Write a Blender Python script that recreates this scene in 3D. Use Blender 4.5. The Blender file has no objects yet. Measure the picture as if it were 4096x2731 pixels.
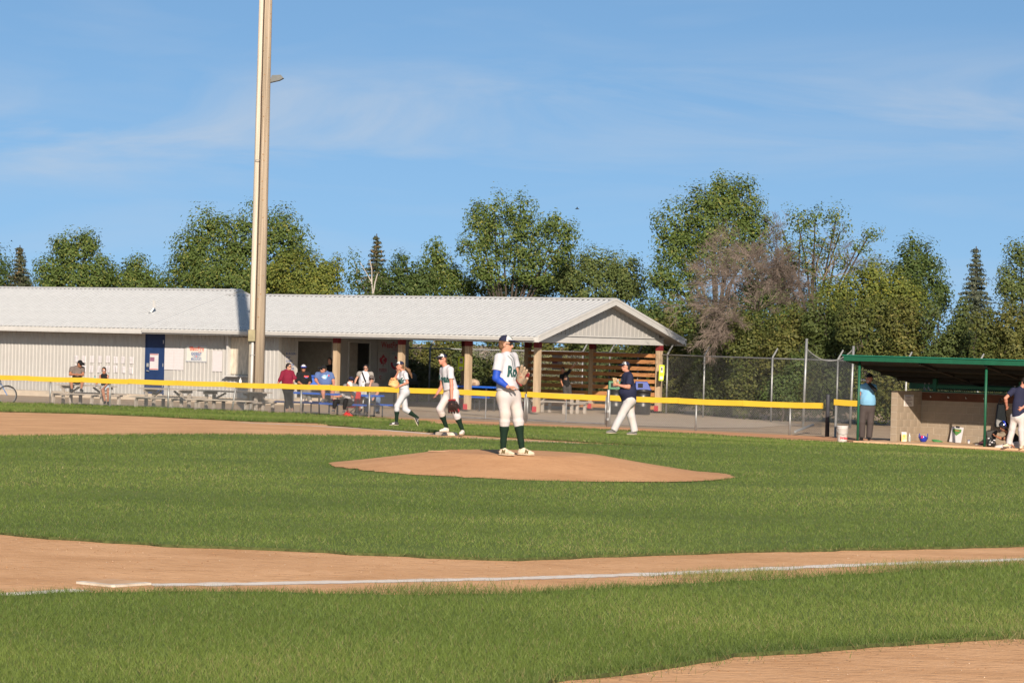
import bpy, bmesh, math, random
import numpy as np
from mathutils import Vector, Matrix, noise as mnoise, geometry
from mathutils.bvhtree import BVHTree

random.seed(7)
RNG = np.random.default_rng(11)
sc = bpy.context.scene
col = sc.collection

# ------------------------------------------------------------------ camera
CAM_H, FPX, ROLL = 2.12, 12000.0, math.atan(0.027)
RIGHT = Vector((math.cos(ROLL), 0, math.sin(ROLL)))
UP = Vector((-math.sin(ROLL), 0, math.cos(ROLL)))
cam_d = bpy.data.cameras.new('camera'); cam = bpy.data.objects.new('camera', cam_d); col.objects.link(cam)
cam_d.sensor_width = 36; cam_d.lens = FPX / 4096 * 36; cam_d.clip_start = 0.5; cam_d.clip_end = 3000
cam.matrix_world = Matrix(((RIGHT.x, UP.x, 0, 0), (0, 0, -1, 0), (RIGHT.z, UP.z, 0, CAM_H), (0, 0, 0, 1)))
sc.camera = cam

# ------------------------------------------------------------------ sky and sun
SUN_EL, SUN_AZ = math.radians(24), math.radians(173.3)
world = bpy.data.worlds.new('World'); sc.world = world; world.use_nodes = True
wn, wl = world.node_tree.nodes, world.node_tree.links
bgn = wn['Background']; bgn.inputs['Strength'].default_value = 0.080
sky = wn.new('ShaderNodeTexSky'); sky.sky_type = 'NISHITA'; sky.sun_disc = False
sky.sun_elevation = SUN_EL; sky.sun_rotation = SUN_AZ
sky.air_density = 1.0; sky.dust_density = 2.6; sky.ozone_density = 2.0; sky.altitude = 600
tc = wn.new('ShaderNodeTexCoord')
mp = wn.new('ShaderNodeMapping'); mp.inputs['Scale'].default_value = (1, 1, 1.15); mp.inputs['Location'].default_value = (0, 0, 0.165)
wl.new(tc.outputs['Generated'], mp.inputs['Vector']); wl.new(mp.outputs['Vector'], sky.inputs['Vector'])
tint = wn.new('ShaderNodeMix'); tint.data_type = 'RGBA'; tint.blend_type = 'MULTIPLY'; tint.inputs[0].default_value = 1
tint.inputs[7].default_value = (0.84, 1.01, 1.07, 1)
wl.new(sky.outputs['Color'], tint.inputs[6])
# thin cirrus streaks, spread over the whole dome
mp2 = wn.new('ShaderNodeMapping'); mp2.inputs['Scale'].default_value = (7, 7, 46); mp2.inputs['Rotation'].default_value = (0, math.radians(-5), 0)
nz = wn.new('ShaderNodeTexNoise'); nz.inputs['Scale'].default_value = 1.25; nz.inputs['Detail'].default_value = 7; nz.inputs['Roughness'].default_value = 0.5
nz.inputs['Distortion'].default_value = 0.5
mp3 = wn.new('ShaderNodeMapRange'); mp3.inputs['From Min'].default_value = 0.50; mp3.inputs['From Max'].default_value = 0.74
mp3.inputs['To Max'].default_value = 0.16
cm = wn.new('ShaderNodeMix'); cm.data_type = 'RGBA'; cm.inputs[7].default_value = (4.5, 5.0, 5.7, 1)
wl.new(tc.outputs['Generated'], mp2.inputs['Vector']); wl.new(mp2.outputs['Vector'], nz.inputs['Vector'])
wl.new(nz.outputs['Fac'], mp3.inputs['Value'])
# a broad, soft veil of cirrus low round the sky
sep = wn.new('ShaderNodeSeparateXYZ'); wl.new(tc.outputs['Generated'], sep.inputs[0])
mp4 = wn.new('ShaderNodeMapping'); mp4.inputs['Scale'].default_value = (6, 6, 34); mp4.inputs['Location'].default_value = (5.6, 0, 0); mp4.inputs['Rotation'].default_value = (0, math.radians(-4), 0)
nz2 = wn.new('ShaderNodeTexNoise'); nz2.inputs['Scale'].default_value = 1.0; nz2.inputs['Detail'].default_value = 8; nz2.inputs['Roughness'].default_value = .58; nz2.inputs['Distortion'].default_value = .6
wl.new(tc.outputs['Generated'], mp4.inputs['Vector']); wl.new(mp4.outputs['Vector'], nz2.inputs['Vector'])
tl = wn.new('ShaderNodeMath'); tl.operation = 'MULTIPLY_ADD'; tl.inputs[1].default_value = -.045; wl.new(sep.outputs[0], tl.inputs[0]); wl.new(sep.outputs[2], tl.inputs[2])
bd = wn.new('ShaderNodeMath'); bd.operation = 'SUBTRACT'; bd.inputs[1].default_value = .073; wl.new(tl.outputs[0], bd.inputs[0])
ba2 = wn.new('ShaderNodeMath'); ba2.operation = 'ABSOLUTE'; wl.new(bd.outputs[0], ba2.inputs[0])
bm2 = wn.new('ShaderNodeMapRange'); bm2.interpolation_type = 'SMOOTHSTEP'; bm2.inputs['From Min'].default_value = .032; bm2.inputs['From Max'].default_value = .0; wl.new(ba2.outputs[0], bm2.inputs['Value'])
n2r = wn.new('ShaderNodeMapRange'); n2r.inputs['From Min'].default_value = .44; n2r.inputs['From Max'].default_value = .76; n2r.inputs['To Max'].default_value = .9; wl.new(nz2.outputs['Fac'], n2r.inputs['Value'])
vm = wn.new('ShaderNodeMath'); vm.operation = 'MULTIPLY'; wl.new(bm2.outputs['Result'], vm.inputs[0]); wl.new(n2r.outputs['Result'], vm.inputs[1])
mx = wn.new('ShaderNodeMath'); mx.operation = 'MAXIMUM'; wl.new(vm.outputs[0], mx.inputs[0]); wl.new(mp3.outputs['Result'], mx.inputs[1])
hz = wn.new('ShaderNodeMapRange'); hz.interpolation_type = 'SMOOTHSTEP'; hz.inputs['From Min'].default_value = .11; hz.inputs['From Max'].default_value = -.01; hz.inputs['To Max'].default_value = .08; wl.new(sep.outputs[2], hz.inputs['Value'])
ad = wn.new('ShaderNodeMath'); ad.operation = 'ADD'; ad.use_clamp = True; wl.new(mx.outputs[0], ad.inputs[0]); wl.new(hz.outputs['Result'], ad.inputs[1])
wl.new(ad.outputs[0], cm.inputs[0])
wl.new(tint.outputs[2], cm.inputs[6]); wl.new(cm.outputs[2], bgn.inputs['Color'])

sun_d = bpy.data.lights.new('sun', 'SUN'); sun_d.energy = 5.0; sun_d.angle = math.radians(0.5); sun_d.color = (1.0, 0.86, 0.70)
sun = bpy.data.objects.new('sun', sun_d); col.objects.link(sun)
SUN_DIR = Vector((math.sin(SUN_AZ) * math.cos(SUN_EL), math.cos(SUN_AZ) * math.cos(SUN_EL), math.sin(SUN_EL)))
sun.rotation_euler = SUN_DIR.to_track_quat('Z', 'Y').to_euler()
sun.location = SUN_DIR * 60

sc.view_settings.view_transform = 'Standard'; sc.view_settings.look = 'None'
sc.view_settings.gamma = 1; sc.view_settings.use_curve_mapping = False
sc.view_settings.exposure = 0.66
sc.cycles.use_adaptive_sampling = True; sc.cycles.use_denoising = True
sc.cycles.max_bounces = 6; sc.cycles.transparent_max_bounces = 16

# ------------------------------------------------------------------ pixel <-> place
FA, FB = Vector((-17.8, 104.5)), Vector((9.0, 87.0))          # the yellow-capped fence line
FU = (FB - FA).normalized(); FN = Vector((-FU.y, FU.x))
def gz(x, y):
    s = (x - FA.x) * FN.x + (y - FA.y) * FN.y
    k = min(1, max(0, (s + 22) / 20)); k = k * k * (3 - 2 * k)
    z = -k * (0.37 + 0.12 * min(1, max(0, (-x - 2) / 18)))
    # the pitcher's mound
    dx, dy = x - 0.15, y - 49.2
    d = math.hypot(dx, dy)
    if d < 3.4:
        m = 1 - d / 3.4
        z += 0.29 * min(1, (m / 0.62)) ** 1.15
    return z
def gz_np(x, y):
    s = (x - FA.x) * FN.x + (y - FA.y) * FN.y
    k = np.clip((s + 22) / 20, 0, 1); k = k * k * (3 - 2 * k)
    z = -k * (0.37 + 0.12 * np.clip((-x - 2) / 18, 0, 1))
    m = np.clip(1 - np.hypot(x - 0.15, y - 49.2) / 3.4, 0, 1)
    return z + 0.29 * np.minimum(1, m / 0.62) ** 1.15
def ray(px, py):
    return RIGHT * ((px - 2048) / FPX) + UP * ((1365.5 - py) / FPX) + Vector((0, 1, 0))
def at(px, py, D):
    return Vector((0, 0, CAM_H)) + ray(px, py) * D
def gpt(px, py, flat=False):
    d = ray(px, py); z = 0.0
    for _ in range(40):
        t = (z - CAM_H) / d.z
        p = Vector((0, 0, CAM_H)) + d * t
        z = z * .5 + (0 if flat else gz(p.x, p.y)) * .5
    return p

# ------------------------------------------------------------------ materials
MATS = {}
def mat(name, c, rough=.7, var=.12, scale=6, bump=0.0, bscale=60, metal=0, spec=.3, stretch=(1, 1, 1), c2=None, trans=0, alpha=1, detail=5):
    if name in MATS: return MATS[name]
    m = bpy.data.materials.new(name); m.use_nodes = True; MATS[name] = m
    n, l = m.node_tree.nodes, m.node_tree.links
    b = n['Principled BSDF']
    b.inputs['Roughness'].default_value = rough; b.inputs['Metallic'].default_value = metal
    b.inputs['Specular IOR Level'].default_value = spec
    if trans: b.inputs['Transmission Weight'].default_value = trans
    if alpha < 1: b.inputs['Alpha'].default_value = alpha
    t = n.new('ShaderNodeTexCoord'); mm = n.new('ShaderNodeMapping'); mm.inputs['Scale'].default_value = stretch
    l.new(t.outputs['Object'], mm.inputs['Vector'])
    z = n.new('ShaderNodeTexNoise'); z.inputs['Scale'].default_value = scale; z.inputs['Detail'].default_value = detail
    l.new(mm.outputs['Vector'], z.inputs['Vector'])
    r = n.new('ShaderNodeValToRGB'); r.color_ramp.elements[0].position = .3; r.color_ramp.elements[1].position = .7
    c2 = c2 or tuple(min(1, x * (1 + var)) for x in c); c1 = tuple(x * (1 - var) for x in c) if c2 and var else c
    r.color_ramp.elements[0].color = (*c1, 1); r.color_ramp.elements[1].color = (*c2, 1)
    l.new(z.outputs['Fac'], r.inputs['Fac']); l.new(r.outputs['Color'], b.inputs['Base Color'])
    if bump:
        z2 = n.new('ShaderNodeTexNoise'); z2.inputs['Scale'].default_value = bscale; z2.inputs['Detail'].default_value = 3
        l.new(mm.outputs['Vector'], z2.inputs['Vector'])
        bp = n.new('ShaderNodeBump'); bp.inputs['Strength'].default_value = bump; bp.inputs['Distance'].default_value = .02
        l.new(z2.outputs['Fac'], bp.inputs['Height']); l.new(bp.outputs['Normal'], b.inputs['Normal'])
    return m
def attr_mat(name, rough=.6, trans=.25, spec=.25):
    if name in MATS: return MATS[name]
    m = bpy.data.materials.new(name); m.use_nodes = True; MATS[name] = m
    n, l = m.node_tree.nodes, m.node_tree.links
    b = n['Principled BSDF']; b.inputs['Roughness'].default_value = rough; b.inputs['Specular IOR Level'].default_value = spec
    a = n.new('ShaderNodeAttribute'); a.attribute_name = 'Col'
    l.new(a.outputs['Color'], b.inputs['Base Color'])
    if trans:
        t = n.new('ShaderNodeBsdfTranslucent'); x = n.new('ShaderNodeMixShader'); x.inputs[0].default_value = trans
        l.new(a.outputs['Color'], t.inputs['Color']); l.new(b.outputs[0], x.inputs[1]); l.new(t.outputs[0], x.inputs[2])
        l.new(x.outputs[0], n['Material Output'].inputs['Surface'])
    return m

# ------------------------------------------------------------------ objects
def tag(o, label=None, cat=None, group=None, kind=None):
    if label: o['label'] = label
    if cat: o['category'] = cat
    if group: o['group'] = group
    if kind: o['kind'] = kind
    return o
def empty(name, loc, label=None, cat=None, group=None, M=None):
    o = bpy.data.objects.new(name, None); col.objects.link(o); o.empty_display_size = .1
    if M is not None: o.matrix_world = M
    else: o.location = loc
    return tag(o, label, cat, group)
def link(name, me, parent=None, loc=None):
    o = bpy.data.objects.new(name, me); col.objects.link(o)
    if parent: o.parent = parent
    if loc is not None: o.location = loc
    return o
def np_mesh(name, V, F, m, smooth=False, colors=None):
    """V (n,3), F (k,3|4) arrays -> mesh"""
    V = np.asarray(V, np.float32); F = np.asarray(F, np.int32)
    me = bpy.data.meshes.new(name)
    k, w = F.shape
    me.vertices.add(len(V)); me.vertices.foreach_set('co', V.ravel())
    me.loops.add(k * w); me.loops.foreach_set('vertex_index', F.ravel())
    me.polygons.add(k); me.polygons.foreach_set('loop_start', np.arange(0, k * w, w, dtype=np.int32))
    if smooth: me.polygons.foreach_set('use_smooth', np.ones(k, bool))
    me.update(calc_edges=True)
    if colors is not None:
        ca = me.color_attributes.new('Col', 'FLOAT_COLOR', 'POINT')
        ca.data.foreach_set('color', np.asarray(colors, np.float32).ravel())
    if m: me.materials.append(m)
    return me

class MB:
    def __init__(s): s.v = []; s.f = []
    def quad(s, *p):
        i = len(s.v); s.v += [tuple(q) for q in p]; s.f.append(tuple(range(i, i + len(p)))); return s
    def hexa(s, p):                                   # 8 corners: bottom 4 then top 4
        i = len(s.v); s.v += [tuple(q) for q in p]
        for f in ((0, 3, 2, 1), (4, 5, 6, 7), (0, 1, 5, 4), (1, 2, 6, 5), (2, 3, 7, 6), (3, 0, 4, 7)):
            s.f.append(tuple(i + k for k in f))
        return s
    def box(s, x0, x1, y0, y1, z0, z1):
        return s.hexa([(x0, y0, z0), (x1, y0, z0), (x1, y1, z0), (x0, y1, z0), (x0, y0, z1), (x1, y0, z1), (x1, y1, z1), (x0, y1, z1)])
    def beam(s, a, b, w, h, up=(0, 0, 1)):            # rectangular bar a->b, w across, h along up
        a, b = Vector(a), Vector(b); d = (b - a).normalized(); u = Vector(up)
        x = d.cross(u)
        if x.length < 1e-4: x = d.cross(Vector((0, 1, 0)))
        x.normalize(); u = x.cross(d).normalized(); x = x * (w / 2); u = u * (h / 2)
        return s.hexa([a - x - u, a + x - u, b + x - u, b - x - u, a - x + u, a + x + u, b + x + u, b - x + u])
    def tube(s, pts, rad, n=8, cap=True):
        pts = [Vector(p) for p in pts]
        if not hasattr(rad, '__len__'): rad = [rad] * len(pts)
        base = len(s.v); prev = None
        for i, p in enumerate(pts):
            d = (pts[min(i + 1, len(pts) - 1)] - pts[max(i - 1, 0)]).normalized()
            if prev is None:
                prev = d.orthogonal().normalized()
            x = (prev - d * prev.dot(d))
            x = x.normalized() if x.length > 1e-5 else d.orthogonal().normalized()
            prev = x; y = d.cross(x)
            for k in range(n):
                a = 2 * math.pi * k / n
                s.v.append(tuple(p + (x * math.cos(a) + y * math.sin(a)) * rad[i]))
        for i in range(len(pts) - 1):
            for k in range(n):
                a, b = base + i * n + k, base + i * n + (k + 1) % n
                s.f.append((a, b, b + n, a + n))
        if cap:
            s.f.append(tuple(base + k for k in reversed(range(n))))
            e = base + (len(pts) - 1) * n; s.f.append(tuple(e + k for k in range(n)))
        return s
    def lathe(s, prof, n=20, c=(0, 0, 0)):            # prof: (r, z) list, axis z through c
        base = len(s.v)
        for r, z in prof:
            for k in range(n):
                a = 2 * math.pi * k / n; s.v.append((c[0] + r * math.cos(a), c[1] + r * math.sin(a), c[2] + z))
        for i in range(len(prof) - 1):
            for k in range(n):
                a, b = base + i * n + k, base + i * n + (k + 1) % n
                s.f.append((a, b, b + n, a + n))
        s.f.append(tuple(base + k for k in reversed(range(n))))
        e = base + (len(prof) - 1) * n; s.f.append(tuple(e + k for k in range(n)))
        return s
    def prism(s, poly, axis_pts):                     # extrude polygon: poly of Vectors, offset vector
        i = len(s.v); k = len(poly); o = Vector(axis_pts)
        s.v += [tuple(Vector(p)) for p in poly] + [tuple(Vector(p) + o) for p in poly]
        s.f.append(tuple(i + j for j in reversed(range(k)))); s.f.append(tuple(i + k + j for j in range(k)))
        for j in range(k):
            a, b = i + j, i + (j + 1) % k; s.f.append((a, b, b + k, a + k))
        return s
    def mesh(s, name, m, off=(0, 0, 0), smooth=False, bevel=0):
        me = bpy.data.meshes.new(name); o = Vector(off)
        me.from_pydata([tuple(Vector(v) - o) for v in s.v], [], s.f); me.materials.append(m)
        bm = bmesh.new(); bm.from_mesh(me); bmesh.ops.recalc_face_normals(bm, faces=bm.faces)
        if bevel: bmesh.ops.bevel(bm, geom=list(bm.edges), offset=bevel, segments=1, affect='EDGES', profile=.5)
        bm.to_mesh(me); bm.free()
        if smooth:
            me.polygons.foreach_set('use_smooth', [len(p.vertices) == 4 for p in me.polygons])
        me.update(); return me
    def build(s, name, m, parent=None, off=None, smooth=False, bevel=0):
        """verts in world space when the parent is an unrotated Empty (off = its location), else local"""
        if off is None: off = parent.location if parent is not None and parent.get('worldspace') else (0, 0, 0)
        return link(name, s.mesh(name, m, off, smooth, bevel), parent)
def thing(name, loc, label, cat, group=None):
    """Empty at a thing's base; its parts are given in world coordinates"""
    o = empty(name, loc, label, cat, group); o['worldspace'] = 1
    return o
def one(name, mb, m, loc, label, cat, group=None, smooth=False, bevel=0):
    """a thing that is one mesh, its origin at its base"""
    o = mb.build(name, m, None, loc, smooth, bevel); o.location = loc
    return tag(o, label, cat, group)

_tcache = {}
def text_polys(body, size=1.0, shear=0.0, extrude=0.0, offset=0.0):
    cu = bpy.data.curves.new('t', 'FONT'); cu.body = body; cu.size = size; cu.shear = shear; cu.align_x = 'CENTER'; cu.align_y = 'CENTER'
    cu.extrude = extrude; cu.offset = offset; cu.resolution_u = 2
    o = bpy.data.objects.new('t', cu); col.objects.link(o)
    dg = bpy.context.evaluated_depsgraph_get()
    me = bpy.data.meshes.new_from_object(o.evaluated_get(dg))
    v = [x.co.copy() for x in me.vertices]; f = [tuple(p.vertices) for p in me.polygons]
    bpy.data.objects.remove(o); bpy.data.curves.remove(cu); bpy.data.meshes.remove(me)
    return v, f
def text_on(name, body, size, origin, ex, ey, m, parent, offset=0.0, shear=0, width=None):
    """flat lettering laid on a surface: origin = centre, ex / ey = writing and up directions"""
    v, f = text_polys(body, size, shear, 0, offset)
    ex, ey, o = Vector(ex).normalized(), Vector(ey).normalized(), Vector(origin)
    k = 1
    if width:
        w = max(a.x for a in v) - min(a.x for a in v); k = width / w
    me = bpy.data.meshes.new(name)
    off = parent.location if parent is not None and parent.get('worldspace') else Vector((0, 0, 0))
    me.from_pydata([tuple(o + ex * (a.x * k) + ey * a.y - off) for a in v], [], f); me.materials.append(m)
    return link(name, me, parent)
# ================================================================== the setting: ground, dirt, lawns
def mat_ground(name, c1, c2, c3, s1, s2, bump, rough=.95, speck=None):
    m = bpy.data.materials.new(name); m.use_nodes = True; MATS[name] = m
    n, l = m.node_tree.nodes, m.node_tree.links; b = n['Principled BSDF']
    b.inputs['Roughness'].default_value = rough; b.inputs['Specular IOR Level'].default_value = .15
    t = n.new('ShaderNodeTexCoord')
    a = n.new('ShaderNodeTexNoise'); a.inputs['Scale'].default_value = s1; a.inputs['Detail'].default_value = 6; a.inputs['Roughness'].default_value = .6
    e = n.new('ShaderNodeTexNoise'); e.inputs['Scale'].default_value = s2; e.inputs['Detail'].default_value = 4; e.inputs['Roughness'].default_value = .7
    mpn = n.new('ShaderNodeMapping'); mpn.inputs['Scale'].default_value = (.8, 1.25, 1); l.new(t.outputs['Object'], mpn.inputs['Vector'])
    for q in (a, e): l.new(mpn.outputs['Vector'], q.inputs['Vector'])
    r = n.new('ShaderNodeValToRGB'); r.color_ramp.elements[0].position = .32; r.color_ramp.elements[1].position = .66
    r.color_ramp.elements[0].color = (*c1, 1); r.color_ramp.elements[1].color = (*c2, 1)
    l.new(a.outputs['Fac'], r.inputs['Fac'])
    k = n.new('ShaderNodeMix'); k.data_type = 'RGBA'; k.inputs[7].default_value = (*c3, 1)
    mr = n.new('ShaderNodeMapRange'); mr.inputs['From Min'].default_value = .52; mr.inputs['From Max'].default_value = .75; mr.inputs['To Max'].default_value = .75
    l.new(e.outputs['Fac'], mr.inputs['Value']); l.new(mr.outputs['Result'], k.inputs[0]); l.new(r.outputs['Color'], k.inputs[6])
    out = k.outputs[2]
    if speck:
        v = n.new('ShaderNodeTexVoronoi'); v.inputs['Scale'].default_value = speck[1]; l.new(t.outputs['Object'], v.inputs['Vector'])
        m2 = n.new('ShaderNodeMapRange'); m2.inputs['From Min'].default_value = speck[2]; m2.inputs['From Max'].default_value = speck[2] * .4; m2.inputs['To Max'].default_value = 1
        l.new(v.outputs['Distance'], m2.inputs['Value'])
        rr = n.new('ShaderNodeMath'); rr.operation = 'GREATER_THAN'; rr.inputs[1].default_value = speck[3]
        sx = n.new('ShaderNodeSeparateColor'); l.new(v.outputs['Color'], sx.inputs[0]); l.new(sx.outputs[0], rr.inputs[0])
        mu = n.new('ShaderNodeMath'); mu.operation = 'MULTIPLY'; l.new(m2.outputs['Result'], mu.inputs[0]); l.new(rr.outputs[0], mu.inputs[1])
        k2 = n.new('ShaderNodeMix'); k2.data_type = 'RGBA'; k2.inputs[7].default_value = (*speck[0], 1)
        l.new(mu.outputs[0], k2.inputs[0]); l.new(out, k2.inputs[6]); out = k2.outputs[2]
    l.new(out, b.inputs['Base Color'])
    bp = n.new('ShaderNodeBump'); bp.inputs['Strength'].default_value = bump; bp.inputs['Distance'].default_value = .03
    l.new(e.outputs['Fac'], bp.inputs['Height']); l.new(bp.outputs['Normal'], b.inputs['Normal'])
    return m
M_GRAVEL = mat_ground('gravel_ground', (.30, .225, .155), (.37, .285, .20), (.22, .165, .115), .7, 14, .8, speck=((.52, .47, .40), 9, .25, .72))
M_DIRT = mat_ground('infield_clay', (.50, .280, .140), (.64, .380, .205), (.40, .205, .095), .8, 8, .9, speck=((.74, .56, .40), 22, .22, .86))
M_LAWN = mat_ground('lawn_soil', (.090, .130, .032), (.125, .165, .042), (.070, .10, .026), .5, 12, .5)
M_LIP = mat('sod_edge', (.060, .072, .022), .95, .35, 14)
M_TRACK = mat_ground('warning_track_clay', (.46, .235, .125), (.54, .29, .16), (.40, .24, .14), .8, 8, .5, speck=((.58, .46, .36), 14, .22, .8))
M_PAD = mat_ground('old_concrete', (.33, .265, .20), (.40, .325, .25), (.29, .235, .18), .5, 5, .2)
M_CHALK = mat_ground('chalk', (.62, .56, .50), (.70, .66, .61), (.60, .42, .28), 3, 9, .4)
def _powder(m):
    n, l = m.node_tree.nodes, m.node_tree.links
    a = n.new('ShaderNodeAttribute'); a.attribute_name = 'Col'; t = n.new('ShaderNodeTexCoord'); z = n.new('ShaderNodeTexNoise'); z.inputs['Scale'].default_value = 5; z.inputs['Detail'].default_value = 6; z.inputs['Roughness'].default_value = .7
    l.new(t.outputs['Object'], z.inputs['Vector']); s_ = n.new('ShaderNodeMath'); s_.operation = 'ADD'; l.new(a.outputs['Fac'], s_.inputs[0]); l.new(z.outputs['Fac'], s_.inputs[1])
    r = n.new('ShaderNodeMapRange'); r.inputs['From Min'].default_value = .70; r.inputs['From Max'].default_value = 1.22; r.interpolation_type = 'SMOOTHSTEP'; l.new(s_.outputs[0], r.inputs['Value']); l.new(r.outputs['Result'], n['Principled BSDF'].inputs['Alpha'])
_powder(M_CHALK)

def grid_sheet(name, xs, ys, zoff, m):
    X, Y = np.meshgrid(xs, ys, indexing='ij'); Z = gz_np(X, Y) + zoff
    V = np.stack([X, Y, Z], -1).reshape(-1, 3)
    a, b = len(xs), len(ys); I = np.arange(a * b).reshape(a, b)
    F = np.stack([I[:-1, :-1], I[1:, :-1], I[1:, 1:], I[:-1, 1:]], -1).reshape(-1, 4)
    return np_mesh(name, V, F, m, True)
xs = np.unique(np.concatenate([np.linspace(-900, -45, 30), np.arange(-44, 44, 1.0), np.linspace(45, 900, 30)]))
ys = np.unique(np.concatenate([np.linspace(-300, -1, 12), np.arange(0, 150, 1.0), np.linspace(152, 1600, 40)]))
tag(link('ground', grid_sheet('ground', xs, ys, -0.10, M_GRAVEL)), kind='structure')

def smooth_poly(pts, step=.25, jit=.05, seed=0, closed=True):
    """world 2d points -> resampled, ragged outline"""
    out = []; n = len(pts); rs = np.random.default_rng(seed)
    for i in range(n if closed else n - 1):
        a, b = Vector(pts[i][:2]), Vector(pts[(i + 1) % n][:2])
        L = (b - a).length; st = step * (1 if L < 40 else 8); k = max(1, int(L / st))
        for j in range(k):
            p = a.lerp(b, j / k)
            w = mnoise.noise(Vector((p.x * 1.3, p.y * 1.3, seed))) * jit * 1.6 + rs.normal() * jit * .5
            d = (b - a).normalized(); out.append(p + Vector((-d.y, d.x)) * w)
    return out
def fill_poly(name, poly, zoff, m, cell=.8, lip=0.0, hole=None):
    P = np.array([(p.x, p.y) for p in poly])
    x0, y0 = P.min(0); x1, y1 = P.max(0)
    gx, gy = np.meshgrid(np.arange(x0, x1, cell), np.arange(y0, y1, cell))
    g = np.stack([gx.ravel(), gy.ravel()], -1); g = g[inside(g, P)]
    verts = [Vector(p) for p in P] + [Vector(p) for p in g]
    n = len(P); edges = [(i, (i + 1) % n) for i in range(n)]
    if hole is not None:
        h0 = len(verts); verts += [Vector(p) for p in hole]; edges += [(h0 + i, h0 + (i + 1) % len(hole)) for i in range(len(hole))]
    r = geometry.delaunay_2d_cdt(verts, edges, [], 1, 1e-4)
    V = np.array([(p.x, p.y) for p in r[0]]); Z = gz_np(V[:, 0], V[:, 1]) + zoff
    V3 = [(a, b, c) for (a, b), c in zip(V, Z)]; F = [tuple(f) for f in r[2]]
    if hole is not None:
        cen = np.array([V[list(f)].mean(0) for f in F]); io = inside(cen, hole); F = [f for f, q in zip(F, io) if not q]
    nf = len(F)
    if lip:
        k = len(V3)
        for i in range(n):
            a = (poly[i].x, poly[i].y); V3.append((a[0], a[1], gz(*a) + zoff)); V3.append((a[0], a[1], gz(*a) + zoff - lip))
        for i in range(n):
            j = (i + 1) % n; F.append((k + 2 * i, k + 2 * i + 1, k + 2 * j + 1, k + 2 * j))
    me = bpy.data.meshes.new(name); me.from_pydata(V3, [], F); me.materials.append(m)
    if lip:
        me.materials.append(M_LIP); me.polygons.foreach_set('material_index', [0] * nf + [1] * (len(F) - nf))
    bm = bmesh.new(); bm.from_mesh(me)
    for f in bm.faces:
        if f.normal.z < -.3: f.normal_flip()
    bm.to_mesh(me); bm.free()
    return me
def inside(pts, poly):
    x, y = pts[:, 0], pts[:, 1]; r = np.zeros(len(pts), bool); n = len(poly)
    for i in range(n):
        xa, ya = poly[i]; xb, yb = poly[(i + 1) % n]
        c = (ya > y) != (yb > y)
        if c.any():
            xi = (xb - xa) * (y - ya) / (yb - ya + 1e-12) + xa
            r ^= c & (x < xi)
    return r
def G(pts): return [gpt(x, y) for x, y in pts]

# infield clay: a sheet from before the camera to the fence
def fline(k, off):                                   # point on the fence line, off metres towards the field
    p = FA.lerp(FB, k) - FN * off; return p
dirt_poly = [Vector((-60, -8)), Vector((60, -8)), fline(2.6, .55), fline(-1.4, .55)]
tag(link('infield_dirt', fill_poly('infield_dirt', smooth_poly(dirt_poly, .6, .0), -0.03, M_DIRT, 1.0)), kind='structure')
# warning track: a darker clay strip along the fence
tr = [fline(-1.4, -.15), fline(2.6, -.15), fline(2.6, 3.4), fline(.85, 2.6), fline(.35, 1.2), fline(-1.4, 1.0)]
tag(link('warning_track', fill_poly('warning_track', smooth_poly(tr, .4, .10, 5), -0.020, M_TRACK, .8)), kind='structure')

P_MAIN = [(-700, 2050), (-300, 2085), (0, 2123), (200, 2145), (500, 2164), (750, 2177), (1000, 2186), (1300, 2201), (1700, 2222), (2048, 2229), (2400, 2217),
          (2700, 2208), (3000, 2200), (3500, 2188), (4096, 2178), (4900, 2165), (4900, 1852), (4096, 1812), (3560, 1778), (3150, 1759), (2800, 1736), (2200, 1707),
          (1850, 1697), (1700, 1694), (1500, 1692), (1310, 1697), (1500, 1712), (1700, 1723), (1870, 1736), (2200, 1756), (2400, 1767), (2650, 1784),
          (2400, 1776), (2100, 1766), (1870, 1754), (1700, 1748), (1500, 1744), (1300, 1741), (800, 1736), (420, 1739), (0, 1743), (-700, 1742)]
P_STRIP = [(-700, 1598), (0, 1612), (600, 1628), (1100, 1652), (1400, 1668), (1600, 1681), (1715, 1689), (1600, 1694), (1400, 1692), (1000, 1682), (640, 1664),
           (330, 1651), (0, 1643), (-700, 1629)]
P_FORE = [(-700, 2412), (0, 2380), (260, 2372), (520, 2366), (780, 2362), (1050, 2366), (1300, 2374), (1700, 2378), (2048, 2372), (2400, 2352), (2900, 2326),
          (3354, 2298), (3700, 2278), (4096, 2256), (4900, 2222), (4900, 2490), (4096, 2535), (3700, 2560), (3300, 2587), (2960, 2612), (2650, 2660),
          (2300, 2705), (2100, 2745), (1900, 2900), (1700, 3300), (-900, 3300)]
POLYS = []
HOLE = np.array([(0.38 + 3.26 * math.cos(a), 49.05 + 3.12 * math.sin(a)) for a in np.linspace(0, 2 * math.pi, 72, endpoint=False)])      # the mound's place in the lawn
for nm, pp, sd, jt in (('infield_lawn', P_MAIN, 1, .07), ('foul_ground_lawn', P_STRIP, 2, .10), ('foreground_lawn', P_FORE, 3, .05)):
    poly = smooth_poly(G(pp), .22, jt, sd); POLYS.append(poly)
    tag(link(nm, fill_poly(nm, poly, 0.0, M_LAWN, .7, .028, HOLE if nm == 'infield_lawn' else None)), kind='structure')

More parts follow.
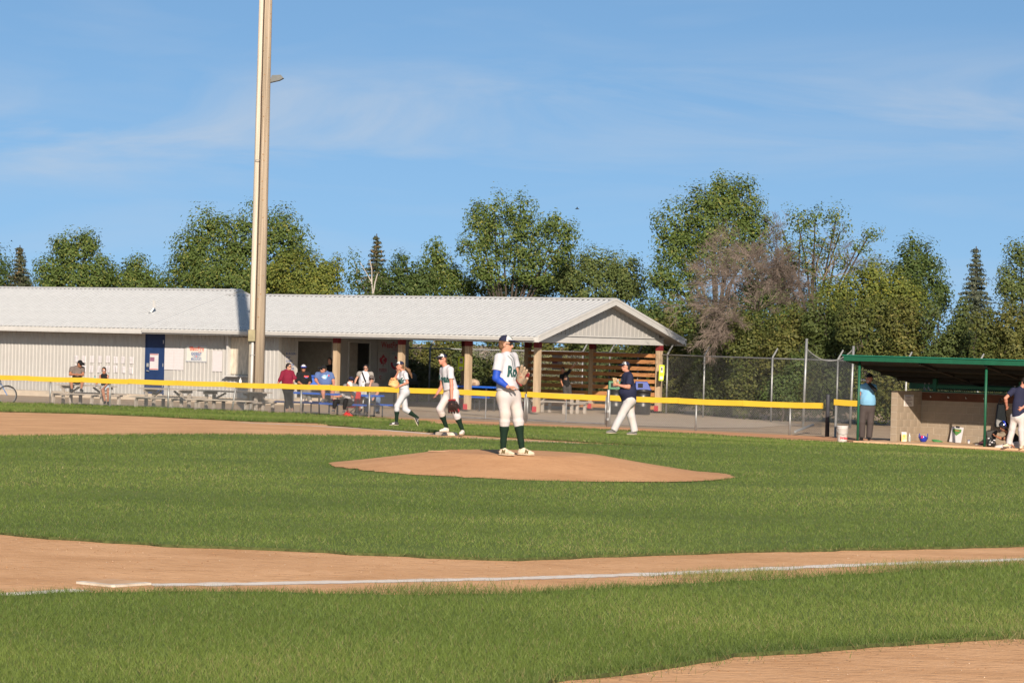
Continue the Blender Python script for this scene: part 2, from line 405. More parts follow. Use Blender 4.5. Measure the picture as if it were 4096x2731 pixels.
# pitcher's mound: clay disc with a ragged rim, following the raised ground
mp_ = [Vector((0.38 + (3.32 + .06 * math.sin(3 * a)) * math.cos(a), 49.05 + 3.2 * math.sin(a))) for a in np.linspace(0, 2 * math.pi, 60, endpoint=False)]
MOUND = smooth_poly(mp_, .15, .05, 4)
M_MOUND = mat_ground('mound_clay', (.44, .235, .118), (.54, .305, .16), (.36, .18, .088), 1.0, 10, .5, speck=((.66, .48, .34), 24, .2, .88))
tag(link('pitchers_mound', fill_poly('pitchers_mound', MOUND, 0.012, M_MOUND, .22)), kind='structure')
# concrete pad of the picnic shelter
pad = G([(1440, 1612), (1560, 1622), (1800, 1640), (2150, 1668), (2500, 1689), (2800, 1700), (3000, 1701), (3130, 1692), (3215, 1690), (3150, 1676), (2820, 1652), (2500, 1622), (1900, 1596), (1500, 1592)])
tag(link('concrete_pad', fill_poly('concrete_pad', smooth_poly(pad, .5, .04, 8), -0.085, M_PAD, 1.0)), kind='structure')

# chalk lines: powder strips, broken and uneven
def chalk(name, pts, w, zoff, seed):
    mb = MB(); P = G(pts); q = []
    for i in range(len(P) - 1):
        k = max(2, int((P[i + 1] - P[i]).length / .12))
        q += [P[i].lerp(P[i + 1], j / k) for j in range(k)]
    q.append(P[-1]); rs = np.random.default_rng(seed); prev = None
    for i, p in enumerate(q):
        d = (q[min(i + 1, len(q) - 1)] - q[max(i - 1, 0)]); d.z = 0; d.normalize(); s = Vector((-d.y, d.x, 0))
        ww = w * (1 + .35 * mnoise.noise(Vector((i * .35, seed, 0))) + rs.normal() * .10); sh = .015 * mnoise.noise(Vector((i * .2, seed, 9)))
        a, b = p + s * (sh + ww / 2), p + s * (sh - ww / 2)
        a.z = gz(a.x, a.y) + zoff; b.z = gz(b.x, b.y) + zoff
        c = (a + b) / 2; c.z = gz(c.x, c.y) + zoff
        if prev: mb.quad(prev[0], prev[1], c, a); mb.quad(prev[1], prev[2], b, c)
        prev = (a, c, b)
    me = mb.mesh(name, M_CHALK); ca = me.color_attributes.new('Col', 'FLOAT_COLOR', 'POINT'); n_ = len(me.vertices)
    # centre vertices carry 1, rim vertices 0: the powder thins out towards the rim
    pat = []
    for k in range(n_ // 8): pat += [0, 1, 1, 0, 1, 0, 0, 1]
    ca.data.foreach_set('color', np.repeat(np.array(pat, np.float32), 4)); 
    return tag(link(name, me), kind='structure')
chalk('chalk_line_third_base', [(-700, 2402), (0, 2365), (180, 2354), (330, 2345)], .45, -.0265, 1)
chalk('chalk_line_third_base', [(600, 2325), (1000, 2321), (1400, 2313), (2048, 2301), (2700, 2280), (3350, 2250), (4096, 2226), (4900, 2200)], .5, -.0265, 2)
chalk('chalk_line_first_base', [(960, 1684), (1250, 1698), (1500, 1712), (1740, 1731)], .5, -.0265, 3)
chalk('chalk_line_first_base', [(1880, 1744), (2100, 1757), (2380, 1771)], .25, -.0265, 4)
chalk('chalk_mark_outfield', [(622, 1655), (640, 1659), (690, 1663)], .5, -.02, 5)

# ---------------------------------------------------------------- grass blades
def blades(name, poly, label, seed, near, dens_k, hgt, excl=None, thin=0):
    rs = np.random.default_rng(seed)
    P = np.array([(p.x, p.y) for p in poly]); x0, y0 = P.min(0); x1, y1 = P.max(0)
    y0 = max(y0, near)
    bands = np.concatenate([np.arange(y0, min(y1, 40), 2.0), np.arange(max(y0, min(y1, 40)), y1 + 4, 4.0)])
    pts = []
    for a, b in zip(bands[:-1], bands[1:]):
        half = (2200 / FPX) * b + 1.3
        xa, xb = max(x0, -half), min(x1, half)
        if xb <= xa: continue
        D = (a + b) / 2; ppm = FPX / 4 / D
        n = int((xb - xa) * (b - a) * min(5200, dens_k * ppm * ppm))
        pts.append(np.stack([rs.uniform(xa, xb, n), rs.uniform(a, b, n)], -1))
    p = np.concatenate(pts)
    # distance to edge (coarse) for the longer, darker fringe
    p = p[inside(p, P)]
    fr = P[(P[:, 1] > near) & (P[:, 1] < 110) & (np.abs(P[:, 0]) < 24)]          # ragged fringe hanging over the rim
    if len(fr):
        nf_ = 46 if near < 20 else 34
        p = np.concatenate([p, np.repeat(fr, nf_, 0) + rs.normal(0, 1, (len(fr) * nf_, 2)) * np.array((.13, .055))])
    if excl is not None: p = p[~inside(p, excl)]
    if excl is not None:
        dm = np.full(len(p), 9.0)
        for q in excl[::2]: dm = np.minimum(dm, np.hypot(*(p - q).T))
    E = P[(P[:, 1] < 110) & (np.abs(P[:, 0]) < 30)][::2]
    dist = np.full(len(p), 9.0)
    for q in E:
        sel = (np.abs(p[:, 0] - q[0]) < .9) & (np.abs(p[:, 1] - q[1]) < .9)
        if sel.any(): dist[sel] = np.minimum(dist[sel], np.hypot(*(p[sel] - q).T))
    if excl is not None: dist = np.minimum(dist, dm)
    n = len(p); D = p[:, 1]; px = 4 * D / FPX
    edge = np.clip(1 - dist / .45, 0, 1)
    # thin worn patches
    w = np.array([mnoise.noise(Vector((a * .55, b * .55, seed))) for a, b in p]); w2 = np.array([mnoise.noise(Vector((a * .12, b * .25, seed + 3))) for a, b in p])
    keep = rs.random(n) < (np.clip(1.15 + w * .7, .45, 1) if not thin else np.clip(thin + w * 1.6, .02, .9))
    p, D, px, edge, w, w2 = p[keep], D[keep], px[keep], edge[keep], w[keep], w2[keep]; n = len(p)
    h = hgt * (.65 + .6 * rs.random(n)) * (1 + .55 * edge + .25 * w); wd = np.maximum(.0045, .55 * px) * (.7 + .6 * rs.random(n))
    az = rs.uniform(0, 2 * np.pi, n); lean = rs.normal(0, .55, (n, 2)) * h[:, None]
    cx, cy = np.cos(az) * wd / 2, np.sin(az) * wd / 2
    z = gz_np(p[:, 0], p[:, 1]) - .004
    V = np.empty((n, 3, 3), np.float32)
    V[:, 0] = np.stack([p[:, 0] - cx, p[:, 1] - cy, z], -1); V[:, 1] = np.stack([p[:, 0] + cx, p[:, 1] + cy, z], -1)
    V[:, 2] = np.stack([p[:, 0] + lean[:, 0], p[:, 1] + lean[:, 1], z + h], -1)
    base = np.array((.130, .190, .037)); dry = np.array((.26, .225, .10)); lush = np.array((.075, .122, .027))
    mixd = np.clip(.12 + .25 * rs.random(n) + .55 * np.clip(w2, -.5, .5) + .0 * w, 0, 1)[:, None]
    c = base * (1 - mixd) + np.array((.172, .216, .047)) * mixd
    e = np.clip(edge * 1.1, 0, 1)[:, None] * .8; c = c * (1 - e) + lush * e
    d = (rs.random(n) < np.clip(.05 + .20 * np.clip(w + w2, 0, 1) + .35 * (thin > 0), 0, 1))[:, None]; c = np.where(d, dry, c); c = c * (1 + .17 * np.clip(w2 * 1.6, -1, .7) + .10 * np.clip(w * 1.5, -1, 1))[:, None]
    c *= (.88 + .24 * rs.random((n, 1)))
    C = np.ones((n, 3, 4), np.float32); C[:, :, :3] = c[:, None, :]
    me = np_mesh(name, V.reshape(-1, 3), np.arange(n * 3).reshape(-1, 3), attr_mat('grass_blade', .55, .35, .3), False, C.reshape(-1, 4))
    o = link(name, me); tag(o, label, 'grass', kind='stuff'); return n
NB = 0
exm = np.array([(p.x, p.y) for p in MOUND])
NB += blades('infield_grass', POLYS[0], 'short mown grass of the infield around the mound', 21, 26, .115, .034, exm)
NB += blades('foul_ground_grass', POLYS[1], 'narrow strip of grass in front of the yellow capped fence', 22, 60, .14, .055)
NB += blades('foreground_grass', POLYS[2], 'thick mown grass in front of the near foul line', 23, 16.5, .165, .042)
sp = smooth_poly(G([(1250, 2368), (1700, 2346), (2048, 2333), (2400, 2315), (2900, 2296), (3354, 2275), (3700, 2258), (4096, 2244), (4900, 2216), (4900, 2224), (4096, 2258), (3700, 2280), (3354, 2300), (2900, 2328), (2400, 2354), (2048, 2374), (1700, 2380)]), .25, .06, 9)
NB += blades('sparse_grass', sp, 'thin worn grass between the chalk line and the foreground lawn', 24, 18, .17, .05, None, .30)
NB += blades('edge_weeds', smooth_poly(G([(2100, 2760), (2300, 2712), (2650, 2668), (2960, 2620), (3300, 2594), (3700, 2566), (4096, 2541), (4900, 2496), (4900, 2510), (4096, 2566), (3700, 2592), (3300, 2622), (2960, 2650), (2650, 2700), (2300, 2745)]), .25, .06, 10), 'thin grass creeping over the clay in the near corner', 25, 16, .17, .05, None, .12)
# little stones on the clay
rs_ = np.random.default_rng(77); pb_ = []; ico = [(1, 0, 0), (-1, 0, 0), (0, 1, 0), (0, -1, 0), (0, 0, 1), (0, 0, -1)]; icf = [(0, 2, 4), (2, 1, 4), (1, 3, 4), (3, 0, 4), (2, 0, 5), (1, 2, 5), (3, 1, 5), (0, 3, 5)]
PV, PF, PC = [], [], []
LW = [np.array([(p.x, p.y) for p in q]) for q in POLYS]
def stones(y0, y1, n, rmin, rmax):
    q = np.stack([rs_.uniform(-6, 6, n), rs_.uniform(y0, y1, n)], -1)
    for L_ in (LW[0], LW[2]): q = q[~inside(q, L_)]
    for x, y in q:
        r = rs_.uniform(rmin, rmax) * (.5 if rs_.random() < .6 else 1); z = gz(x, y) - .03 + r * .25; b = len(PV)
        sc_ = rs_.uniform(.6, 1.3, 3); cc = np.array((.60, .45, .32)) * rs_.uniform(.6, 1.0) if rs_.random() < .3 else np.array((.36, .19, .09)) * rs_.uniform(.6, 1.2)
        for v in ico: PV.append((x + v[0] * r * sc_[0], y + v[1] * r * sc_[1], z + v[2] * r * .6 * sc_[2])); PC.append((*cc, 1))
        PF.extend([tuple(b + i for i in f) for f in icf])
stones(17, 22, 2600, .003, .008); stones(22, 32, 5200, .003, .009)
tag(link('clay_pebbles', np_mesh('clay_pebbles', PV, PF, attr_mat('pebble', .9, 0, .1), False, PC)), 'small pebbles and clods scattered on the infield clay', 'pebbles', kind='stuff')
print('blades', NB)
# ================================================================== the white sheet-metal shed with its open picnic shelter
M_CLAD = mat('white_cladding', (.345, .338, .328), .45, .05, 3, .05, 30, spec=.4)
M_ROOF = mat('white_roofing', (.39, .40, .41), .38, .06, 2.5, .05, 25, spec=.5)
M_TRIM = mat('white_trim', (.435, .43, .42), .45, .05, 4, spec=.4)
M_SOFFIT = mat('soffit', (.42, .39, .36), .6, .06, 4)
M_POST = mat('post_timber', (.36, .27, .18), .8, .22, 2.2, .25, 18, stretch=(6, 6, .5))
M_BOARD = mat('cedar_board', (.34, .16, .065), .75, .28, 3, .2, 22, stretch=(.6, 4, 8))
M_RED = mat('red_steel', (.36, .025, .035), .5, .12, 8)
M_BLUE = mat('blue_door_paint', (.012, .030, .095), .45, .12, 3)
M_STEEL = mat('galvanised', (.42, .43, .43), .42, .15, 9, metal=.55, spec=.5)
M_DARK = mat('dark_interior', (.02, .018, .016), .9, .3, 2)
M_CONC = mat('foundation_concrete', (.45, .38, .30), .9, .12, 2, .3, 20)
M_BLACK = mat('black_plastic', (.018, .018, .019), .38, .2, 5, spec=.5)
M_PAPER = mat('paper', (.47, .45, .47), .8, .04, 12, .1, 18)
M_INK = mat('ink_blue', (.05, .09, .24), .7, .1, 9)
M_INKR = mat('ink_red', (.55, .07, .06), .7, .1, 9)
M_INKG = mat('ink_grey', (.40, .40, .44), .7, .1, 9)
M_PLY = mat('weathered_plywood', (.50, .44, .36), .85, .3, 3, .25, 15, stretch=(5, 5, 1))

TH = math.radians(34)
BU, BN = Vector((math.cos(TH), -math.sin(TH), 0)), Vector((math.sin(TH), math.cos(TH), 0))
TILT = .0045
bx_, bz_ = (BU + Vector((0, 0, TILT))).normalized(), None
bz_ = bx_.cross(BN).normalized()
BM = Matrix(((bx_.x, BN.x, bz_.x, .936), (bx_.y, BN.y, bz_.y, 107.0), (bx_.z, BN.z, bz_.z, -.45), (0, 0, 0, 1)))
bld = empty('shed_building', None, 'long white metal shed whose open roof end shelters picnic tables', 'building', M=BM)
# local frame: x to the right along the eaves (0 = front right post, negative leftwards), y = depth, z = height over the slab (slab at .08)
Z0 = .08
W_ = 8.37; OV = .9; GO = .6
EAVE = 2.49 + Z0; RT = .20
PEAKX, PEAK = W_ / 2, 4.12 + Z0
SLOPE = (PEAK - EAVE - RT) / (W_ / 2 + OV)
XR, XS, XL = GO, -17.7, -40.0
def blocal(x, y, z): return BM @ Vector((x, y, z))
def wall_x(px):
    """local x on the front wall plane (y = -.03) seen at this column"""
    r = (px - 2048) / FPX
    o = BM @ Vector((0, -.03, 1.2)); d = BM.to_3x3() @ Vector((1, 0, 0))
    k = ROLL
    # solve  X/Y with roll ignored at this height
    for _ in range(1):
        t = (r * o.y - o.x) / (d.x - r * d.y)
    return t
def end_y(px):
    r = (px - 2048) / FPX
    o = BM @ Vector((-11.72, 0, 1.2)); d = BM.to_3x3() @ Vector((0, 1, 0))
    return (r * o.y - o.x) / (d.x - r * d.y)

def ribbed(L, h, pitch, nrib, up):
    """sheet in local x (width) and v (length L) with trapezoid ribs rising along +up; returns profile points (x, rise)"""
    pr = []
    for i in range(nrib):
        x = i * pitch
        pr += [(x, 0), (x + pitch * .58, 0), (x + pitch * .70, h), (x + pitch * .88, h), (x + pitch, 0)]
    return pr
DY, DZ_ = .75, .75 * SLOPE          # the closed part is deeper: its ridge lies further back on the same front plane
def roof_sheet_mesh(name, side, far, width, nrib):
    pitch = width / nrib; pr = ribbed(0, .045, pitch, nrib, 0); mb = MB()
    dy = DY if far else 0
    y0, y1 = (-OV - .03, PEAKX + dy) if side == 0 else (W_ + 2 * dy + OV + .03, PEAKX + dy)
    za = EAVE + RT; zb = PEAK + (DZ_ if far else 0)
    for (xa, ra), (xb, rb) in zip(pr[:-1], pr[1:]):
        if abs(xb - xa) < 1e-6 and abs(ra - rb) < 1e-6: continue
        mb.quad((xa, y0, za + ra), (xb, y0, za + rb), (xb, y1, zb + rb), (xa, y1, zb + ra))
    for (xa, ra), (xb, rb) in zip(pr[:-1], pr[1:]):        # closed sheet edge at the eave
        if ra or rb: mb.quad((xa, y0, za - .012), (xb, y0, za - .012), (xb, y0, za + rb), (xa, y0, za + ra))
    return mb.mesh(name, M_ROOF)
SW = .92
for side in (0, 1):
    me = roof_sheet_mesh('roof_sheet', side, False, SW, 4); me2 = roof_sheet_mesh('roof_sheet_end', side, True, SW, 4)
    n = int((XR - XS) / SW) + 1
    for i in range(n):
        x = XR - SW * (i + 1) + .0
        if x < XS - .3: continue
        link('roof_sheet', me, bld, (x, 0, 0))
    x = XS
    while x > XL:
        x -= SW; link('roof_sheet', me2, bld, (x, 0, 0))
def roof_slab(name, xa, xb, dy, th, m, inset=.0):
    mb = MB(); zE, zP = EAVE + RT - .012, PEAK + dy * SLOPE - .012
    for y0, y1 in ((-OV + inset, PEAKX + dy), (W_ + 2 * dy + OV - inset, PEAKX + dy)):
        mb.hexa([(xa, y0, zE - th), (xb, y0, zE - th), (xb, y1, zP - th), (xa, y1, zP - th), (xa, y0, zE), (xb, y0, zE), (xb, y1, zP), (xa, y1, zP)])
    return mb.build(name, m, bld)
roof_slab('soffit_panel', XS, XR - .02, 0, .13, M_SOFFIT, .01)
roof_slab('soffit_panel', XL, XS - .02, DY, .2, M_SOFFIT, .01)
MB().prism([(XS - .018, PEAKX - .1, PEAK - .2), (XS - .018, PEAKX + DY, PEAK + DZ_ + .03), (XS - .018, W_ + 2 * DY + OV, EAVE + RT + .03), (XS - .018, W_ + 2 * DY + OV, EAVE + RT - .4)], (.04, 0, 0)).build('gable_infill', M_TRIM, bld)
# ridge caps
MB().prism([(XS - .1, PEAKX - .16, PEAK - .008), (XS - .1, PEAKX, PEAK + .06), (XS - .1, PEAKX + .16, PEAK - .008)], (XR - XS + .1, 0, 0)).build('ridge_cap', M_TRIM, bld)
MB().prism([(XL, PEAKX + DY - .16, PEAK + DZ_ - .008), (XL, PEAKX + DY, PEAK + DZ_ + .06), (XL, PEAKX + DY + .16, PEAK + DZ_ - .008)], (XS + .04 - XL, 0, 0)).build('ridge_cap', M_TRIM, bld)
# front fascia, gutter, drip edge
MB().box(XS, XR, -OV - .022, -OV, EAVE - .005, EAVE + RT - .015).build('fascia', M_TRIM, bld)
MB().box(XL, XS - .01, -OV - .03, -OV - .002, EAVE + .03, EAVE + RT - .015).build('fascia', M_TRIM, bld)
MB().box(XL, XS - .01, -OV - .02, -OV + .06, EAVE - .005, EAVE + .028).build('drip_edge', M_TRIM, bld)
g = MB()
ga = [(XS - .02, -OV - .025, EAVE + .16), (XS - .02, -OV - .14, EAVE + .17), (XS - .02, -OV - .145, EAVE + .125), (XS - .02, -OV - .12, EAVE + .10), (XS - .02, -OV - .12, EAVE + .055), (XS - .02, -OV - .025, EAVE + .045)]
g.prism(ga, (XR - XS - .1, 0, 0)).build('gutter', M_TRIM, bld)
gb = [(x, W_ + OV + (-OV - y), z) for x, y, z in ga]
MB().prism(gb, (XR - XS - .06, 0, 0)).build('gutter', M_TRIM, bld)
MB().box(XS, XR, W_ + OV, W_ + OV + .022, EAVE - .005, EAVE + RT - .015).build('fascia', M_TRIM, bld)
# rake boards of the gable end
for y0, y1 in ((-OV - .02, PEAKX), (W_ + OV + .02, PEAKX)):
    zE, zP = EAVE, PEAK - RT
    mb = MB(); mb.hexa([(XR, y0, zE - .005), (XR + .03, y0, zE - .005), (XR + .03, y1, zP - .0), (XR, y1, zP - .0), (XR, y0, zE + RT + .04), (XR + .03, y0, zE + RT + .04), (XR + .03, y1, zP + RT + .05), (XR, y1, zP + RT + .05)])
    mb.build('rake_board', M_TRIM, bld)
    mb = MB(); mb.hexa([(XR + .03, y0, zE + RT - .03), (XR + .045, y0, zE + RT - .03), (XR + .045, y1, zP + RT - .02), (XR + .03, y1, zP + RT - .02), (XR + .03, y0, zE + RT + .05), (XR + .045, y0, zE + RT + .05), (XR + .045, y1, zP + RT + .06), (XR + .03, y1, zP + RT + .06)])
    mb.build('rake_cap', M_TRIM, bld)
# gable cladding: upright ribbed panels cut to the slope
gx = .12; gp = .279; GB = EAVE + .29
for i in range(int(W_ / gp)):
    ya = i * gp; yb = ya + gp
    def topz(y): return EAVE + (min(y, W_ - y) + OV) * SLOPE + RT - .15
    if max(topz(ya), topz(yb)) < GB + .02: continue
    mb = MB()
    for a, b, d in ((ya, ya + gp * .74, 0), (ya + gp * .74, yb, .022)):
        za, zb = max(GB, topz(a)), max(GB, topz(b))
        mb.hexa([(gx - .02, a, GB), (gx + d, a, GB), (gx + d, b, GB), (gx - .02, b, GB), (gx - .02, a, za), (gx + d, a, za), (gx + d, b, zb), (gx - .02, b, zb)])
    mb.build('gable_panel', M_CLAD, bld)
MB().box(gx - .03, gx + .03, -.1, W_ + .1, GB - .05, GB - .002).build('gable_trim', M_TRIM, bld)
# beams on the posts
MB().box(-.10, .10, -.12, W_ + .12, EAVE, GB - .06).build('header_beam', M_TRIM, bld)
for yy in (0, W_):
    MB().box(-12 if yy == 0 else -11.9, -.11, yy - .10, yy + .10, EAVE - .0, EAVE + .2).build('eave_beam', M_TRIM, bld)
MB().box(-11.9, -.12, .12, W_ - .12, EAVE + .21, EAVE + .235).build('shelter_ceiling', M_SOFFIT, bld)
# posts
pm = MB().box(-.10, .10, -.10, .10, Z0, EAVE).mesh('post', M_POST)
bm_top = MB().box(-.108, .108, -.108, .108, EAVE - .20, EAVE - .002).mesh('post_bracket', mat('red_steel_shaded', (.13, .014, .018), .6, .2, 8))  # same red steel as the shoes, eave shade put into its colour
bm_bot = MB().box(-.115, .06, -.115, .06, Z0 + .002, Z0 + .20).mesh('post_shoe', M_RED)
for yy in (0, W_):
    for k in range(4):
        p = link('post', pm, bld, (-3.0 * k, yy, 0))
        link('post_bracket', bm_top, p); link('post_shoe', bm_bot, p)
# cedar slats along the back of the shelter
for bay in (0, 1):
    xa, xb = -3 * bay - .11, -3 * bay - 2.89
    for j in range(9):
        z = Z0 + .05 + j * .247
        mb = MB(); dz = random.uniform(-.012, .012)
        mb.hexa([(xb, W_ - .14, z), (xa, W_ - .14, z + dz), (xa, W_ - .105, z + dz), (xb, W_ - .105, z), (xb, W_ - .14, z + .145), (xa, W_ - .14, z + .145 + dz), (xa, W_ - .105, z + .145 + dz), (xb, W_ - .105, z + .145)])
        mb.build('slat', M_BOARD, bld)
# foundation and walls of the closed part
XW = -11.75
MB().box(XL, XW, .01, W_, -.3, .24).build('foundation', M_CONC, bld)
wp = .19; nr = 4
def wall_sheet(name, h, nrib=nr):
    pr = ribbed(0, .030, wp, nrib, 0); mb = MB()
    for (xa, ra), (xb, rb) in zip(pr[:-1], pr[1:]):
        mb.quad((xa, -ra, .2), (xb, -rb, .2), (xb, -rb, h), (xa, -ra, h))
    return mb.mesh(name, M_CLAD)
ws = wall_sheet('wall_sheet', 2.95); ws2 = wall_sheet('wall_sheet_short', 2.95, 2)
DOOR = (wall_x(586), wall_x(654))        # blue door
x = XW; gap = []
while x > XL:
    x -= wp * nr
    if x < DOOR[1] + .05 and x + wp * nr > DOOR[0] - .05:
        gap.append(x); continue
    link('wall_sheet', ws, bld, (x, 0, 0))
# flat infill either side of the door
MB().box(min(gap), DOOR[0] - .06, .0, .03, .2, 2.95).build('wall_infill', M_CLAD, bld)
MB().box(DOOR[1] + .06, max(gap) + wp * nr, .0, .03, .2, 2.95).build('wall_infill', M_CLAD, bld)
MB().box(XW, XW + .012, -.035, .14, .2, 2.75).build('corner_trim', M_TRIM, bld)
MB().box(DOOR[0] - .06, DOOR[1] + .06, .0, .03, 2.58, 2.95).build('wall_infill', M_CLAD, bld)
d = MB().box(DOOR[0], DOOR[1], .0, .05, .24, 2.52).build('door', M_BLUE, bld)
for a, b, c, e in ((DOOR[0] - .06, DOOR[0], .2, 2.58), (DOOR[1], DOOR[1] + .06, .2, 2.58), (DOOR[0], DOOR[1], 2.52, 2.58)):
    MB().box(a, b, -.02, .04, c, e).build('door_frame', M_BLUE, bld)
MB().box(DOOR[0] + .06, DOOR[0] + .14, -.05, .0, 1.28, 1.42).build('deadbolt', M_STEEL, d)
h_ = MB().tube([(DOOR[0] + .08, -.01, 1.13), (DOOR[0] + .08, -.07, 1.13), (DOOR[0] + .21, -.075, 1.11)], .016, 8); h_.build('handle', M_STEEL, d)
for hz in (.5, 1.3, 2.2): MB().box(DOOR[1] - .02, DOOR[1] + .02, -.022, -.001, hz, hz + .13).build('hinge', M_STEEL, d)

# wall end facing the shelter (its plane runs in depth), with a serving doorway, a second doorway and boards
xe = XW
def endbox(ya, yb, za, zb, m, name, dx=.02, x0=None): return MB().box((xe - .03) if x0 is None else x0, xe + dx, ya, yb, za, zb).build(name, m, bld)
op = [(1.13, 3.31, .24, 2.42), (4.40, 5.74, .24, 2.40)]
ys_ = [.14, 1.13, 3.31, 4.40, 5.74, W_]
endbox(.14, 1.10, .2, 2.85, M_CLAD, 'end_panel', .0); endbox(3.36, 4.34, .2, 2.85, M_CLAD, 'end_panel', .0); endbox(5.80, W_, .2, 2.85, M_CLAD, 'end_panel', .0)
endbox(1.10, 3.36, 2.44, 2.85, M_CLAD, 'end_panel', .0); endbox(4.34, 5.80, 2.42, 2.85, M_CLAD, 'end_panel', .0)
for k in range(4): endbox(.27 + k * .22, .30 + k * .22, .2, 2.8, M_CLAD, 'rib', .018, xe)
for a, b, c, e in op:
    for q in ((a - .05, a, c, e + .05), (b, b + .05, c, e + .05), (a, b, e, e + .05)):
        endbox(*q, M_TRIM, 'doorway_frame', .03)
# rooms behind the doorways, open to the shelter
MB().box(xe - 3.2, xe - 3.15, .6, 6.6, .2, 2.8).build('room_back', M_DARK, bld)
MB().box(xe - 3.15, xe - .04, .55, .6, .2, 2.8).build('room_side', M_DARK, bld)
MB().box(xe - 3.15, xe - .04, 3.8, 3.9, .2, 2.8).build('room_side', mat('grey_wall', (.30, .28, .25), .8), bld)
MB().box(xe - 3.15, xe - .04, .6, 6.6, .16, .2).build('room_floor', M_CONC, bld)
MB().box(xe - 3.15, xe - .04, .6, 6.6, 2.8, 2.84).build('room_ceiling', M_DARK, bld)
MB().box(xe - .60, xe - .56, 4.75, 5.7, .24, 2.38).build('inner_door', mat('beige_door', (.42, .38, .33), .6), bld)
# back wall and far end close the volume
MB().box(XL, XW, W_ - .04, W_, .2, 2.9).build('back_wall', M_CLAD, bld)
MB().box(XL, XL + .04, .05, W_ - .05, .2, 3.2).build('far_end_wall', M_CLAD, bld)
# shuttered serving hatch near the pole
HX = (wall_x(921), wall_x(1012))
MB().box(HX[0], HX[0] + .08, -.24, -.025, 1.05, 2.5).build('hatch_jamb', M_TRIM, bld)
MB().box(HX[1], HX[1] + .08, -.24, -.025, 1.05, 2.5).build('hatch_jamb', M_TRIM, bld)
MB().box(HX[0] + .08, HX[1], -.06, -.03, 1.1, 2.5).build('hatch_shutter', M_PLY, bld)
MB().box(HX[0] - .12, HX[1] + .2, -.32, -.025, 1.0, 1.045).build('hatch_sill', M_TRIM, bld)

# ---- papers pinned to the long wall: two rows of eight
WORDS = ['first', 'second', 'third', 'fourth', 'fifth', 'sixth', 'seventh', 'last']
for row, (z, hh, rn) in enumerate(((1.66, .265, 'upper'), (1.27, .265, 'lower'))):
    for i in range(8):
        x = wall_x(310 + i * 31.4) - .02 + random.uniform(-.02, .02); w = .21; zz = z + random.uniform(-.025, .02); sk = random.uniform(-.02, .05) if row else random.uniform(-.02, .02)
        loc = blocal(x, -.04, zz)
        o = empty('paper_sheet', None, f'white printed sheet, {WORDS[i]} from left in {rn} row on shed wall', 'paper', 'paper sheets pinned to the shed wall',
                  M=BM @ Matrix.Translation((x, -.028, zz)))
        mb = MB(); n = 5
        for k in range(n):
            a, b = k / n, (k + 1) / n
            def P(u, v): return ((u - .5) * w + sk * (1 - v), -.004 - .012 * math.sin(u * 5 + i) ** 2 - (.02 * (1 - v) * random.random() if row else 0), (v - 1) * hh)
            mb.quad(P(a, 0), P(b, 0), P(b, 1), P(a, 1))
        mb.build('sheet', M_PAPER, o)
        ib = MB()
        for k in range(3 + row): ib.box(-w * .38, w * random.uniform(.1, .38), -.03, -.0285, -hh * (.2 + .2 * k) - .006, -hh * (.2 + .2 * k))
        ib.build('print', M_INKG, o)
# ---- larger sheets left and right of the sign, poster on the door
def wallsheet(name, px0, px1, z0, z1, label, cat, m, lines=0, y=-.034):
    x0, x1 = wall_x(px0), wall_x(px1)
    o = empty(name, None, label, cat, M=BM @ Matrix.Translation(((x0 + x1) / 2, y, z0)))
    w = (x1 - x0) / 2
    MB().box(-w, w, -.006, .0, 0, z1 - z0).build('sheet', m, o)
    return o, w, z1 - z0
for a, b, lab in ((661, 698, 'tall blank bracket sheet beside the blue door, nearer the door'), (699, 737, 'tall blank bracket sheet between the door sheet and the sponsor sign')):
    o, w, h = wallsheet('bracket_sheet', a, b, 1.19, 2.03, lab, 'paper', M_PAPER)
    ib = MB()
    for k in range(6): ib.box(-w * .8, w * .8, -.0085, -.0075, h * (.12 + .14 * k), h * (.12 + .14 * k) + .004)
    ib.build('ruled_lines', mat('ink_pale', (.62, .58, .62), .8), o)
o, w, h = wallsheet('notice_sheet', 853, 892, 1.18, 1.97, 'tall blank sheet on the wall between the sponsor sign and the hatch', 'paper', M_PAPER)
o, w, h = wallsheet('door_poster', 601, 635, 1.17, 1.80, 'printed tournament poster taped to the blue door', 'poster', M_PAPER, y=-.012)
MB().box(-w * .95, w * .1, -.009, -.007, h * .52, h * .78).build('photo_block', mat('poster_purple', (.20, .09, .15), .7, .3, 12), o)
MB().box(-w * .95, w * .95, -.009, -.007, h * .03, h * .07).build('footer', M_INKR, o)
MB().box(-w * .95, w * .95, -.009, -.007, h * .93, h * .98).build('banner', mat('ink_maroon', (.25, .03, .04), .7), o)
for k in range(5): MB().box(w * .2, w * .9, -.009, -.007, h * (.15 + .11 * k), h * (.15 + .11 * k) + .02).build('text_block', M_INKG, o)
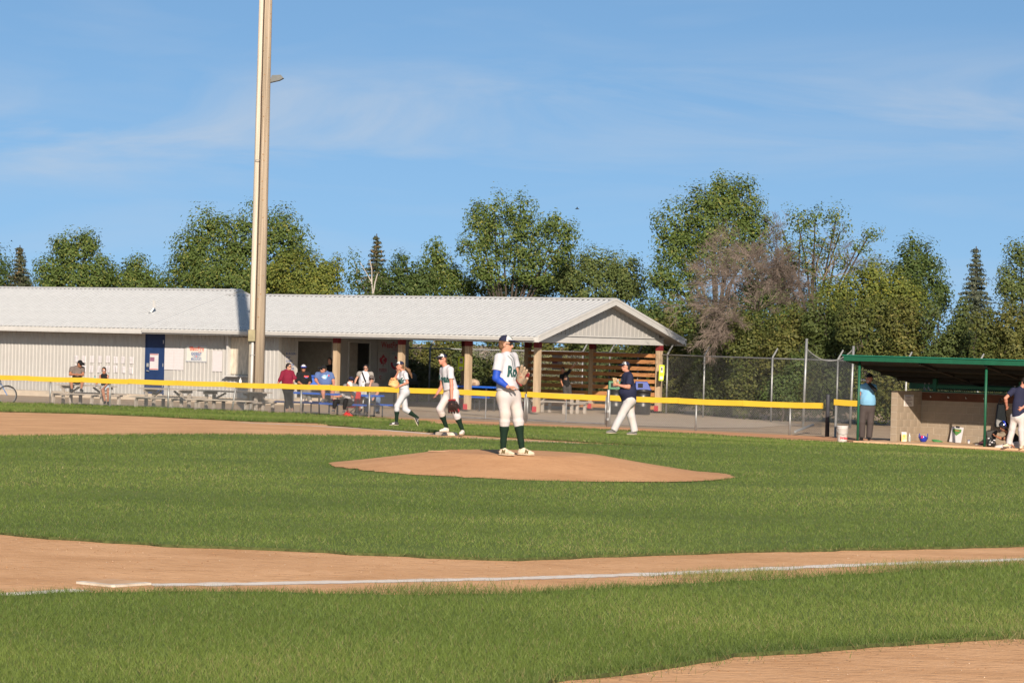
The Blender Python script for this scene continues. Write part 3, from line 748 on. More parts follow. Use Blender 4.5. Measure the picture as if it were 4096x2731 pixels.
# ---- sponsor sign
o, w, h = wallsheet('sponsor_sign', 746, 831, 1.52, 2.17, 'rectangular sponsor sign with red and navy lettering on the shed', 'sign', mat('sign_white', (.50, .50, .47), .5, .03))
MB().box(-w + .015, w - .015, -.009, -.006, .015, .03).build('border', M_INK, o); MB().box(-w + .015, w - .015, -.009, -.006, h - .03, h - .015).build('border', M_INK, o)
MB().box(-w + .015, -w + .025, -.009, -.006, .03, h - .03).build('border', M_INK, o); MB().box(w - .025, w - .015, -.009, -.006, .03, h - .03).build('border', M_INK, o)
M_FIRE = mat('sign_red', (.66, .10, .06), .6, .1, 9)
text_on('lettering', 'estFire', .24, (.10, -.0095, h * .78), (1, 0, 0), (0, 0, 1), M_FIRE, o, .004, width=w * 1.02)
fl = MB()
for k in range(3):
    x0 = -w * .68 + k * .065
    fl.prism([(x0, -.011, h * .92), (x0 + .05, -.011, h * .66), (x0 + .085, -.011, h * .66), (x0 + .045, -.011, h * .93)], (0, .002, 0))
fl.build('flame_letter', M_FIRE, o)
text_on('lettering', 'ENERGY LTD', .06, (w * .42, -.0095, h * .605), (1, 0, 0), (0, 0, 1), M_FIRE, o, width=w * .5)
text_on('lettering', 'KINDERSLEY', .17, (0, -.0095, h * .47), (1, 0, 0), (0, 0, 1), M_INK, o, .006, width=w * .98)
text_on('lettering', 'MINOR SPORTS', .14, (0, -.0095, h * .165), (1, 0, 0), (0, 0, 1), M_INK, o, .004, width=w * .98)
MB().prism([(-w * .5, -.0105, h * .32), (0, -.0105, h * .285), (w * .5, -.0105, h * .32), (0, -.0105, h * .355)], (0, .002, 0)).build('emblem', M_INK, o)
MB().prism([(-.03, -.0115, h * .30), (.03, -.0115, h * .30), (.0, -.0115, h * .40)], (0, .0008, 0)).build('emblem', M_FIRE, o)
# ---- menu board on the end wall
def end_thing(name, px0, px1, z0, z1, label, cat, m):
    ya, yb = end_y(px0), end_y(px1)
    R = BM @ Matrix.Translation((xe + .032, (ya + yb) / 2, z0)) @ Matrix.Rotation(math.radians(90), 4, 'Z')
    o = empty(name, None, label, cat, M=R)           # local x runs along the wall, local -y out of it
    w = (yb - ya) / 2; MB().box(-w, w, -.006, 0, 0, z1 - z0).build('panel', m, o)
    return o, w, z1 - z0
o, w, h = end_thing('menu_board', 1143, 1189, .95, 2.0, 'white menu board reading burgers, pop, chips beside the serving doorway', 'menu board', mat('menu_white', (.44, .42, .40), .6, .04))
for k, t in enumerate(('BURGERS', 'POP', 'CHIPS', 'WATER', 'COFFEE', 'SLUSHIE', 'CHOCOLATE')):
    v, f = text_polys(t, .15)
    wd = (max(a.x for a in v) - min(a.x for a in v))
    kx = 1.25
    text_on('lettering', t, .125, (-w * .92 + wd * kx * .5 * .125 / .15, -.0095, h * (.93 - .135 * k)), (1, 0, 0), (0, 0, 1), M_INK, o, .003, width=wd * kx * .125 / .15)
# ---- boards at the back of the end wall: sponsor strip and two baseball panels
M_PANEL = mat('panel_white', (.40, .38, .36), .6, .05)
M_PRED = mat('panel_red', (.36, .03, .05), .6, .15)
o, w, h = end_thing('sponsor_board', 1513, 1612, 2.12, 2.56, 'long sponsor strip under the soffit above the two baseball panels', 'sign', M_PANEL)
text_on('lettering', 'WestFire', .34, (0, -.0095, h * .5), (1, 0, 0), (0, 0, 1), M_PRED, o, .006, width=w * 1.5)
text_on('lettering', 'ENERGY LTD', .09, (w * .5, -.0095, h * .1), (1, 0, 0), (0, 0, 1), M_PRED, o, width=w * .7)
o, w, h = end_thing('emblem_panel', 1513, 1556, 1.25, 2.10, 'panel with a red maple leaf emblem, next to the catcher panel', 'sign', M_PANEL)
leaf = [(0, .5), (.09, .33), (.2, .38), (.17, .2), (.33, .27), (.38, .17), (.5, .15), (.42, .02), (.47, -.05), (.28, -.17), (.3, -.27), (.05, -.22), (.02, -.42), (-.02, -.42), (-.05, -.22), (-.3, -.27),
        (-.28, -.17), (-.47, -.05), (-.42, .02), (-.5, .15), (-.38, .17), (-.33, .27), (-.17, .2), (-.2, .38), (-.09, .33)]
s_ = w * 1.5
me = MB(); me.prism([(a * s_, -.0095, h * .56 + b * s_) for a, b in leaf], (0, .003, 0)).build('maple_leaf', M_PRED, o)
cb = MB()
for rr in (.20, .12): 
    pts = [(math.cos(a) * rr * s_ * .9 + .03, -.012, h * .57 + math.sin(a) * rr * s_ * .9) for a in np.linspace(.9, 5.4, 14)]
    cb.tube(pts, .011, 5)
cb.build('ball_seam', M_PANEL, o)
text_on('lettering', 'BASEBALL', .1, (0, -.0095, h * .15), (1, 0, 0), (0, 0, 1), M_PRED, o, .003, width=w * 1.5)
text_on('lettering', 'CANADA', .07, (0, -.0095, h * .06), (1, 0, 0), (0, 0, 1), M_PRED, o, .002, width=w * 1.4)
o, w, h = end_thing('emblem_panel', 1558, 1612, 1.25, 2.10, 'panel with a dark red curved emblem, beside the rear post', 'sign', M_PANEL)
cb = MB(); cb.prism([(math.cos(a) * .34 * w * 2.2 * k - .0, -.0095, h * .45 + math.sin(a) * .30 * h * k) for k, aa in ((1, np.linspace(3.0, 6.5, 14)), (.62, np.linspace(6.5, 3.0, 14))) for a in aa], (0, .003, 0))
cb.build('emblem', M_PRED, o)
MB().prism([(-.09, -.0095, h * .66), (.1, -.0095, h * .66), (-.02, -.0095, h * .82)], (0, .003, 0)).build('emblem', M_PRED, o)
text_on('lettering', '2009   2010', .09, (0, -.0095, h * .9), (1, 0, 0), (0, 0, 1), mat('ink_teal', (.16, .26, .3), .7), o, .003, width=w * 1.3)
o, w, h = end_thing('small_notice', 1513, 1545, .95, 1.22, 'small notice with a red ring under the maple leaf panel', 'sign', M_PANEL)
pts = [(math.cos(a) * .07 - w * .2, -.0095, h * .42 + math.sin(a) * .06) for a in np.linspace(1, 5.4, 12)]
MB().tube(pts, .012, 5).build('ring', M_PRED, o)
MB().box(-w * .6, w * .7, -.0095, -.007, h * .75, h * .82).build('print', M_INKG, o)
# posters on the jamb between the doorways
for k, zz in enumerate((1.95, 1.62)):
    o, w, h = end_thing('jamb_poster', 1349, 1362, zz, zz + .25, ('upper' if k == 0 else 'lower') + ' small purple poster on the jamb behind the first post', 'poster', mat('poster_purple2', (.16, .07, .11), .7, .35, 14))
# grill / barbecue below the baseball panels
gy = end_y(1590)
o = empty('barbecue', None, 'black barbecue standing in the shade below the baseball panels', 'barbecue', M=BM @ Matrix.Translation((xe + .5, gy, Z0)))
MB().box(-.28, .28, -.55, .55, .72, .80).build('grill_base', M_BLACK, o); MB().box(-.25, .25, -.7, .7, .82, .86).build('side_shelf', M_BLACK, o)
MB().prism([(-.26, -.42, .87), (.26, -.42, .87), (.22, -.42, 1.1), (.05, -.42, 1.2), (-.2, -.42, 1.1)], (0, .84, 0)).build('lid', M_BLACK, o)
for a in (-.22, .22):
    for b in (-.48, .48): MB().box(a - .025, a + .025, b - .025, b + .025, 0, .719).build('leg', M_BLACK, o)
# ---- antenna panel on the roof
ax = wall_x(722)
o = empty('roof_antenna', None, 'small white antenna panel tilted on a bracket on the roof', 'antenna', M=BM @ Matrix.Translation((-19.2, 1.35, EAVE + RT + (1.35 + OV) * SLOPE)))
MB().beam((-.07, -.1, 0), (.05, 0, .22), .05, .05).build('bracket', M_STEEL, o); MB().box(-.16, .0, -.16, .02, -.02, .03).build('foot', M_STEEL, o)
MB().prism([(.02, -.06, .21), (.13, -.06, .21), (.09, -.06, .5), (-.0, -.06, .5)], (0, .07, 0)).build('panel', M_TRIM, o)
o['kind'] = 'thing'

# ================================================================== light pole
pb = at(1020, 1645, 99.6); PZ = gz(pb.x, pb.y) - .1
o = thing('light_pole', (pb.x, pb.y, PZ), 'tall twin timber light pole with a metal box rising behind the yellow fence', 'light pole')
M_POLE = mat('pole_timber', (.30, .24, .18), .9, .34, 1.6, .5, 9, stretch=(14, 14, .22))
M_POLE2 = mat('pole_timber_pale', (.44, .39, .325), .9, .26, 1.6, .4, 9, stretch=(14, 14, .22))
hb = 17.0
# the pole stands plumb; radius falls with height
MB().tube([(pb.x + .10, pb.y, PZ - .5), (pb.x + .085, pb.y, PZ + 5), (pb.x + .065, pb.y, PZ + 11), (pb.x + .05, pb.y, PZ + hb)], [.185, .17, .155, .14], 20).build('pole', M_POLE, o, smooth=True)
MB().tube([(pb.x - .16, pb.y - .05, PZ - .5), (pb.x - .15, pb.y - .05, PZ + 5), (pb.x - .14, pb.y - .05, PZ + 11), (pb.x - .13, pb.y - .05, PZ + hb - .2)], [.115, .105, .095, .085], 16).build('timber_stave', M_POLE2, o, smooth=True)
zb = at(1000, 1365, 99.4).z; zt = at(1000, 1322, 99.4).z
MB().box(pb.x - .27, pb.x - .03, pb.y - .36, pb.y - .17, zb, zt + .03).build('junction_box', mat('olive_metal', (.22, .19, .115), .5, .15, 5, metal=.3), o, bevel=.012)
MB().tube([(pb.x - .12, pb.y - .23, zb), (pb.x - .13, pb.y - .23, PZ)], .045, 10).build('conduit', M_TRIM, o, smooth=True)
for z in (zb - .45, zb - 1.45, zb + 6): MB().tube([(pb.x - .2, pb.y - .2, z), (pb.x - .12, pb.y - .285, z), (pb.x - .04, pb.y - .2, z)], .012, 6).build('conduit_strap', M_STEEL, o)
wz = [(pb.x - .045 + .004 * math.sin(z * 3), pb.y - .18, z) for z in np.arange(PZ + .4, PZ + hb - .5, .5)]
MB().tube(wz, .022, 5).build('dark_gap_strip', mat('dark_gap_brown', (.05, .032, .022), .7), o)  # dark strip drawn in as the shadowed gap between pole and stave
lz = at(1095, 322, 100).z; lx = pb.x
MB().prism([(lx + .19, pb.y + .05, lz - .1), (lx + .5, pb.y + .05, lz - .02), (lx + .64, pb.y + .05, lz + .06), (lx + .55, pb.y + .05, lz + .16), (lx + .25, pb.y + .05, lz + .14)], (0, .35, 0)).build('floodlight', mat('lamp_grey', (.10, .105, .105), .45, .1), o)
MB().tube([(lx + .1, pb.y + .2, lz), (lx + .3, pb.y + .2, lz + .02)], .04, 8).build('lamp_arm', M_STEEL, o)
MB().box(lx - 1.5, lx + 1.5, pb.y - .45, pb.y - .32, PZ + 15.5, PZ + 15.7).build('cross_arm', M_POLE, o)
# knots and a check running down the timber
kb = MB()
for k in range(46):
    z = PZ + 2.5 + k * .31 + random.uniform(-.1, .1); a = random.uniform(-2.3, -.4); r = .178 - .0027 * (z - PZ)
    cx = pb.x + .092 - .0025 * (z - PZ)
    kb.tube([(cx + math.cos(a) * (r - .01), pb.y + math.sin(a) * (r - .01), z), (cx + math.cos(a) * (r + .008), pb.y + math.sin(a) * (r + .008), z)], [.045, .02], 6)
kb.build('knots', mat('knot', (.26, .16, .09), .8), o)
# ================================================================== fences, gates, dugout
M_YEL = mat('yellow_cap', (.56, .365, .03), .42, .08, 1.5, .12, 6, spec=.45)
M_WIRE = mat('fence_wire', (.24, .24, .235), .4, .1, 5, metal=.5)
M_PIPE = mat('fence_pipe', (.27, .275, .275), .5, .18, 7, metal=.6)
def chainlink(mb, a, b, z0, z1, pitch=.072, r=.0030):
    """two families of diagonal wires between uprights a and b (xy), from z0 to z1 above each end's ground"""
    a, b = Vector(a[:2]), Vector(b[:2]); L = (b - a).length; d = (b - a) / L
    ga, gb = gz(a.x, a.y), gz(b.x, b.y); H = z1 - z0
    nrm = Vector((-d.y, d.x, 0))
    def pt(s, h): 
        p = a + d * s; return Vector((p.x, p.y, ga + (gb - ga) * s / L + z0 + h))
    k = -H
    while k < L:
        for sg in (1, -1):
            s0, h0, s1, h1 = k, 0, k + H, H
            if s0 < 0: h0 = -s0; s0 = 0
            if s1 > L: h1 = H - (s1 - L); s1 = L
            if h1 - h0 < .02: continue
            q0, q1 = (pt(s0, h0), pt(s1, h1)) if sg > 0 else (pt(s0, H - h0), pt(s1, H - h1))
            mb.tube([q0, q1], r, 3, False)
        k += pitch
    return mb
fu3 = Vector((FU.x, FU.y, 0)); fn3 = Vector((FN.x, FN.y, 0))
def fence_at(px):
    """point of the low fence line seen at this column"""
    r = (px - 2048) / FPX
    # X + h*roll ~ r*Y ; use fence mid height
    o, d = FA, FU
    rr = r + 0.027 * 0 
    t = (rr * o.y - o.x) / (d.x - rr * d.y)
    p = o + d * t
    return Vector((p.x, p.y, gz(p.x, p.y)))
HC = .93
def cap_section(mb, a, b, za, zb, h=.165, w=.10):
    """rounded plastic cap between two points; za, zb = heights of its top"""
    a, b = Vector(a), Vector(b); s = Vector((FN.x, FN.y, 0)) * (w / 2)
    n = 6
    def prof(p, z):
        out = []
        for x, y in ((-1, -h), (-1.0, -h * .5), (-1.0, -.012), (-.85, -.002), (0, 0), (.85, -.002), (1.0, -.012), (1.0, -h * .5), (1, -h)):
            out.append((p.x + s.x * x, p.y + s.y * x, z + y))
        return out
    mb_i = len(mb.v)
    for k in range(n + 1):
        u = k / n; p = a.lerp(b, u); z = za + (zb - za) * u - .03 * (4 * u * (1 - u)) * .4
        mb.v += prof(p, z)
    for k in range(n):
        for j in range(9):
            p0 = mb_i + k * 9 + j; p1 = mb_i + k * 9 + (j + 1) % 9
            mb.f.append((p0, p1, p1 + 9, p0 + 9))
    mb.f.append(tuple(mb_i + j for j in range(9))); mb.f.append(tuple(mb_i + n * 9 + j for j in reversed(range(9))))
    return mb
def low_fence(posts_px, ends, label, caps_px, cat='fence', post_lean=()):
    p0 = fence_at(ends[0]); o = thing('chain_link_fence', p0, label, cat)
    for px in posts_px:
        p = fence_at(px); lean = .13 if px in post_lean else 0
        MB().tube([p + Vector((-lean, 0, -.1)), p + Vector((0, 0, HC - .08))], .032, 10).build('fence_post', M_PIPE, o, smooth=True)
    a, b = fence_at(ends[0]), fence_at(ends[1])
    MB().tube([a + Vector((0, 0, HC - .09)), b + Vector((0, 0, HC - .09))], .022, 8).build('top_rail', M_PIPE, o)
    L = (b - a).length; n = max(1, int(L / 3)); mb = MB()
    for k in range(n): chainlink(mb, a.lerp(b, k / n), a.lerp(b, (k + 1) / n), .04, HC - .1)
    mb.build('wire_mesh', M_WIRE, o); o2 = o
    MB().tube([a + Vector((0, 0, .05)), a.lerp(b, .5) + Vector((0, 0, .045)), b + Vector((0, 0, .05))], .006, 5).build('bottom_wire', M_WIRE, o)
    for x0, x1 in zip(caps_px[:-1], caps_px[1:]):
        q0, q1 = fence_at(x0 + .9), fence_at(x1)
        dz0, dz1 = random.uniform(-.012, .012), random.uniform(-.012, .012)
        cap_section(MB(), q0, q1, q0.z + HC + .02 + dz0, q1.z + HC + .02 + dz1).build('cap_section', M_YEL, o)
    return o
low_fence([-380, -30, 207, 446, 680, 950, 1211, 1484, 1772], (-700, 1780), 'long low chain link fence with yellow cap in front of the shed',
          [-700, -420, -160, 120, 332, 521, 716, 912, 1122, 1330, 1547, 1780], post_lean=(950,))
low_fence([2446, 2792, 3168], (2448, 3296), 'low chain link fence with yellow cap ending near the dugout', [2448, 2722, 2980, 3296])
# gates
def gate(px0, px1, label, midpx):
    a, b = fence_at(px0), fence_at(px1); o = thing('chain_link_gate', a, label, 'gate')
    for p in (a, b): MB().tube([p + Vector((0, 0, .04)), p + Vector((0, 0, HC - .04))], .024, 8).build('gate_upright', M_PIPE, o, smooth=True)
    for z in (.07, HC - .1): MB().tube([a + Vector((0, 0, z)), b + Vector((0, 0, z))], .024, 8).build('gate_rail', M_PIPE, o)
    m = fence_at(midpx); MB().tube([m + Vector((0, 0, .08)), m + Vector((0, 0, HC - .1))], .018, 8).build('gate_bar', M_PIPE, o)
    mb = MB(); chainlink(mb, a, a.lerp(b, .5), .08, HC - .1); chainlink(mb, a.lerp(b, .5), b, .08, HC - .1); mb.build('wire_mesh', M_WIRE, o)
    cap_section(MB(), a, b, a.z + HC + .03, b.z + HC + .01).build('cap_section', M_YEL, o)
gate(1786, 2106, 'yellow capped gate leaf behind the pitcher', 1950)
gate(2117, 2430, 'yellow capped gate leaf hinged on the thick post by the coach', 2272)
for px, h, lab in ((2111.5, .9, 'thin gate stop post between the two gate leaves'), (2440, 1.12, 'thick galvanised gate post beside the walking coach')):
    p = fence_at(px); r = .022 if h < 1 else .052
    o = thing('gate_post', p, lab, 'post')
    MB().lathe([(r, -.1), (r, h - .03), (r * .8, h - .008), (r * .3, h)], 14, p).build('post', M_PIPE, o, smooth=True)
    if h > 1:
        for z in (.18, .42, .72): MB().lathe([(r + .012, z), (r + .012, z + .07)], 14, p).build('hinge_band', M_PIPE, o)
# black end post and the short return of fence behind the umpire
p = fence_at(3318); o = thing('end_post', p, 'dark weathered post at the end of the fence near the bucket', 'post')
MB().lathe([(.062, -.1), (.06, 1.16), (.05, 1.2), (.02, 1.215)], 12, p).build('post', mat('black_post', (.035, .037, .045), .6, .3, 5), o, smooth=True)
a, b = at(3341, 1732, 87.8), at(3470, 1738, 87.2); a.z = gz(a.x, a.y); b.z = gz(b.x, b.y)
o = thing('chain_link_fence', a, 'short yellow capped fence panel behind the umpire', 'fence')
MB().tube([a + Vector((0, 0, -.1)), a + Vector((0, 0, .98))], .035, 8).build('fence_post', M_PIPE, o); MB().tube([b + Vector((0, 0, -.1)), b + Vector((0, 0, .98))], .035, 8).build('fence_post', M_PIPE, o)
mb = MB(); chainlink(mb, a, b, .05, .95); mb.build('wire_mesh', M_WIRE, o)
cap_section(MB(), a - fu3 * .05, b, a.z + 1.06, b.z + 1.05, .17).build('cap_section', M_YEL, o)

# tall security fence at the back, with outward arms
def tall_fence(pts, label, H=2.17, arms=True):
    P = [Vector((x, y, gz(x, y))) for x, y in pts]
    o = thing('security_fence', P[0], label, 'fence'); mb = MB(); tw = MB()
    for i in range(len(P) - 1):
        a, b = P[i], P[i + 1]; n = max(1, round((b - a).length / 3.0))
        for k in range(n + (1 if i == len(P) - 2 else 0)):
            p = a.lerp(b, k / n); t = p + Vector((0, 0, H))
            MB().tube([p + Vector((0, 0, -.1)), t], .036, 8).build('fence_post', M_PIPE, o, smooth=True)
            if arms: MB().tube([t, t + Vector((.18, .05, .33))], [.034, .028], 8).build('angled_arm', M_PIPE, o)
        MB().tube([a + Vector((0, 0, H - .03)), b + Vector((0, 0, H - .03))], .025, 8).build('top_rail', M_PIPE, o)
        for k in range(n): chainlink(mb, a.lerp(b, k / n), a.lerp(b, (k + 1) / n), .05, H, .085, .0012)
    mb.build('wire_mesh', M_WIRE, o)
    return o
FLINE_ = None
tall_fence([(-9.5, 122.5), (2.87, 121.0), (5.9, 113.5), (7.05, 109.6), (9.2, 105.8), (11.3, 103.9), (15.5, 99.6), (24, 91)], 'tall chain link security fence with angled arms behind the shelter')
# net of the batting cage
p1, p2 = at(3212, 1696, 100), at(3400, 1692, 100.5)
p1.z, p2.z = gz(p1.x, p1.y), gz(p2.x, p2.y)
o = thing('batting_net', p1, 'dark sagging practice net hung between two tall pipes', 'net')
for p, h in ((p1, 2.85), (p2, 2.65)): MB().tube([p + Vector((0, 0, -.1)), p + Vector((.05, 0, h))], .045, 10).build('pipe', M_PIPE, o, smooth=True)
nb = MB(); L = (p2 - p1)
def npt(u, v):
    top = 2.6 - .42 * math.sin(math.pi * u) ** .8 - .1 * u; q = p1.lerp(p2, u); 
    return Vector((q.x, q.y + .06 * math.sin(u * 9) * v, q.z + .05 + (top - .05) * v))
for i in range(46):
    u = i / 45; nb.tube([npt(u, v) for v in np.linspace(0, 1, 6)], .0042, 3, False)
for j in range(70):
    v = j / 69; nb.tube([npt(u, v) for u in np.linspace(0, 1, 12)], .0042, 3, False)
nb.build('netting', mat('net_black', (.05, .055, .06), .8), o)
MB().tube([npt(u, 1) for u in np.linspace(0, 1, 14)], .013, 5).build('head_rope', mat('rope_grey', (.2, .2, .2), .8), o)
# pipe leaning on the gravel and a length of dark hose
a, b = at(3180, 1735, 90), at(3252, 1698, 93); a.z = gz(a.x, a.y) + .02; b.z = gz(b.x, b.y) + .16
MBp = MB().tube([a, b], .04, 8); one('loose_pipe', MBp, M_PIPE, a, 'loose steel pipe lying on the gravel behind the fence end', 'pipe', smooth=True)

# ------------------------------------------------------------------ dugout
M_GREEN = mat('dugout_green', (.008, .080, .042), .5, .12, 4, spec=.4)
M_GRN2 = mat('dugout_roof_green', (.012, .12, .078), .5, .12, 4)
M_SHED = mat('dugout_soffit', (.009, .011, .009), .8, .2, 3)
M_BLOCK = mat('concrete_block', (.25, .20, .148), .92, .09, 3, .35, 45)
M_MORT = mat('mortar', (.31, .26, .205), .95, .06, 5)
DA = math.radians(36)
DU, DN = Vector((math.cos(DA), -math.sin(DA), 0)), Vector((math.sin(DA), math.cos(DA), 0))
DZ = -.38
d0 = at(3430, 1765, 82.3)
DM = Matrix(((DU.x, DN.x, 0, d0.x), (DU.y, DN.y, 0, d0.y), (0, 0, 1, DZ), (0, 0, 0, 1)))
dug = empty('dugout', None, 'green roofed concrete block dugout at the edge of the field', 'dugout', M=DM)
LEN = 8.2; PB = 1.14; PW = 2.55                      # side wall front, back wall face (depths)
FT = 2.22                                            # underside of roof front
BK = 1.60                                            # underside at the back, depth 3.75
def rz(y): return FT - (FT - BK) * (y + .2) / 3.95
for x in (0, 3.86, 7.72):
    MB().tube([(x, 0, .02), (x, 0, FT - .02)], .036, 12).build('post', M_GREEN, dug, smooth=True)
for x in (.95, 3.6, 6.4):
    MB().box(x - .06, x + .06, PW + .03, PW + .13, 1.40, rz(PW + .1)).build('rear_post', M_GREEN, dug)
mb = MB()
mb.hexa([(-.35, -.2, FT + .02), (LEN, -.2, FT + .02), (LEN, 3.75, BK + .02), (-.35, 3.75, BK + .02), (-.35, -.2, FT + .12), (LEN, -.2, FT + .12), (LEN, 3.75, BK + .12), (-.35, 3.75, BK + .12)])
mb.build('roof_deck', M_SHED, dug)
MB().box(-.37, LEN, -.24, -.203, FT - .0, FT + .13).build('fascia', M_GREEN, dug)
sh = MB().hexa([(-.40, -.27, FT + .135), (LEN, -.27, FT + .135), (LEN, 3.8, BK + .125), (-.40, 3.8, BK + .125), (-.40, -.27, FT + .165), (LEN, -.27, FT + .165), (LEN, 3.8, BK + .155), (-.40, 3.8, BK + .155)])
sh.build('roof_sheet', M_GRN2, dug)
MB().hexa([(-.385, -.2, FT + .0), (-.352, -.2, FT + .0), (-.352, 3.75, BK), (-.385, 3.75, BK), (-.385, -.2, FT + .13), (-.352, -.2, FT + .13), (-.352, 3.75, BK + .12), (-.385, 3.75, BK + .12)]).build('rake_board', M_GREEN, dug)
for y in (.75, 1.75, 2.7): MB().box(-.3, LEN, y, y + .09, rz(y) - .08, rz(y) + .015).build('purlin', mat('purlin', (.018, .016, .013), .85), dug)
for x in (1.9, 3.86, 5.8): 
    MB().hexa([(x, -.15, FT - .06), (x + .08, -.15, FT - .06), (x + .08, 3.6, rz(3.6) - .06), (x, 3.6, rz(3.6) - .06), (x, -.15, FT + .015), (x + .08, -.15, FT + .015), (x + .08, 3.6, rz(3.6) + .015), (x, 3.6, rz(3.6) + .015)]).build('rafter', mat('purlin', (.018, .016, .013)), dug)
MB().box(-.35, LEN, 3.52, 3.56, 1.46, rz(3.54) - .002).build('rear_shade_board', M_GREEN, dug)  # board added under the rear edge to cut skylight and darken the inside
# concrete floor slab with a worn front edge
MB().box(-.05, LEN, -.14, 3.0, -.3, .035).build('floor_slab', mat('dugout_floor', (.50, .34, .21), .95, .12, 2, .2, 20), dug)
MB().box(LEN - .2, LEN, .3, PW + .2, .03, 2.1).build('end_shade_wall', M_BLOCK, dug)  # out of view, added to keep light out of the open end
# block walls: mortar core plus single blocks
MB().box(.46, LEN, PW + .006, PW + .2, .03, 1.405).build('mortar_core', M_MORT, dug)
MB().box(.386, .574, PB + .006, PW, .03, 1.405).build('mortar_core', M_MORT, dug)
bw, bh = .4, .2
blk = MB().box(.005, bw - .005, 0, .2, .005, bh - .005).mesh('block', M_BLOCK, bevel=.006)
half = MB().box(.005, bw / 2 - .005, 0, .2, .005, bh - .005).mesh('half_block', M_BLOCK, bevel=.006)
for r in range(7):
    z = .03 + r * bh; off = 0 if r % 2 else -bw / 2; x = .58 + off
    if off: link('block', half, dug, (.58, PW, z)); x = .58 + bw / 2
    while x < 6.9:
        link('block', blk, dug, (x, PW + random.uniform(-.003, .003), z)); x += bw
sbl = MB().box(.38, .58, .005, bw - .005, .005, bh - .005).mesh('block', M_BLOCK, bevel=.006)
sbh = MB().box(.38, .58, .005, .205, .005, bh - .005).mesh('half_block', M_BLOCK, bevel=.006)
for r in range(7):
    z = .03 + r * bh
    if r % 2: link('block', sbh, dug, (0, PB, z)); ys0 = PB + .21
    else: ys0 = PB
    k = 0; y = ys0
    while y + bw < PW + .02: link('block', sbl, dug, (0, y, z)); y += bw
    if y + .21 < PW + .02: link('block', sbh, dug, (0, y, z))
# timber rail with hooks along the back wall, sill and mesh over it
MB().box(.6, 6.9, PW - .03, PW - .003, 1.17, 1.39).build('coat_rail', mat('coat_rail', (.085, .032, .016), .8, .2, 3), dug)
for x in np.arange(.9, 6.5, .55): MB().tube([(x, PW - .03, 1.27), (x, PW - .10, 1.26), (x, PW - .11, 1.30)], .010, 6).build('hook', M_STEEL, dug)
MB().box(.36, LEN, PW - .02, PW + .2, 1.412, 1.44).build('sill', M_GREEN, dug)
MB().box(.36, LEN, PW + .05, PW + .12, 1.52, 1.60).build('rail', M_GREEN, dug)
mb = MB()
for x in np.arange(.4, 7, .06): mb.tube([(x, PW + .08, 1.44), (x + .08, PW + .08, 1.53)], .004, 3, False)
mb.build('wire_mesh', M_WIRE, dug)
def dloc(x, y, z): return DM @ Vector((x, y, z))
def dthing(name, x, y, z, label, cat, rot=0, group=None):
    return empty(name, None, label, cat, group, M=DM @ Matrix.Translation((x, y, z)) @ Matrix.Rotation(rot, 4, 'Z'))
# rules sign on the side wall
o = empty('rules_sign', None, 'white rules sign fixed to the dugout block wall', 'sign', M=DM @ Matrix.Translation((.582, 1.78, 1.0)) @ Matrix.Rotation(math.radians(90), 4, 'Z'))
MB().box(-.27, .27, -.008, 0, 0, .32).build('panel', mat('sign_grey', (.62, .58, .54), .6), o)
for k in range(6): MB().box(-.20, .20 - .05 * (k % 3), -.011, -.008, .04 + .042 * k, .056 + .042 * k).build('text_line', mat('ink_brown', (.16, .10, .10), .7), o)
MB().box(-.24, .24, -.011, -.008, .288, .306).build('text_line', M_INK, o)
# ================================================================== trees and shrubs
M_LEAF = attr_mat('leaf', .6, .30, .2)
M_BARK = mat('bark', (.050, .040, .032), .9, .3, 6, .5, 20, stretch=(3, 3, .6))
M_DEADW = mat('dead_wood', (.155, .122, .103), .9, .25, 5, .4, 20)
M_BIRCH = mat('pale_bark', (.33, .30, .27), .8, .25, 5, .3, 15)
def leaf_cloud(P, size, cols, rs, up=.35, asp=.55, out=None, wild=.40):
    """P (n,3) leaf centres -> quads; out = outward directions that leaves tend to face"""
    n = len(P); s = size * (.6 + .8 * rs.random(n))
    a = rs.normal(size=(n, 3)); a[:, 2] *= .8
    nn = rs.normal(size=(n, 3)) * wild + np.array((0, -.15, up))
    if out is not None: nn = nn + out * 1.15
    b = np.cross(nn, a); b /= np.linalg.norm(b, axis=1)[:, None] + 1e-9; a = np.cross(b, nn); a /= np.linalg.norm(a, axis=1)[:, None] + 1e-9
    A, B = a * s[:, None] * .5, b * s[:, None] * .5 * asp
    V = np.stack([P - A, P + B * 1.0 - A * .1, P + A, P - B - A * .1], 1)
    C = np.ones((n, 4, 4), np.float32); C[:, :, :3] = cols[:, None, :]
    return V.reshape(-1, 3), np.arange(4 * n).reshape(-1, 4), C.reshape(-1, 4)
PAL = {'ash': ((.098, .140, .036), (.070, .108, .028), (.19, .20, .055), .10), 'dark': ((.072, .110, .032), (.052, .082, .025), (.12, .14, .045), .08),
       'yellow': ((.135, .160, .034), (.092, .122, .027), (.21, .21, .045), .18), 'olive': ((.092, .108, .030), (.064, .080, .024), (.135, .135, .042), .12),
       'pale': ((.110, .145, .048), (.076, .108, .036), (.16, .18, .065), .12), 'spruce': ((.085, .105, .075), (.050, .065, .048), (.14, .15, .11), .2), 'spruceb': ((.085, .095, .055), (.05, .06, .036), (.20, .14, .075), .2)}
def pick(n, pal, rs, clump):
    a, b, c, f = PAL[pal]; a, b, c = [np.array(q) * (1.02, 1.0, .92) for q in (a, b, c)]; u = rs.random((n, 1)); col_ = a * (1 - u) + b * u
    y = rs.random(n) < f * clump; col_[y] = c
    return col_ * (.92 + .16 * rs.random((n, 1)))
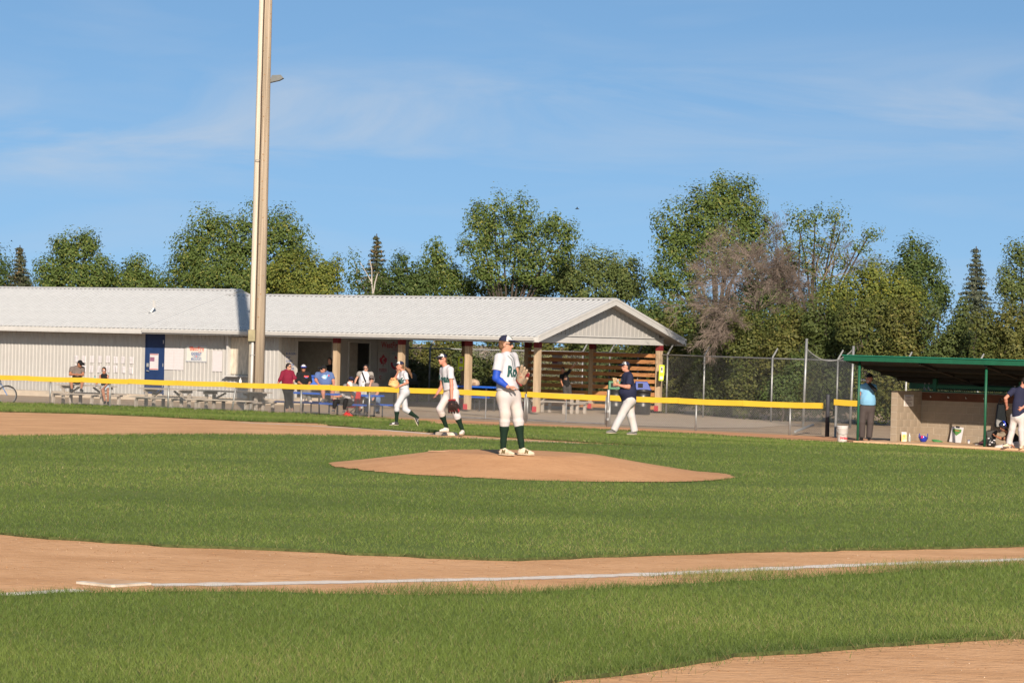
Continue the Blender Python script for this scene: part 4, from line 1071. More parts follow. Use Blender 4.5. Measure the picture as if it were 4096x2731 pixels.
def tree(name, label, base_px, D, lobes, pal, seed, clump=.36, leaves=56, size=.118, trunk=.10, cover=1.0, bare=0, base_y=None, bark=None, group='trees behind the shed', core=1.0):
    rs = np.random.default_rng(seed); k = D / FPX
    b = at(base_px, 1500, D); b.z = gz(b.x, b.y) - .2
    o = thing(name, b, label, 'tree', group)
    L = [(at(x, y, D), rx * k, ry * k) for x, y, rx, ry in lobes]
    pts, cfac, cl, outs = [], [], [], []
    for c, rx, ry in L:
        area = 4 * math.pi * ((rx * ry) ** 1.6 * 2 + (rx * rx) ** 1.6) ** (1 / 1.6) / 3 ** (1 / 1.6)
        n = max(8, int(area / (clump * clump) * .62 * cover))
        d = rs.normal(size=(n, 3)); d /= np.linalg.norm(d, axis=1)[:, None]; d = d[(d[:, 1] < .55)]; n = len(d)
        r = (.45 + .55 * rs.random(n) ** .45) * (1 + .16 * rs.normal(size=n) * .6)
        ce = np.array(c) + d * r[:, None] * np.array((rx, rx * .85, ry)); cl.append((c, ce, rx, ry))
        for q, rr, dd in zip(ce, r, d):
            m = int(leaves * (.6 + .8 * rs.random())); sg = clump * (.42 + .3 * rs.random())
            tall = 1.0 + .8 * max(0, dd[2]) * (rs.random() < .5)
            pp = q + np.clip(rs.normal(size=(m, 3)), -1.7, 1.7) * np.array((sg * .85, sg * .85, sg * tall * .8))
            pts.append(pp); cfac.append(np.full(m, .4 + 1.2 * rs.random())); oo = (pp - q) / (sg + 1e-6) * .5 + dd * .7; outs.append(oo)
    P = np.concatenate(pts); cf = np.concatenate(cfac)
    V, F, C = leaf_cloud(P, size, pick(len(P), pal, rs, cf), rs, out=np.concatenate(outs))
    inner = []
    for c, rx, ry in [q for q in L if q[1] > 28 * k]:                                # larger leaves deep inside close the crown
        m = int(core * rx * ry * 60); d = rs.normal(size=(m, 3)); d /= np.linalg.norm(d, axis=1)[:, None]
        inner.append(np.array(c) + d * (rs.random((m, 1)) ** .5 * .72) * np.array((rx, rx * .7, ry)))
    Q = np.concatenate(inner)
    if len(Q):
        V2_, F2_, C2_ = leaf_cloud(Q, size * 2.0, pick(len(Q), pal, rs, np.zeros(len(Q))), rs, asp=.8)
        F = np.concatenate([F, F2_ + len(V)]); V = np.concatenate([V, V2_]); C = np.concatenate([C, C2_])
    link('crown', np_mesh('crown', V - np.array(b), F, M_LEAF, False, C), o)
    mb = MB(); ctop = max(c.z for c, _, _ in L); fork = b + Vector((0, 0, (ctop - b.z) * .35))
    mb.tube([b, b.lerp(fork, .5) + Vector((.08, 0, 0)), fork], [trunk * 1.2, trunk, trunk * .8], 8, False)
    for c, ce, rx, ry in cl:
        mid = fork.lerp(c, .55) + Vector((rs.normal() * .15, 0, .2)); mb.tube([fork, mid, c], [trunk * .6, trunk * .4, trunk * .25], 6, False)
        for q in ce[::5]:
            q = Vector(q); m2 = c.lerp(q, .5) + Vector((0, 0, .12)); mb.tube([c, m2, q], [trunk * .2, trunk * .12, .012], 3, False)
    mb.build('trunk', bark or M_BARK, o)
    return len(P)
NL = 0
T = [
 ('spruce_small', None),
]
NL += tree('ash_tree', 'dark leafy tree cut by the left picture edge above the shed', -30, 138, [(-40, 1090, 95, 110), (40, 1150, 90, 70), (-120, 1150, 90, 90)], 'dark', 31)
NL += tree('ash_tree', 'rounded ash tree with yellow seed clusters at the far left', 300, 136, [(300, 1020, 95, 92), (220, 1075, 80, 75), (385, 1085, 75, 80), (300, 1130, 150, 75), (255, 985, 50, 45), (350, 975, 45, 45)], 'ash', 32)
NL += tree('ash_tree', 'low bushy ash between the left ash and the big maple', 510, 137, [(540, 1080, 60, 55), (470, 1110, 70, 60), (590, 1110, 45, 55), (520, 1150, 130, 50), (640, 1150, 70, 40)], 'ash', 33)
NL += tree('maple_tree', 'big dense maple behind the light pole', 880, 134, [(830, 925, 75, 95), (760, 985, 75, 85), (930, 955, 95, 95), (1020, 900, 75, 95), (1130, 935, 90, 105), (1190, 1000, 60, 90), (860, 1060, 150, 90), (1040, 1040, 170, 100), (730, 1100, 95, 75), (1000, 1130, 300, 60)], 'ash', 34, clump=.4)
NL += tree('maple_tree', 'yellowish bushy tree right of the light pole', 1200, 131, [(1180, 1095, 110, 80), (1290, 1075, 80, 65), (1330, 1110, 55, 60), (1100, 1130, 70, 60), (1250, 1150, 140, 45)], 'yellow', 35)
NL += tree('ash_tree', 'small dense tree left of the tall central ash', 1640, 133, [(1630, 1080, 65, 70), (1585, 1120, 55, 60), (1690, 1120, 60, 60), (1630, 1160, 110, 40)], 'dark', 36)
NL += tree('ash_tree', 'pointed young tree beside the tall central ash', 1745, 134, [(1740, 1010, 38, 55), (1745, 1070, 65, 60), (1790, 1100, 55, 50), (1745, 1140, 100, 55), (1840, 1140, 60, 50)], 'ash', 37)
NL += tree('ash_tree', 'tall open ash above the shelter roof with sky showing through', 2030, 132, [(1905, 880, 55, 60), (1975, 850, 70, 65), (2080, 850, 65, 65), (1900, 960, 70, 60), (2010, 940, 100, 75), (2130, 930, 85, 70), (2230, 900, 60, 55), (2260, 950, 55, 45), (1935, 1040, 75, 55), (2200, 1010, 90, 60), (1870, 990, 35, 30), (2075, 1010, 80, 55), (1985, 1095, 90, 55), (2130, 1090, 100, 60)], 'ash', 38, cover=.85, core=.35)
NL += tree('ash_tree', 'broad mid green tree above the gable ridge', 2370, 135, [(2290, 1075, 90, 75), (2400, 1060, 85, 65), (2490, 1095, 75, 80), (2380, 1140, 170, 80), (2220, 1130, 90, 60), (2530, 1150, 60, 70), (2100, 1150, 110, 50), (1950, 1150, 100, 45)], 'pale', 39)
NL += tree('ash_tree', 'tallest full ash behind the dead shrub', 2860, 130, [(2880, 800, 85, 85), (2960, 830, 90, 100), (2790, 840, 80, 75), (2700, 900, 85, 85), (2850, 920, 130, 100), (3010, 930, 90, 100), (2690, 1000, 85, 90), (2830, 1030, 140, 100), (2990, 1030, 90, 70), (2650, 1110, 75, 90), (2720, 1170, 120, 90), (2970, 750, 35, 40), (2870, 750, 40, 45)], 'ash', 40, clump=.40)
NL += tree('ash_tree', 'thin ash with bare branches right of the tallest tree', 3250, 131, [(3190, 880, 60, 50), (3260, 890, 60, 50), (3345, 870, 45, 45), (3360, 930, 50, 40), (3200, 950, 55, 45), (3250, 1020, 45, 60), (3480, 935, 40, 22), (3130, 920, 40, 40), (3260, 1100, 60, 60), (3300, 955, 60, 45), (3150, 1005, 60, 50), (3340, 1030, 70, 50), (3430, 990, 50, 32)], 'ash', 41, cover=.7, trunk=.11, leaves=30, core=.1)
NL += tree('poplar_tree', 'pointed dark green tree between the thin ash and the spruce', 3650, 133, [(3650, 985, 30, 55), (3705, 1030, 35, 60), (3640, 1060, 70, 80), (3720, 1110, 70, 85), (3600, 1120, 75, 80), (3680, 1200, 120, 90), (3770, 1180, 40, 70)], 'dark', 42)
NL += tree('ash_tree', 'yellow green bush tree under the pointed tree', 3520, 127, [(3500, 1110, 90, 65), (3440, 1170, 110, 80), (3580, 1180, 110, 80), (3330, 1190, 90, 70), (3500, 1250, 190, 60)], 'yellow', 43)
NL += tree('ash_tree', 'light green tree cut by the right picture edge', 4090, 128, [(4080, 1020, 55, 60), (4120, 1090, 95, 90), (4040, 1120, 55, 60), (4100, 1190, 120, 80), (4200, 1060, 90, 90)], 'pale', 44)
NL += tree('ash_tree', 'small tree hiding behind the dead shrub', 3060, 133, [(3060, 1130, 110, 80), (3140, 1190, 110, 80), (3000, 1220, 130, 80), (3150, 1060, 60, 50)], 'dark', 45)
BELT = [(2560, 1230, 'behind the gable peak'), (2680, 1260, 'between the gable and the dead shrub'), (2830, 1240, 'deep behind the dead shrub'), (2990, 1270, 'behind the right of the dead shrub'), (3150, 1250, 'below the thin ash'),
        (3310, 1270, 'right of the thin ash stem'), (3470, 1290, 'below the yellow green bush tree'), (3640, 1310, 'below the pointed tree'), (3800, 1370, 'left of the blue green spruce'), (3960, 1375, 'right of the blue green spruce'), (4110, 1330, 'below the right edge tree'),
        (2400, 1260, 'hidden behind the shelter roof'), (1500, 1210, 'below the brown tipped spruce')]
for i, (px, top, where) in enumerate(BELT):
    rs = np.random.default_rng(300 + i)
    NL += tree('willow_bush', f'dark green willow bush {where}', px, 126 + (i % 3), [(px + rs.uniform(-70, 70), top + 20 + 38 * j + rs.uniform(-12, 12), rs.uniform(75, 110), rs.uniform(45, 65)) for j in range(9)], ('dark', 'ash', 'olive')[i % 3], 320 + i, clump=.40, leaves=38, size=.145, core=1.6, group='willow bushes behind the hedge')
# birch with pale forked stems in front of the spruce
NL += tree('birch_sapling', 'slim birch with pale forked stems beside the brown tipped spruce', 1485, 134, [(1420, 1050, 28, 70), (1425, 1120, 50, 60), (1550, 1110, 40, 60), (1500, 1150, 100, 40)], 'dark', 46, leaves=22, trunk=.09, bark=M_BIRCH)

def spruce(name, label, px, top, base_y, D, half, pal, seed):
    rs = np.random.default_rng(seed); k = D / FPX; b = at(px, 1500, D); b.z = gz(b.x, b.y) - .2
    t = at(px, top, D); H = t.z - b.z; R = half * k
    o = thing(name, b, label, 'tree', 'spruces'); pts, cf, outs = [], [], []; mb = MB()
    axis = Vector((t.x - b.x, 0, H)); mb.tube([b, b + axis], [.17, .02], 8, False)
    z = .14
    while z < .99:
        rr = (R * (1 - z) + .06) * (1 if int(z * 100) % 2 else .86); n = int(8 + 7 * rr)
        for j in range(n):
            a = rs.uniform(0, 2 * math.pi); l = rr * rs.uniform(.72, 1.10); s = b + axis * z; dv = np.array((math.cos(a), math.sin(a), 0))
            e = s + Vector((math.cos(a) * l, math.sin(a) * l, -.22 * l + .05))
            mb.tube([s, e], [.016, .005], 3, False); m = int(46 * l + 10)
            u = rs.random(m) ** .75; q = np.array(s)[None] * (1 - u[:, None]) + np.array(e)[None] * u[:, None]
            wv = .05 + .10 * l * (1 - .5 * u)
            q += rs.normal(size=(m, 3)) * np.stack([wv, wv, np.full(m, .035)], 1) - np.array((0, 0, .03)); pts.append(q); cf.append(np.full(m, rs.random() * (1.8 if z > .6 else .5))); outs.append(np.repeat(dv[None] * .6 + np.array((0, 0, .4)), m, 0))
        z += .026
    P = np.concatenate(pts); V, F, C = leaf_cloud(P, .15, pick(len(P), pal, rs, np.concatenate(cf)), rs, .1, .35, np.concatenate(outs))
    link('crown', np_mesh('crown', V - np.array(b), F, M_LEAF, False, C), o); mb.build('trunk', M_BARK, o); return len(P)
NL += spruce('spruce_tree', 'brown tipped spruce standing alone above the shed roof', 1507, 935, 1200, 140, 190, 'spruceb', 51)
NL += spruce('spruce_tree', 'blue green spruce near the right picture edge', 3905, 985, 1300, 128, 225, 'spruce', 52)
NL += spruce('spruce_tree', 'small rusty topped spruce at the far left', 80, 980, 1200, 134, 170, 'spruceb', 53)

# caragana shrubs behind the security fence
FLINE = [(-9.5, 122.5), (2.87, 121.0), (5.9, 113.5), (7.05, 109.6), (9.2, 105.8), (11.3, 103.9), (15.5, 99.6), (24, 91)]
def fence_depth(px):
    r = (px - 2048) / FPX
    for (x0, y0), (x1, y1) in zip(FLINE[:-1], FLINE[1:]):
        den = (x1 - x0) - r * (y1 - y0)
        t = (r * y0 - x0) / den
        if 0 <= t <= 1: return y0 + t * (y1 - y0)
    return 92 if px > 2048 else 122.5
PAL['olive2'] = ((.108, .116, .032), (.075, .085, .026), (.155, .145, .045), .15); PAL['olive3'] = ((.078, .105, .032), (.055, .076, .025), (.115, .135, .045), .12)
SH = [(1560, 1370, 'behind the first shelter posts'), (1700, 1385, 'behind the first baseman'), (1880, 1375, 'behind the middle shelter posts'), (2040, 1370, 'behind the pitcher'), (2210, 1372, 'behind the shelter slats, left bay'),
      (2400, 1370, 'behind the shelter slats, middle'), (2570, 1360, 'behind the shelter slats, right bay'), (2700, 1330, 'just right of the shelter'), (2860, 1330, 'under the dead shrub'), (3010, 1300, 'under the right side of the dead shrub'),
      (3160, 1270, 'behind the batting net pipe'), (3310, 1255, 'behind the batting net'), (3470, 1250, 'above the dugout roof corner'), (3620, 1265, 'above the dugout left half'), (3790, 1285, 'above the dugout middle'),
      (3940, 1300, 'above the dugout right half'), (4090, 1285, 'at the right picture edge above the dugout')]
for i, (px, top, where) in enumerate(SH):
    D = fence_depth(px) + 2.0 + (i % 3) * .5; rs = np.random.default_rng(100 + i)
    lob = [];  bot = 1640
    for j in range(11):
        yy = top + 45 + (bot - top - 45) * j / 10
        lob.append((px + rs.uniform(-65, 65), yy, rs.uniform(50, 88), rs.uniform(40, 66)))
    for j in range(9): lob.append((px + rs.uniform(-100, 100), top + rs.uniform(-30, 45), rs.uniform(14, 30), rs.uniform(40, 75)))
    NL += tree('caragana_shrub', f'dense olive caragana shrub {where}', px, D, lob, ('olive', 'olive3', 'olive2')[(i * 2) % 3], 200 + i, clump=.30, leaves=26, size=.112, trunk=.05, cover=1.15, core=2.2, group='caragana shrubs along the back fence')
# a darker juniper in front of the fence near the net
NL += tree('juniper_shrub', 'dark green juniper bulging through the fence left of the net', 3130, 106.5, [(3120, 1540, 55, 50), (3090, 1570, 60, 50), (3170, 1520, 50, 60), (3150, 1580, 60, 45), (3190, 1450, 40, 50)], 'dark', 61, clump=.22, leaves=26, size=.10, trunk=.04, group='caragana shrubs along the back fence')
print('leaves', NL)

# dead shrub: bare grey brown branches arching outward
def dead_shrub(name, label, base_px, base_y, D, stems, seed, spread=1.0, depth=5, lmax=1.35, group=None, r0=.035):
    rs = random.Random(seed); b = at(base_px, base_y, D); b0 = Vector((b.x, b.y, gz(b.x, b.y))); o = thing(name, b0, label, 'shrub'); mb = MB()
    def grow(p, d, l, r, lv):
        n = 3 if lv < 3 else 1; pts = [p]; q = p
        for i in range(n):
            d = (d + Vector((rs.gauss(0, .16), rs.gauss(0, .16), rs.gauss(-.03, .12)))).normalized(); q = q + d * (l / n); pts.append(q)
        mb.tube(pts, [r, r * .85, r * .7, r * .55] if n == 3 else [r, r * .6], 4 if lv < 2 else 3, False)
        if lv >= depth: return
        for k in range(rs.choice((3, 3, 4)) if lv < 3 else rs.choice((5, 6))):
            s = pts[rs.choice((1, 2, 3))] if n == 3 else p.lerp(q, rs.uniform(.2, 1))
            ax = Vector((rs.gauss(0, 1), rs.gauss(0, .8), rs.gauss(0, .7))).normalized()
            nd = (d + ax * rs.uniform(.45, .95)).normalized(); grow(s, nd, l * rs.uniform(.55, .78), max(r * .56, .0042), lv + 1)
    for dx, dz, l in stems: grow(b, Vector((dx * spread, rs.uniform(-.5, .1), dz)).normalized(), l, r0, 0)
    mb.build('branches', M_DEADW, o); return o
dead_shrub('dead_shrub', 'large leafless grey brown shrub right of the gable', 3035, 1240, 110.0, [(-1, .1, 1.5), (-.95, .45, 1.7), (-.7, .7, 1.6), (-.35, .9, 1.6), (0, 1, 1.5), (.35, .8, 1.3), (.8, .6, 1.1), (-.5, .15, 1.3), (.2, .3, 1.0), (-.8, .25, 1.6), (-.5, .5, 1.5), (-.15, .6, 1.4), (.5, .35, 1.2), (-.75, -.05, 1.3)], 5, depth=5, r0=.026)
dead_shrub('dead_branches', 'bare twigs of the thin ash against the sky', 3290, 1120, 130.5, [(.55, .75, 1.3), (.9, .55, 1.3), (.1, 1, 1.3), (-.3, .9, 1.1), (.8, .2, 1.0), (-.75, .6, 1.0)], 9, depth=4, r0=.026)
# pale birch stems, in the open
o = thing('young_birch_tree', at(1490, 1180, 133), 'pale forked birch stems in front of the brown tipped spruce', 'tree')
for pts in ([(1492, 1185), (1487, 1130), (1465, 1090), (1440, 1050)], [(1487, 1140), (1487, 1080), (1480, 1040)], [(1492, 1185), (1500, 1130), (1510, 1095)]):
    MB().tube([at(x, y, 131.5) for x, y in pts], [.035, .028, .02, .012][:len(pts)], 6).build('stem', M_BIRCH, o)
# ================================================================== picnic tables, bins, bases, small things
M_GREYW = mat('weathered_wood', (.33, .29, .25), .9, .22, 4, .3, 20, stretch=(.6, 4, 4))
M_BLUET = mat('blue_coating', (.012, .085, .42), .45, .1, 4, spec=.5)
M_FRAME = mat('black_frame', (.03, .03, .033), .5, .2, 5)
def table_frame(pxa, pxb, D):
    """placed between two columns at depth D of its middle, running parallel to the fence"""
    pm = at((pxa + pxb) / 2, 1500, D); L = (pxb - pxa) / FPX * D / (FU.x - FU.y * 0.0) * .93
    M = Matrix(((FU.x, FN.x, 0, pm.x), (FU.y, FN.y, 0, pm.y), (0, 0, 1, gz(pm.x, pm.y) - .10), (0, 0, 0, 1)))
    return M, L
def picnic_table(pxa, pxb, D, label, blue=False, L=None):
    M, L0 = table_frame(pxa, pxb, D); L = L or L0
    o = empty('picnic_table', None, label, 'table', 'picnic tables by the shed', M=M)
    mt = M_BLUET if blue else M_GREYW; mf = M_FRAME if blue else M_GREYW; h = L / 2
    if blue:
        MB().box(-h, h, -.36, .36, .70, .755).build('tabletop', mt, o, bevel=.008); 
        for y in (-.72, .72): MB().box(-h, h, y - .13, y + .13, .405, .455).build('bench_seat', mt, o, bevel=.006)
        for x in (-h * .62, h * .62):
            for y in (-.26, .26): MB().tube([(x, y, .0), (x, y * 1.15, .72)], .028, 8).build('leg', mf, o)
            MB().tube([(x, -.72, .0), (x, -.72, .41), (x, .72, .41), (x, .72, .0)], .026, 8).build('bench_frame', mf, o)
    else:
        for k in range(4): MB().box(-h, h, -.37 + k * .188, -.37 + k * .188 + .175, .70, .74).build('tabletop_plank', mt, o)
        for s in (-1, 1):
            for k in range(2):
                y = s * (.66 + k * .15); MB().box(-h, h, y - .065, y + .065, .42, .46).build('bench_plank', mt, o)
        for x in (-h * .80, h * .80):
            for y in (-.24, .16): MB().box(x - .045, x + .045, y, y + .09, 0, .60).build('leg', mt, o)
            for y in (-.76, .67): MB().box(x - .045, x + .045, y, y + .09, 0, .355).build('bench_leg', mt, o)
            MB().box(x - .02, x + .02, -.36, .36, .605, .695).build('top_bearer', mt, o); MB().box(x + .05, x + .09, -.82, .82, .358, .415).build('bench_bearer', mt, o)
            sx = -1 if x > 0 else 1
            MB().beam((x, -.0, .36), (x + sx * h * .5, 0, .66), .09, .045).build('brace', mt, o)
    return o
T1 = picnic_table(233, 461, 105.5, 'grey timber picnic table with a seated man and woman')
T2 = picnic_table(570, 775, 102.0, 'empty grey timber picnic table in front of the blue door')
T3 = picnic_table(800, 1083, 99.8, 'empty grey timber picnic table beside the light pole')
T4 = picnic_table(1165, 1330, 99.3, 'blue coated picnic table under the man in the white cap', True, 1.75)
T5 = picnic_table(1345, 1510, 97.6, 'blue coated picnic table among the seated spectators', True, 1.75)
T6 = picnic_table(1832, 1990, 110.5, 'blue coated picnic table behind the shelter posts', True, 1.9)
T6.scale.z = 1.22
T7 = picnic_table(2170, 2292, 110.0, 'grey timber picnic table under the gable with a child', False, 1.9)
# bag on the blue table in the shelter
p = at(1896, 1532, 110.4); p.z = gz(p.x, p.y) - .10 + .755 * 1.22 + .002
o = thing('duffel_bag', p, 'tan bag lying on the blue table behind the shelter post', 'bag')
MB().lathe([(.20, 0), (.22, .06), (.21, .14), (.17, .21), (.09, .26), (.02, .275)], 16, p).build('body', mat('tan_cloth', (.32, .24, .17), .85, .2, 6), o, smooth=True)
MB().box(p.x - .05, p.x + .06, p.y - .232, p.y - .205, p.z + .03, p.z + .13).build('pocket', mat('tan_cloth_dark', (.2, .13, .09), .85), o)
# drinks on the tables
def bottle(px, py, D, h, r, m, label, mcap=None, name='bottle'):
    p = at(px, py, D); o = thing(name, p, label, name)
    MB().lathe([(r * .9, 0), (r, h * .05), (r, h * .66), (r * .55, h * .8), (r * .4, h * .86)], 12, p).build('body', m, o, smooth=True)
    MB().lathe([(r * .45, h * .86), (r * .45, h)], 10, p).build('bottle_cap', mcap or M_BLACK, o); return o
bottle(379, 1530, 105.6, .24, .038, mat('turquoise_bottle', (.10, .35, .38), .35), 'turquoise drink bottle on the table beside the seated woman')
bottle(961, 1543, 100.0, .27, .045, mat('white_bottle', (.7, .69, .66), .4), 'white spray bottle on the table by the light pole', M_TRIM)
bottle(943, 1543, 100.2, .12, .04, M_BLUET, 'small blue can on the table left of the white bottle', M_PAPER, 'can')
bottle(1438, 1563, 97.8, .125, .034, mat('can_red', (.55, .05, .05), .3, .5, 30), 'red and white drink can on the table between two caps', M_STEEL, 'can')
# blue cooler behind the spectators
p = at(1266, 1560, 100.8); o = thing('cooler_box', p, 'blue cooler box standing behind the two seated men', 'cooler')
MB().box(p.x - .26, p.x + .2, p.y - .15, p.y + .2, p.z, p.z + .42).build('body', M_BLUET, o, bevel=.02); MB().box(p.x - .28, p.x + .22, p.y - .17, p.y + .22, p.z + .422, p.z + .50).build('lid', mat('cooler_lid', (.02, .07, .34), .5), o, bevel=.02)
MB().box(p.x - .30, p.x - .285, p.y - .05, p.y + .1, p.z + .3, p.z + .36).build('handle', M_PAPER, o)
# rubbish drums under the shelter
def drum(px, D, lidm, label, bag=False):
    p = at(px, 1640, D); p.z = gz(p.x, p.y) - .09 + .02
    o = thing('rubbish_drum', p, label, 'bin', 'rubbish drums')
    MB().lathe([(.27, 0), (.285, .02), (.285, .28), (.30, .30), (.285, .32), (.285, .58), (.30, .60), (.285, .62), (.285, .86), (.30, .88), (.30, .90)], 24, p).build('drum', M_BLACK, o, smooth=True)
    q = p + Vector((0, 0, .902))
    MB().hexa([q + Vector(v) for v in ((-.29, -.26, 0), (.29, -.26, 0), (.29, .26, 0), (-.29, .26, 0), (-.29, -.2, .31), (.15, -.2, .31), (.15, .2, .31), (-.29, .2, .31))]).build('lid', lidm, o, bevel=.015)
    MB().box(q.x - .293, q.x - .2912, q.y - .13, q.y + .13, q.z + .06, q.z + .25).build('slot', M_DARK, o)
    MB().box(q.x - .2, q.x - .02, q.y - .245, q.y - .238, q.z + .08, q.z + .24).build('flap', M_DARK, o)
    if bag:
        prof = [(.30, .80), (.335, .84), (.36, .89), (.33, .915), (.29, .93)]
        MB().lathe(prof, 18, p).build('bin_liner', M_BLACK, o, smooth=True)
drum(2462, 110.2, mat('green_lid', (.008, .10, .040), .5), 'black rubbish drum with green lid left of the coach')
drum(2570, 110.8, mat('blue_lid', (.008, .035, .22), .5), 'black rubbish drum with blue lid and liner right of the coach', True)
# neon notices on the posts
def post_notice(px, py0, py1, D, label, wpx):
    a = at(px, py1, D); h = (py1 - py0) * D / FPX; w = wpx * D / FPX / 2
    o = thing('post_notice', a, label, 'notice')
    MB().prism([(a.x - w - .01, a.y, a.z), (a.x + w - .03, a.y, a.z), (a.x + w, a.y, a.z + h * .5), (a.x + w, a.y, a.z + h), (a.x - w, a.y, a.z + h)], (0, .012, 0)).build('board', mat('neon_yellow', (.55, .72, .02), .6, .05), o)
    MB().box(a.x - w * .5, a.x + w * .5, a.y - .004, a.y - .001, a.z + h * .52, a.z + h * .9).build('sheet', M_PAPER, o); MB().box(a.x - w * .7, a.x + w * .5, a.y - .004, a.y - .001, a.z + h * .08, a.z + h * .28).build('sheet', M_PAPER, o)
    MB().box(a.x - w * .35, a.x + w * .3, a.y - .007, a.y - .0045, a.z + h * .66, a.z + h * .84).build('photo', mat('ink_dark', (.1, .09, .08), .8), o)
post_notice(2646, 1460, 1522, 113.3, 'neon yellow notice on the outer shelter post', 20)
post_notice(1844, 1426, 1482, 115.2, 'neon yellow notice on the shaded rear post behind the first baseman', 24)
# shaded poster on the slats
p = at(2228, 1458, 117.4); o = thing('slat_poster', p, 'pale poster fixed on the shaded slats above the child', 'poster')
MB().box(p.x - .2, p.x + .2, p.y - .01, p.y, p.z - .2, p.z + .42).build('sheet', M_PAPER, o); MB().box(p.x - .18, p.x + .02, p.y - .014, p.y - .011, p.z + .05, p.z + .25).build('photo_block', mat('poster_purple', (.2, .09, .15)), o)
# bases and the pitcher's plate
def base(px, py, w, label, rot, top=.07, m=None):
    p = gpt(px, py); p.z = gz(p.x, p.y) - .028
    o = empty('base_bag', None, label, 'base', 'base bags', M=Matrix.Translation(p) @ Matrix.Rotation(rot, 4, 'Z'))
    mb = MB(); n = 6; h = w / 2
    ring = [(h, -h * .9), (h, h * .9), (h * .9, h), (-h * .9, h), (-h, h * .9), (-h, -h * .9), (-h * .9, -h), (h * .9, -h)]
    v0 = [(x, y, 0) for x, y in ring]; v1 = [(x, y, top * .75) for x, y in ring]; v2 = [(x * .82, y * .82, top) for x, y in ring]
    mb.v = v0 + v1 + v2 + [(0, 0, top * 1.05)]
    for k in range(8):
        j = (k + 1) % 8; mb.f += [(k, j, 8 + j, 8 + k), (8 + k, 8 + j, 16 + j, 16 + k), (16 + k, 16 + j, 24)]
    c_ = MB(); c_.v = mb.v; c_.f = [f for i, f in enumerate(mb.f) if i % 3 == 2]; mb.f = [f for i, f in enumerate(mb.f) if i % 3 != 2]
    sd = mb.build('side_band', mat('base_white', (.50, .41, .32), .8, .2, 6, c2=(.58, .54, .48)), o); c_.build('cover', mat('base_canvas', (.52, .31, .17), .85, .12, 5, .3, 30, c2=(.58, .38, .23)), o); return o
base(455, 2322, .47, 'dirty white third base bag lying on the near clay', math.radians(52), .024)
base(1786, 1735, .38, 'first base bag under the first baseman', math.radians(30))
pr = Vector((-1.15, 49.0, gz(-1.15, 49.0) + .013)); o = one('pitchers_plate', MB().beam(pr + Vector((-.14, .08, -.001)), pr + Vector((.14, -.06, .004)), .14, .008), mat('rubber_white', (.50, .31, .19), .8), pr, 'worn white pitching rubber on top of the mound', 'base')
# bucket by the dugout
p = gpt(3368, 1766); p.z = gz(p.x, p.y) - .02
o = thing('ball_bucket', p, 'white plastic ball bucket beside the dugout post', 'bucket')
M_BUCK = mat('bucket_white', (.48, .47, .46), .45, .04)
MB().lathe([(.125, 0), (.132, .01), (.148, .37), (.156, .375), (.156, .40), (.150, .41)], 24, p).build('body', M_BUCK, o, smooth=True)
MB().lathe([(.159, .405), (.160, .44), (.152, .45), (.02, .452)], 24, p).build('lid', M_BUCK, o, smooth=True)
MB().tube([(p.x - .157, p.y - .02, p.z + .36), (p.x - .11, p.y - .13, p.z + .24), (p.x + .02, p.y - .165, p.z + .21), (p.x + .13, p.y - .11, p.z + .25), (p.x + .157, p.y - .02, p.z + .36)], .006, 6).build('wire_handle', M_STEEL, o)
v, f = text_polys('Wilson', .1, .15, 0, .004); wmin, wmax = min(a.x for a in v), max(a.x for a in v); me = bpy.data.meshes.new('lettering'); R = .146
vv = []
for a in v:
    th = ((a.x - wmin) / (wmax - wmin) - .5) * 1.9 + .45; vv.append((math.sin(th) * R * .985, -math.cos(th) * R * .985, .12 + a.y * .9 + .0 * th))
me.from_pydata(vv, [], f); me.materials.append(mat('lettering_red', (.55, .02, .04), .6)); link('lettering', me, o)
# dugout clutter
def dug_x(px, y):
    r = (px - 2048) / FPX; o_ = DM @ Vector((0, y, 0)); return (r * o_.y - o_.x) / (DU.x - r * DU.y)
Dw = 83.2
p = dloc(dug_x(3626, PW - 1.25), PW - 1.25, .035); o = thing('drink_carton', p, 'yellow and white drink carton against the dugout wall', 'carton')
MB().box(p.x - .075, p.x + .065, p.y - .04, p.y + .04, p.z, p.z + .20).build('body', mat('carton_yellow', (.75, .48, .04), .6, .35, 9, c2=(.8, .7, .5)), o); MB().prism([(p.x - .075, p.y - .04, p.z + .2), (p.x - .075, p.y + .04, p.z + .2), (p.x - .075, p.y, p.z + .26)], (.14, 0, 0)).build('gable_top', M_PAPER, o)
p = dloc(dug_x(3648, PW - 1.25), PW - 1.25, .035); o = thing('water_bottle', p, 'clear plastic water bottle beside the yellow carton', 'bottle')
MB().lathe([(.032, 0), (.034, .02), (.034, .14), (.015, .19), (.013, .21)], 14, p).build('body', mat('clear_plastic', (.62, .66, .64), .15, .1, 8, trans=.6), o, smooth=True); MB().lathe([(.016, .21), (.016, .23)], 10, p).build('bottle_cap', M_PAPER, o)
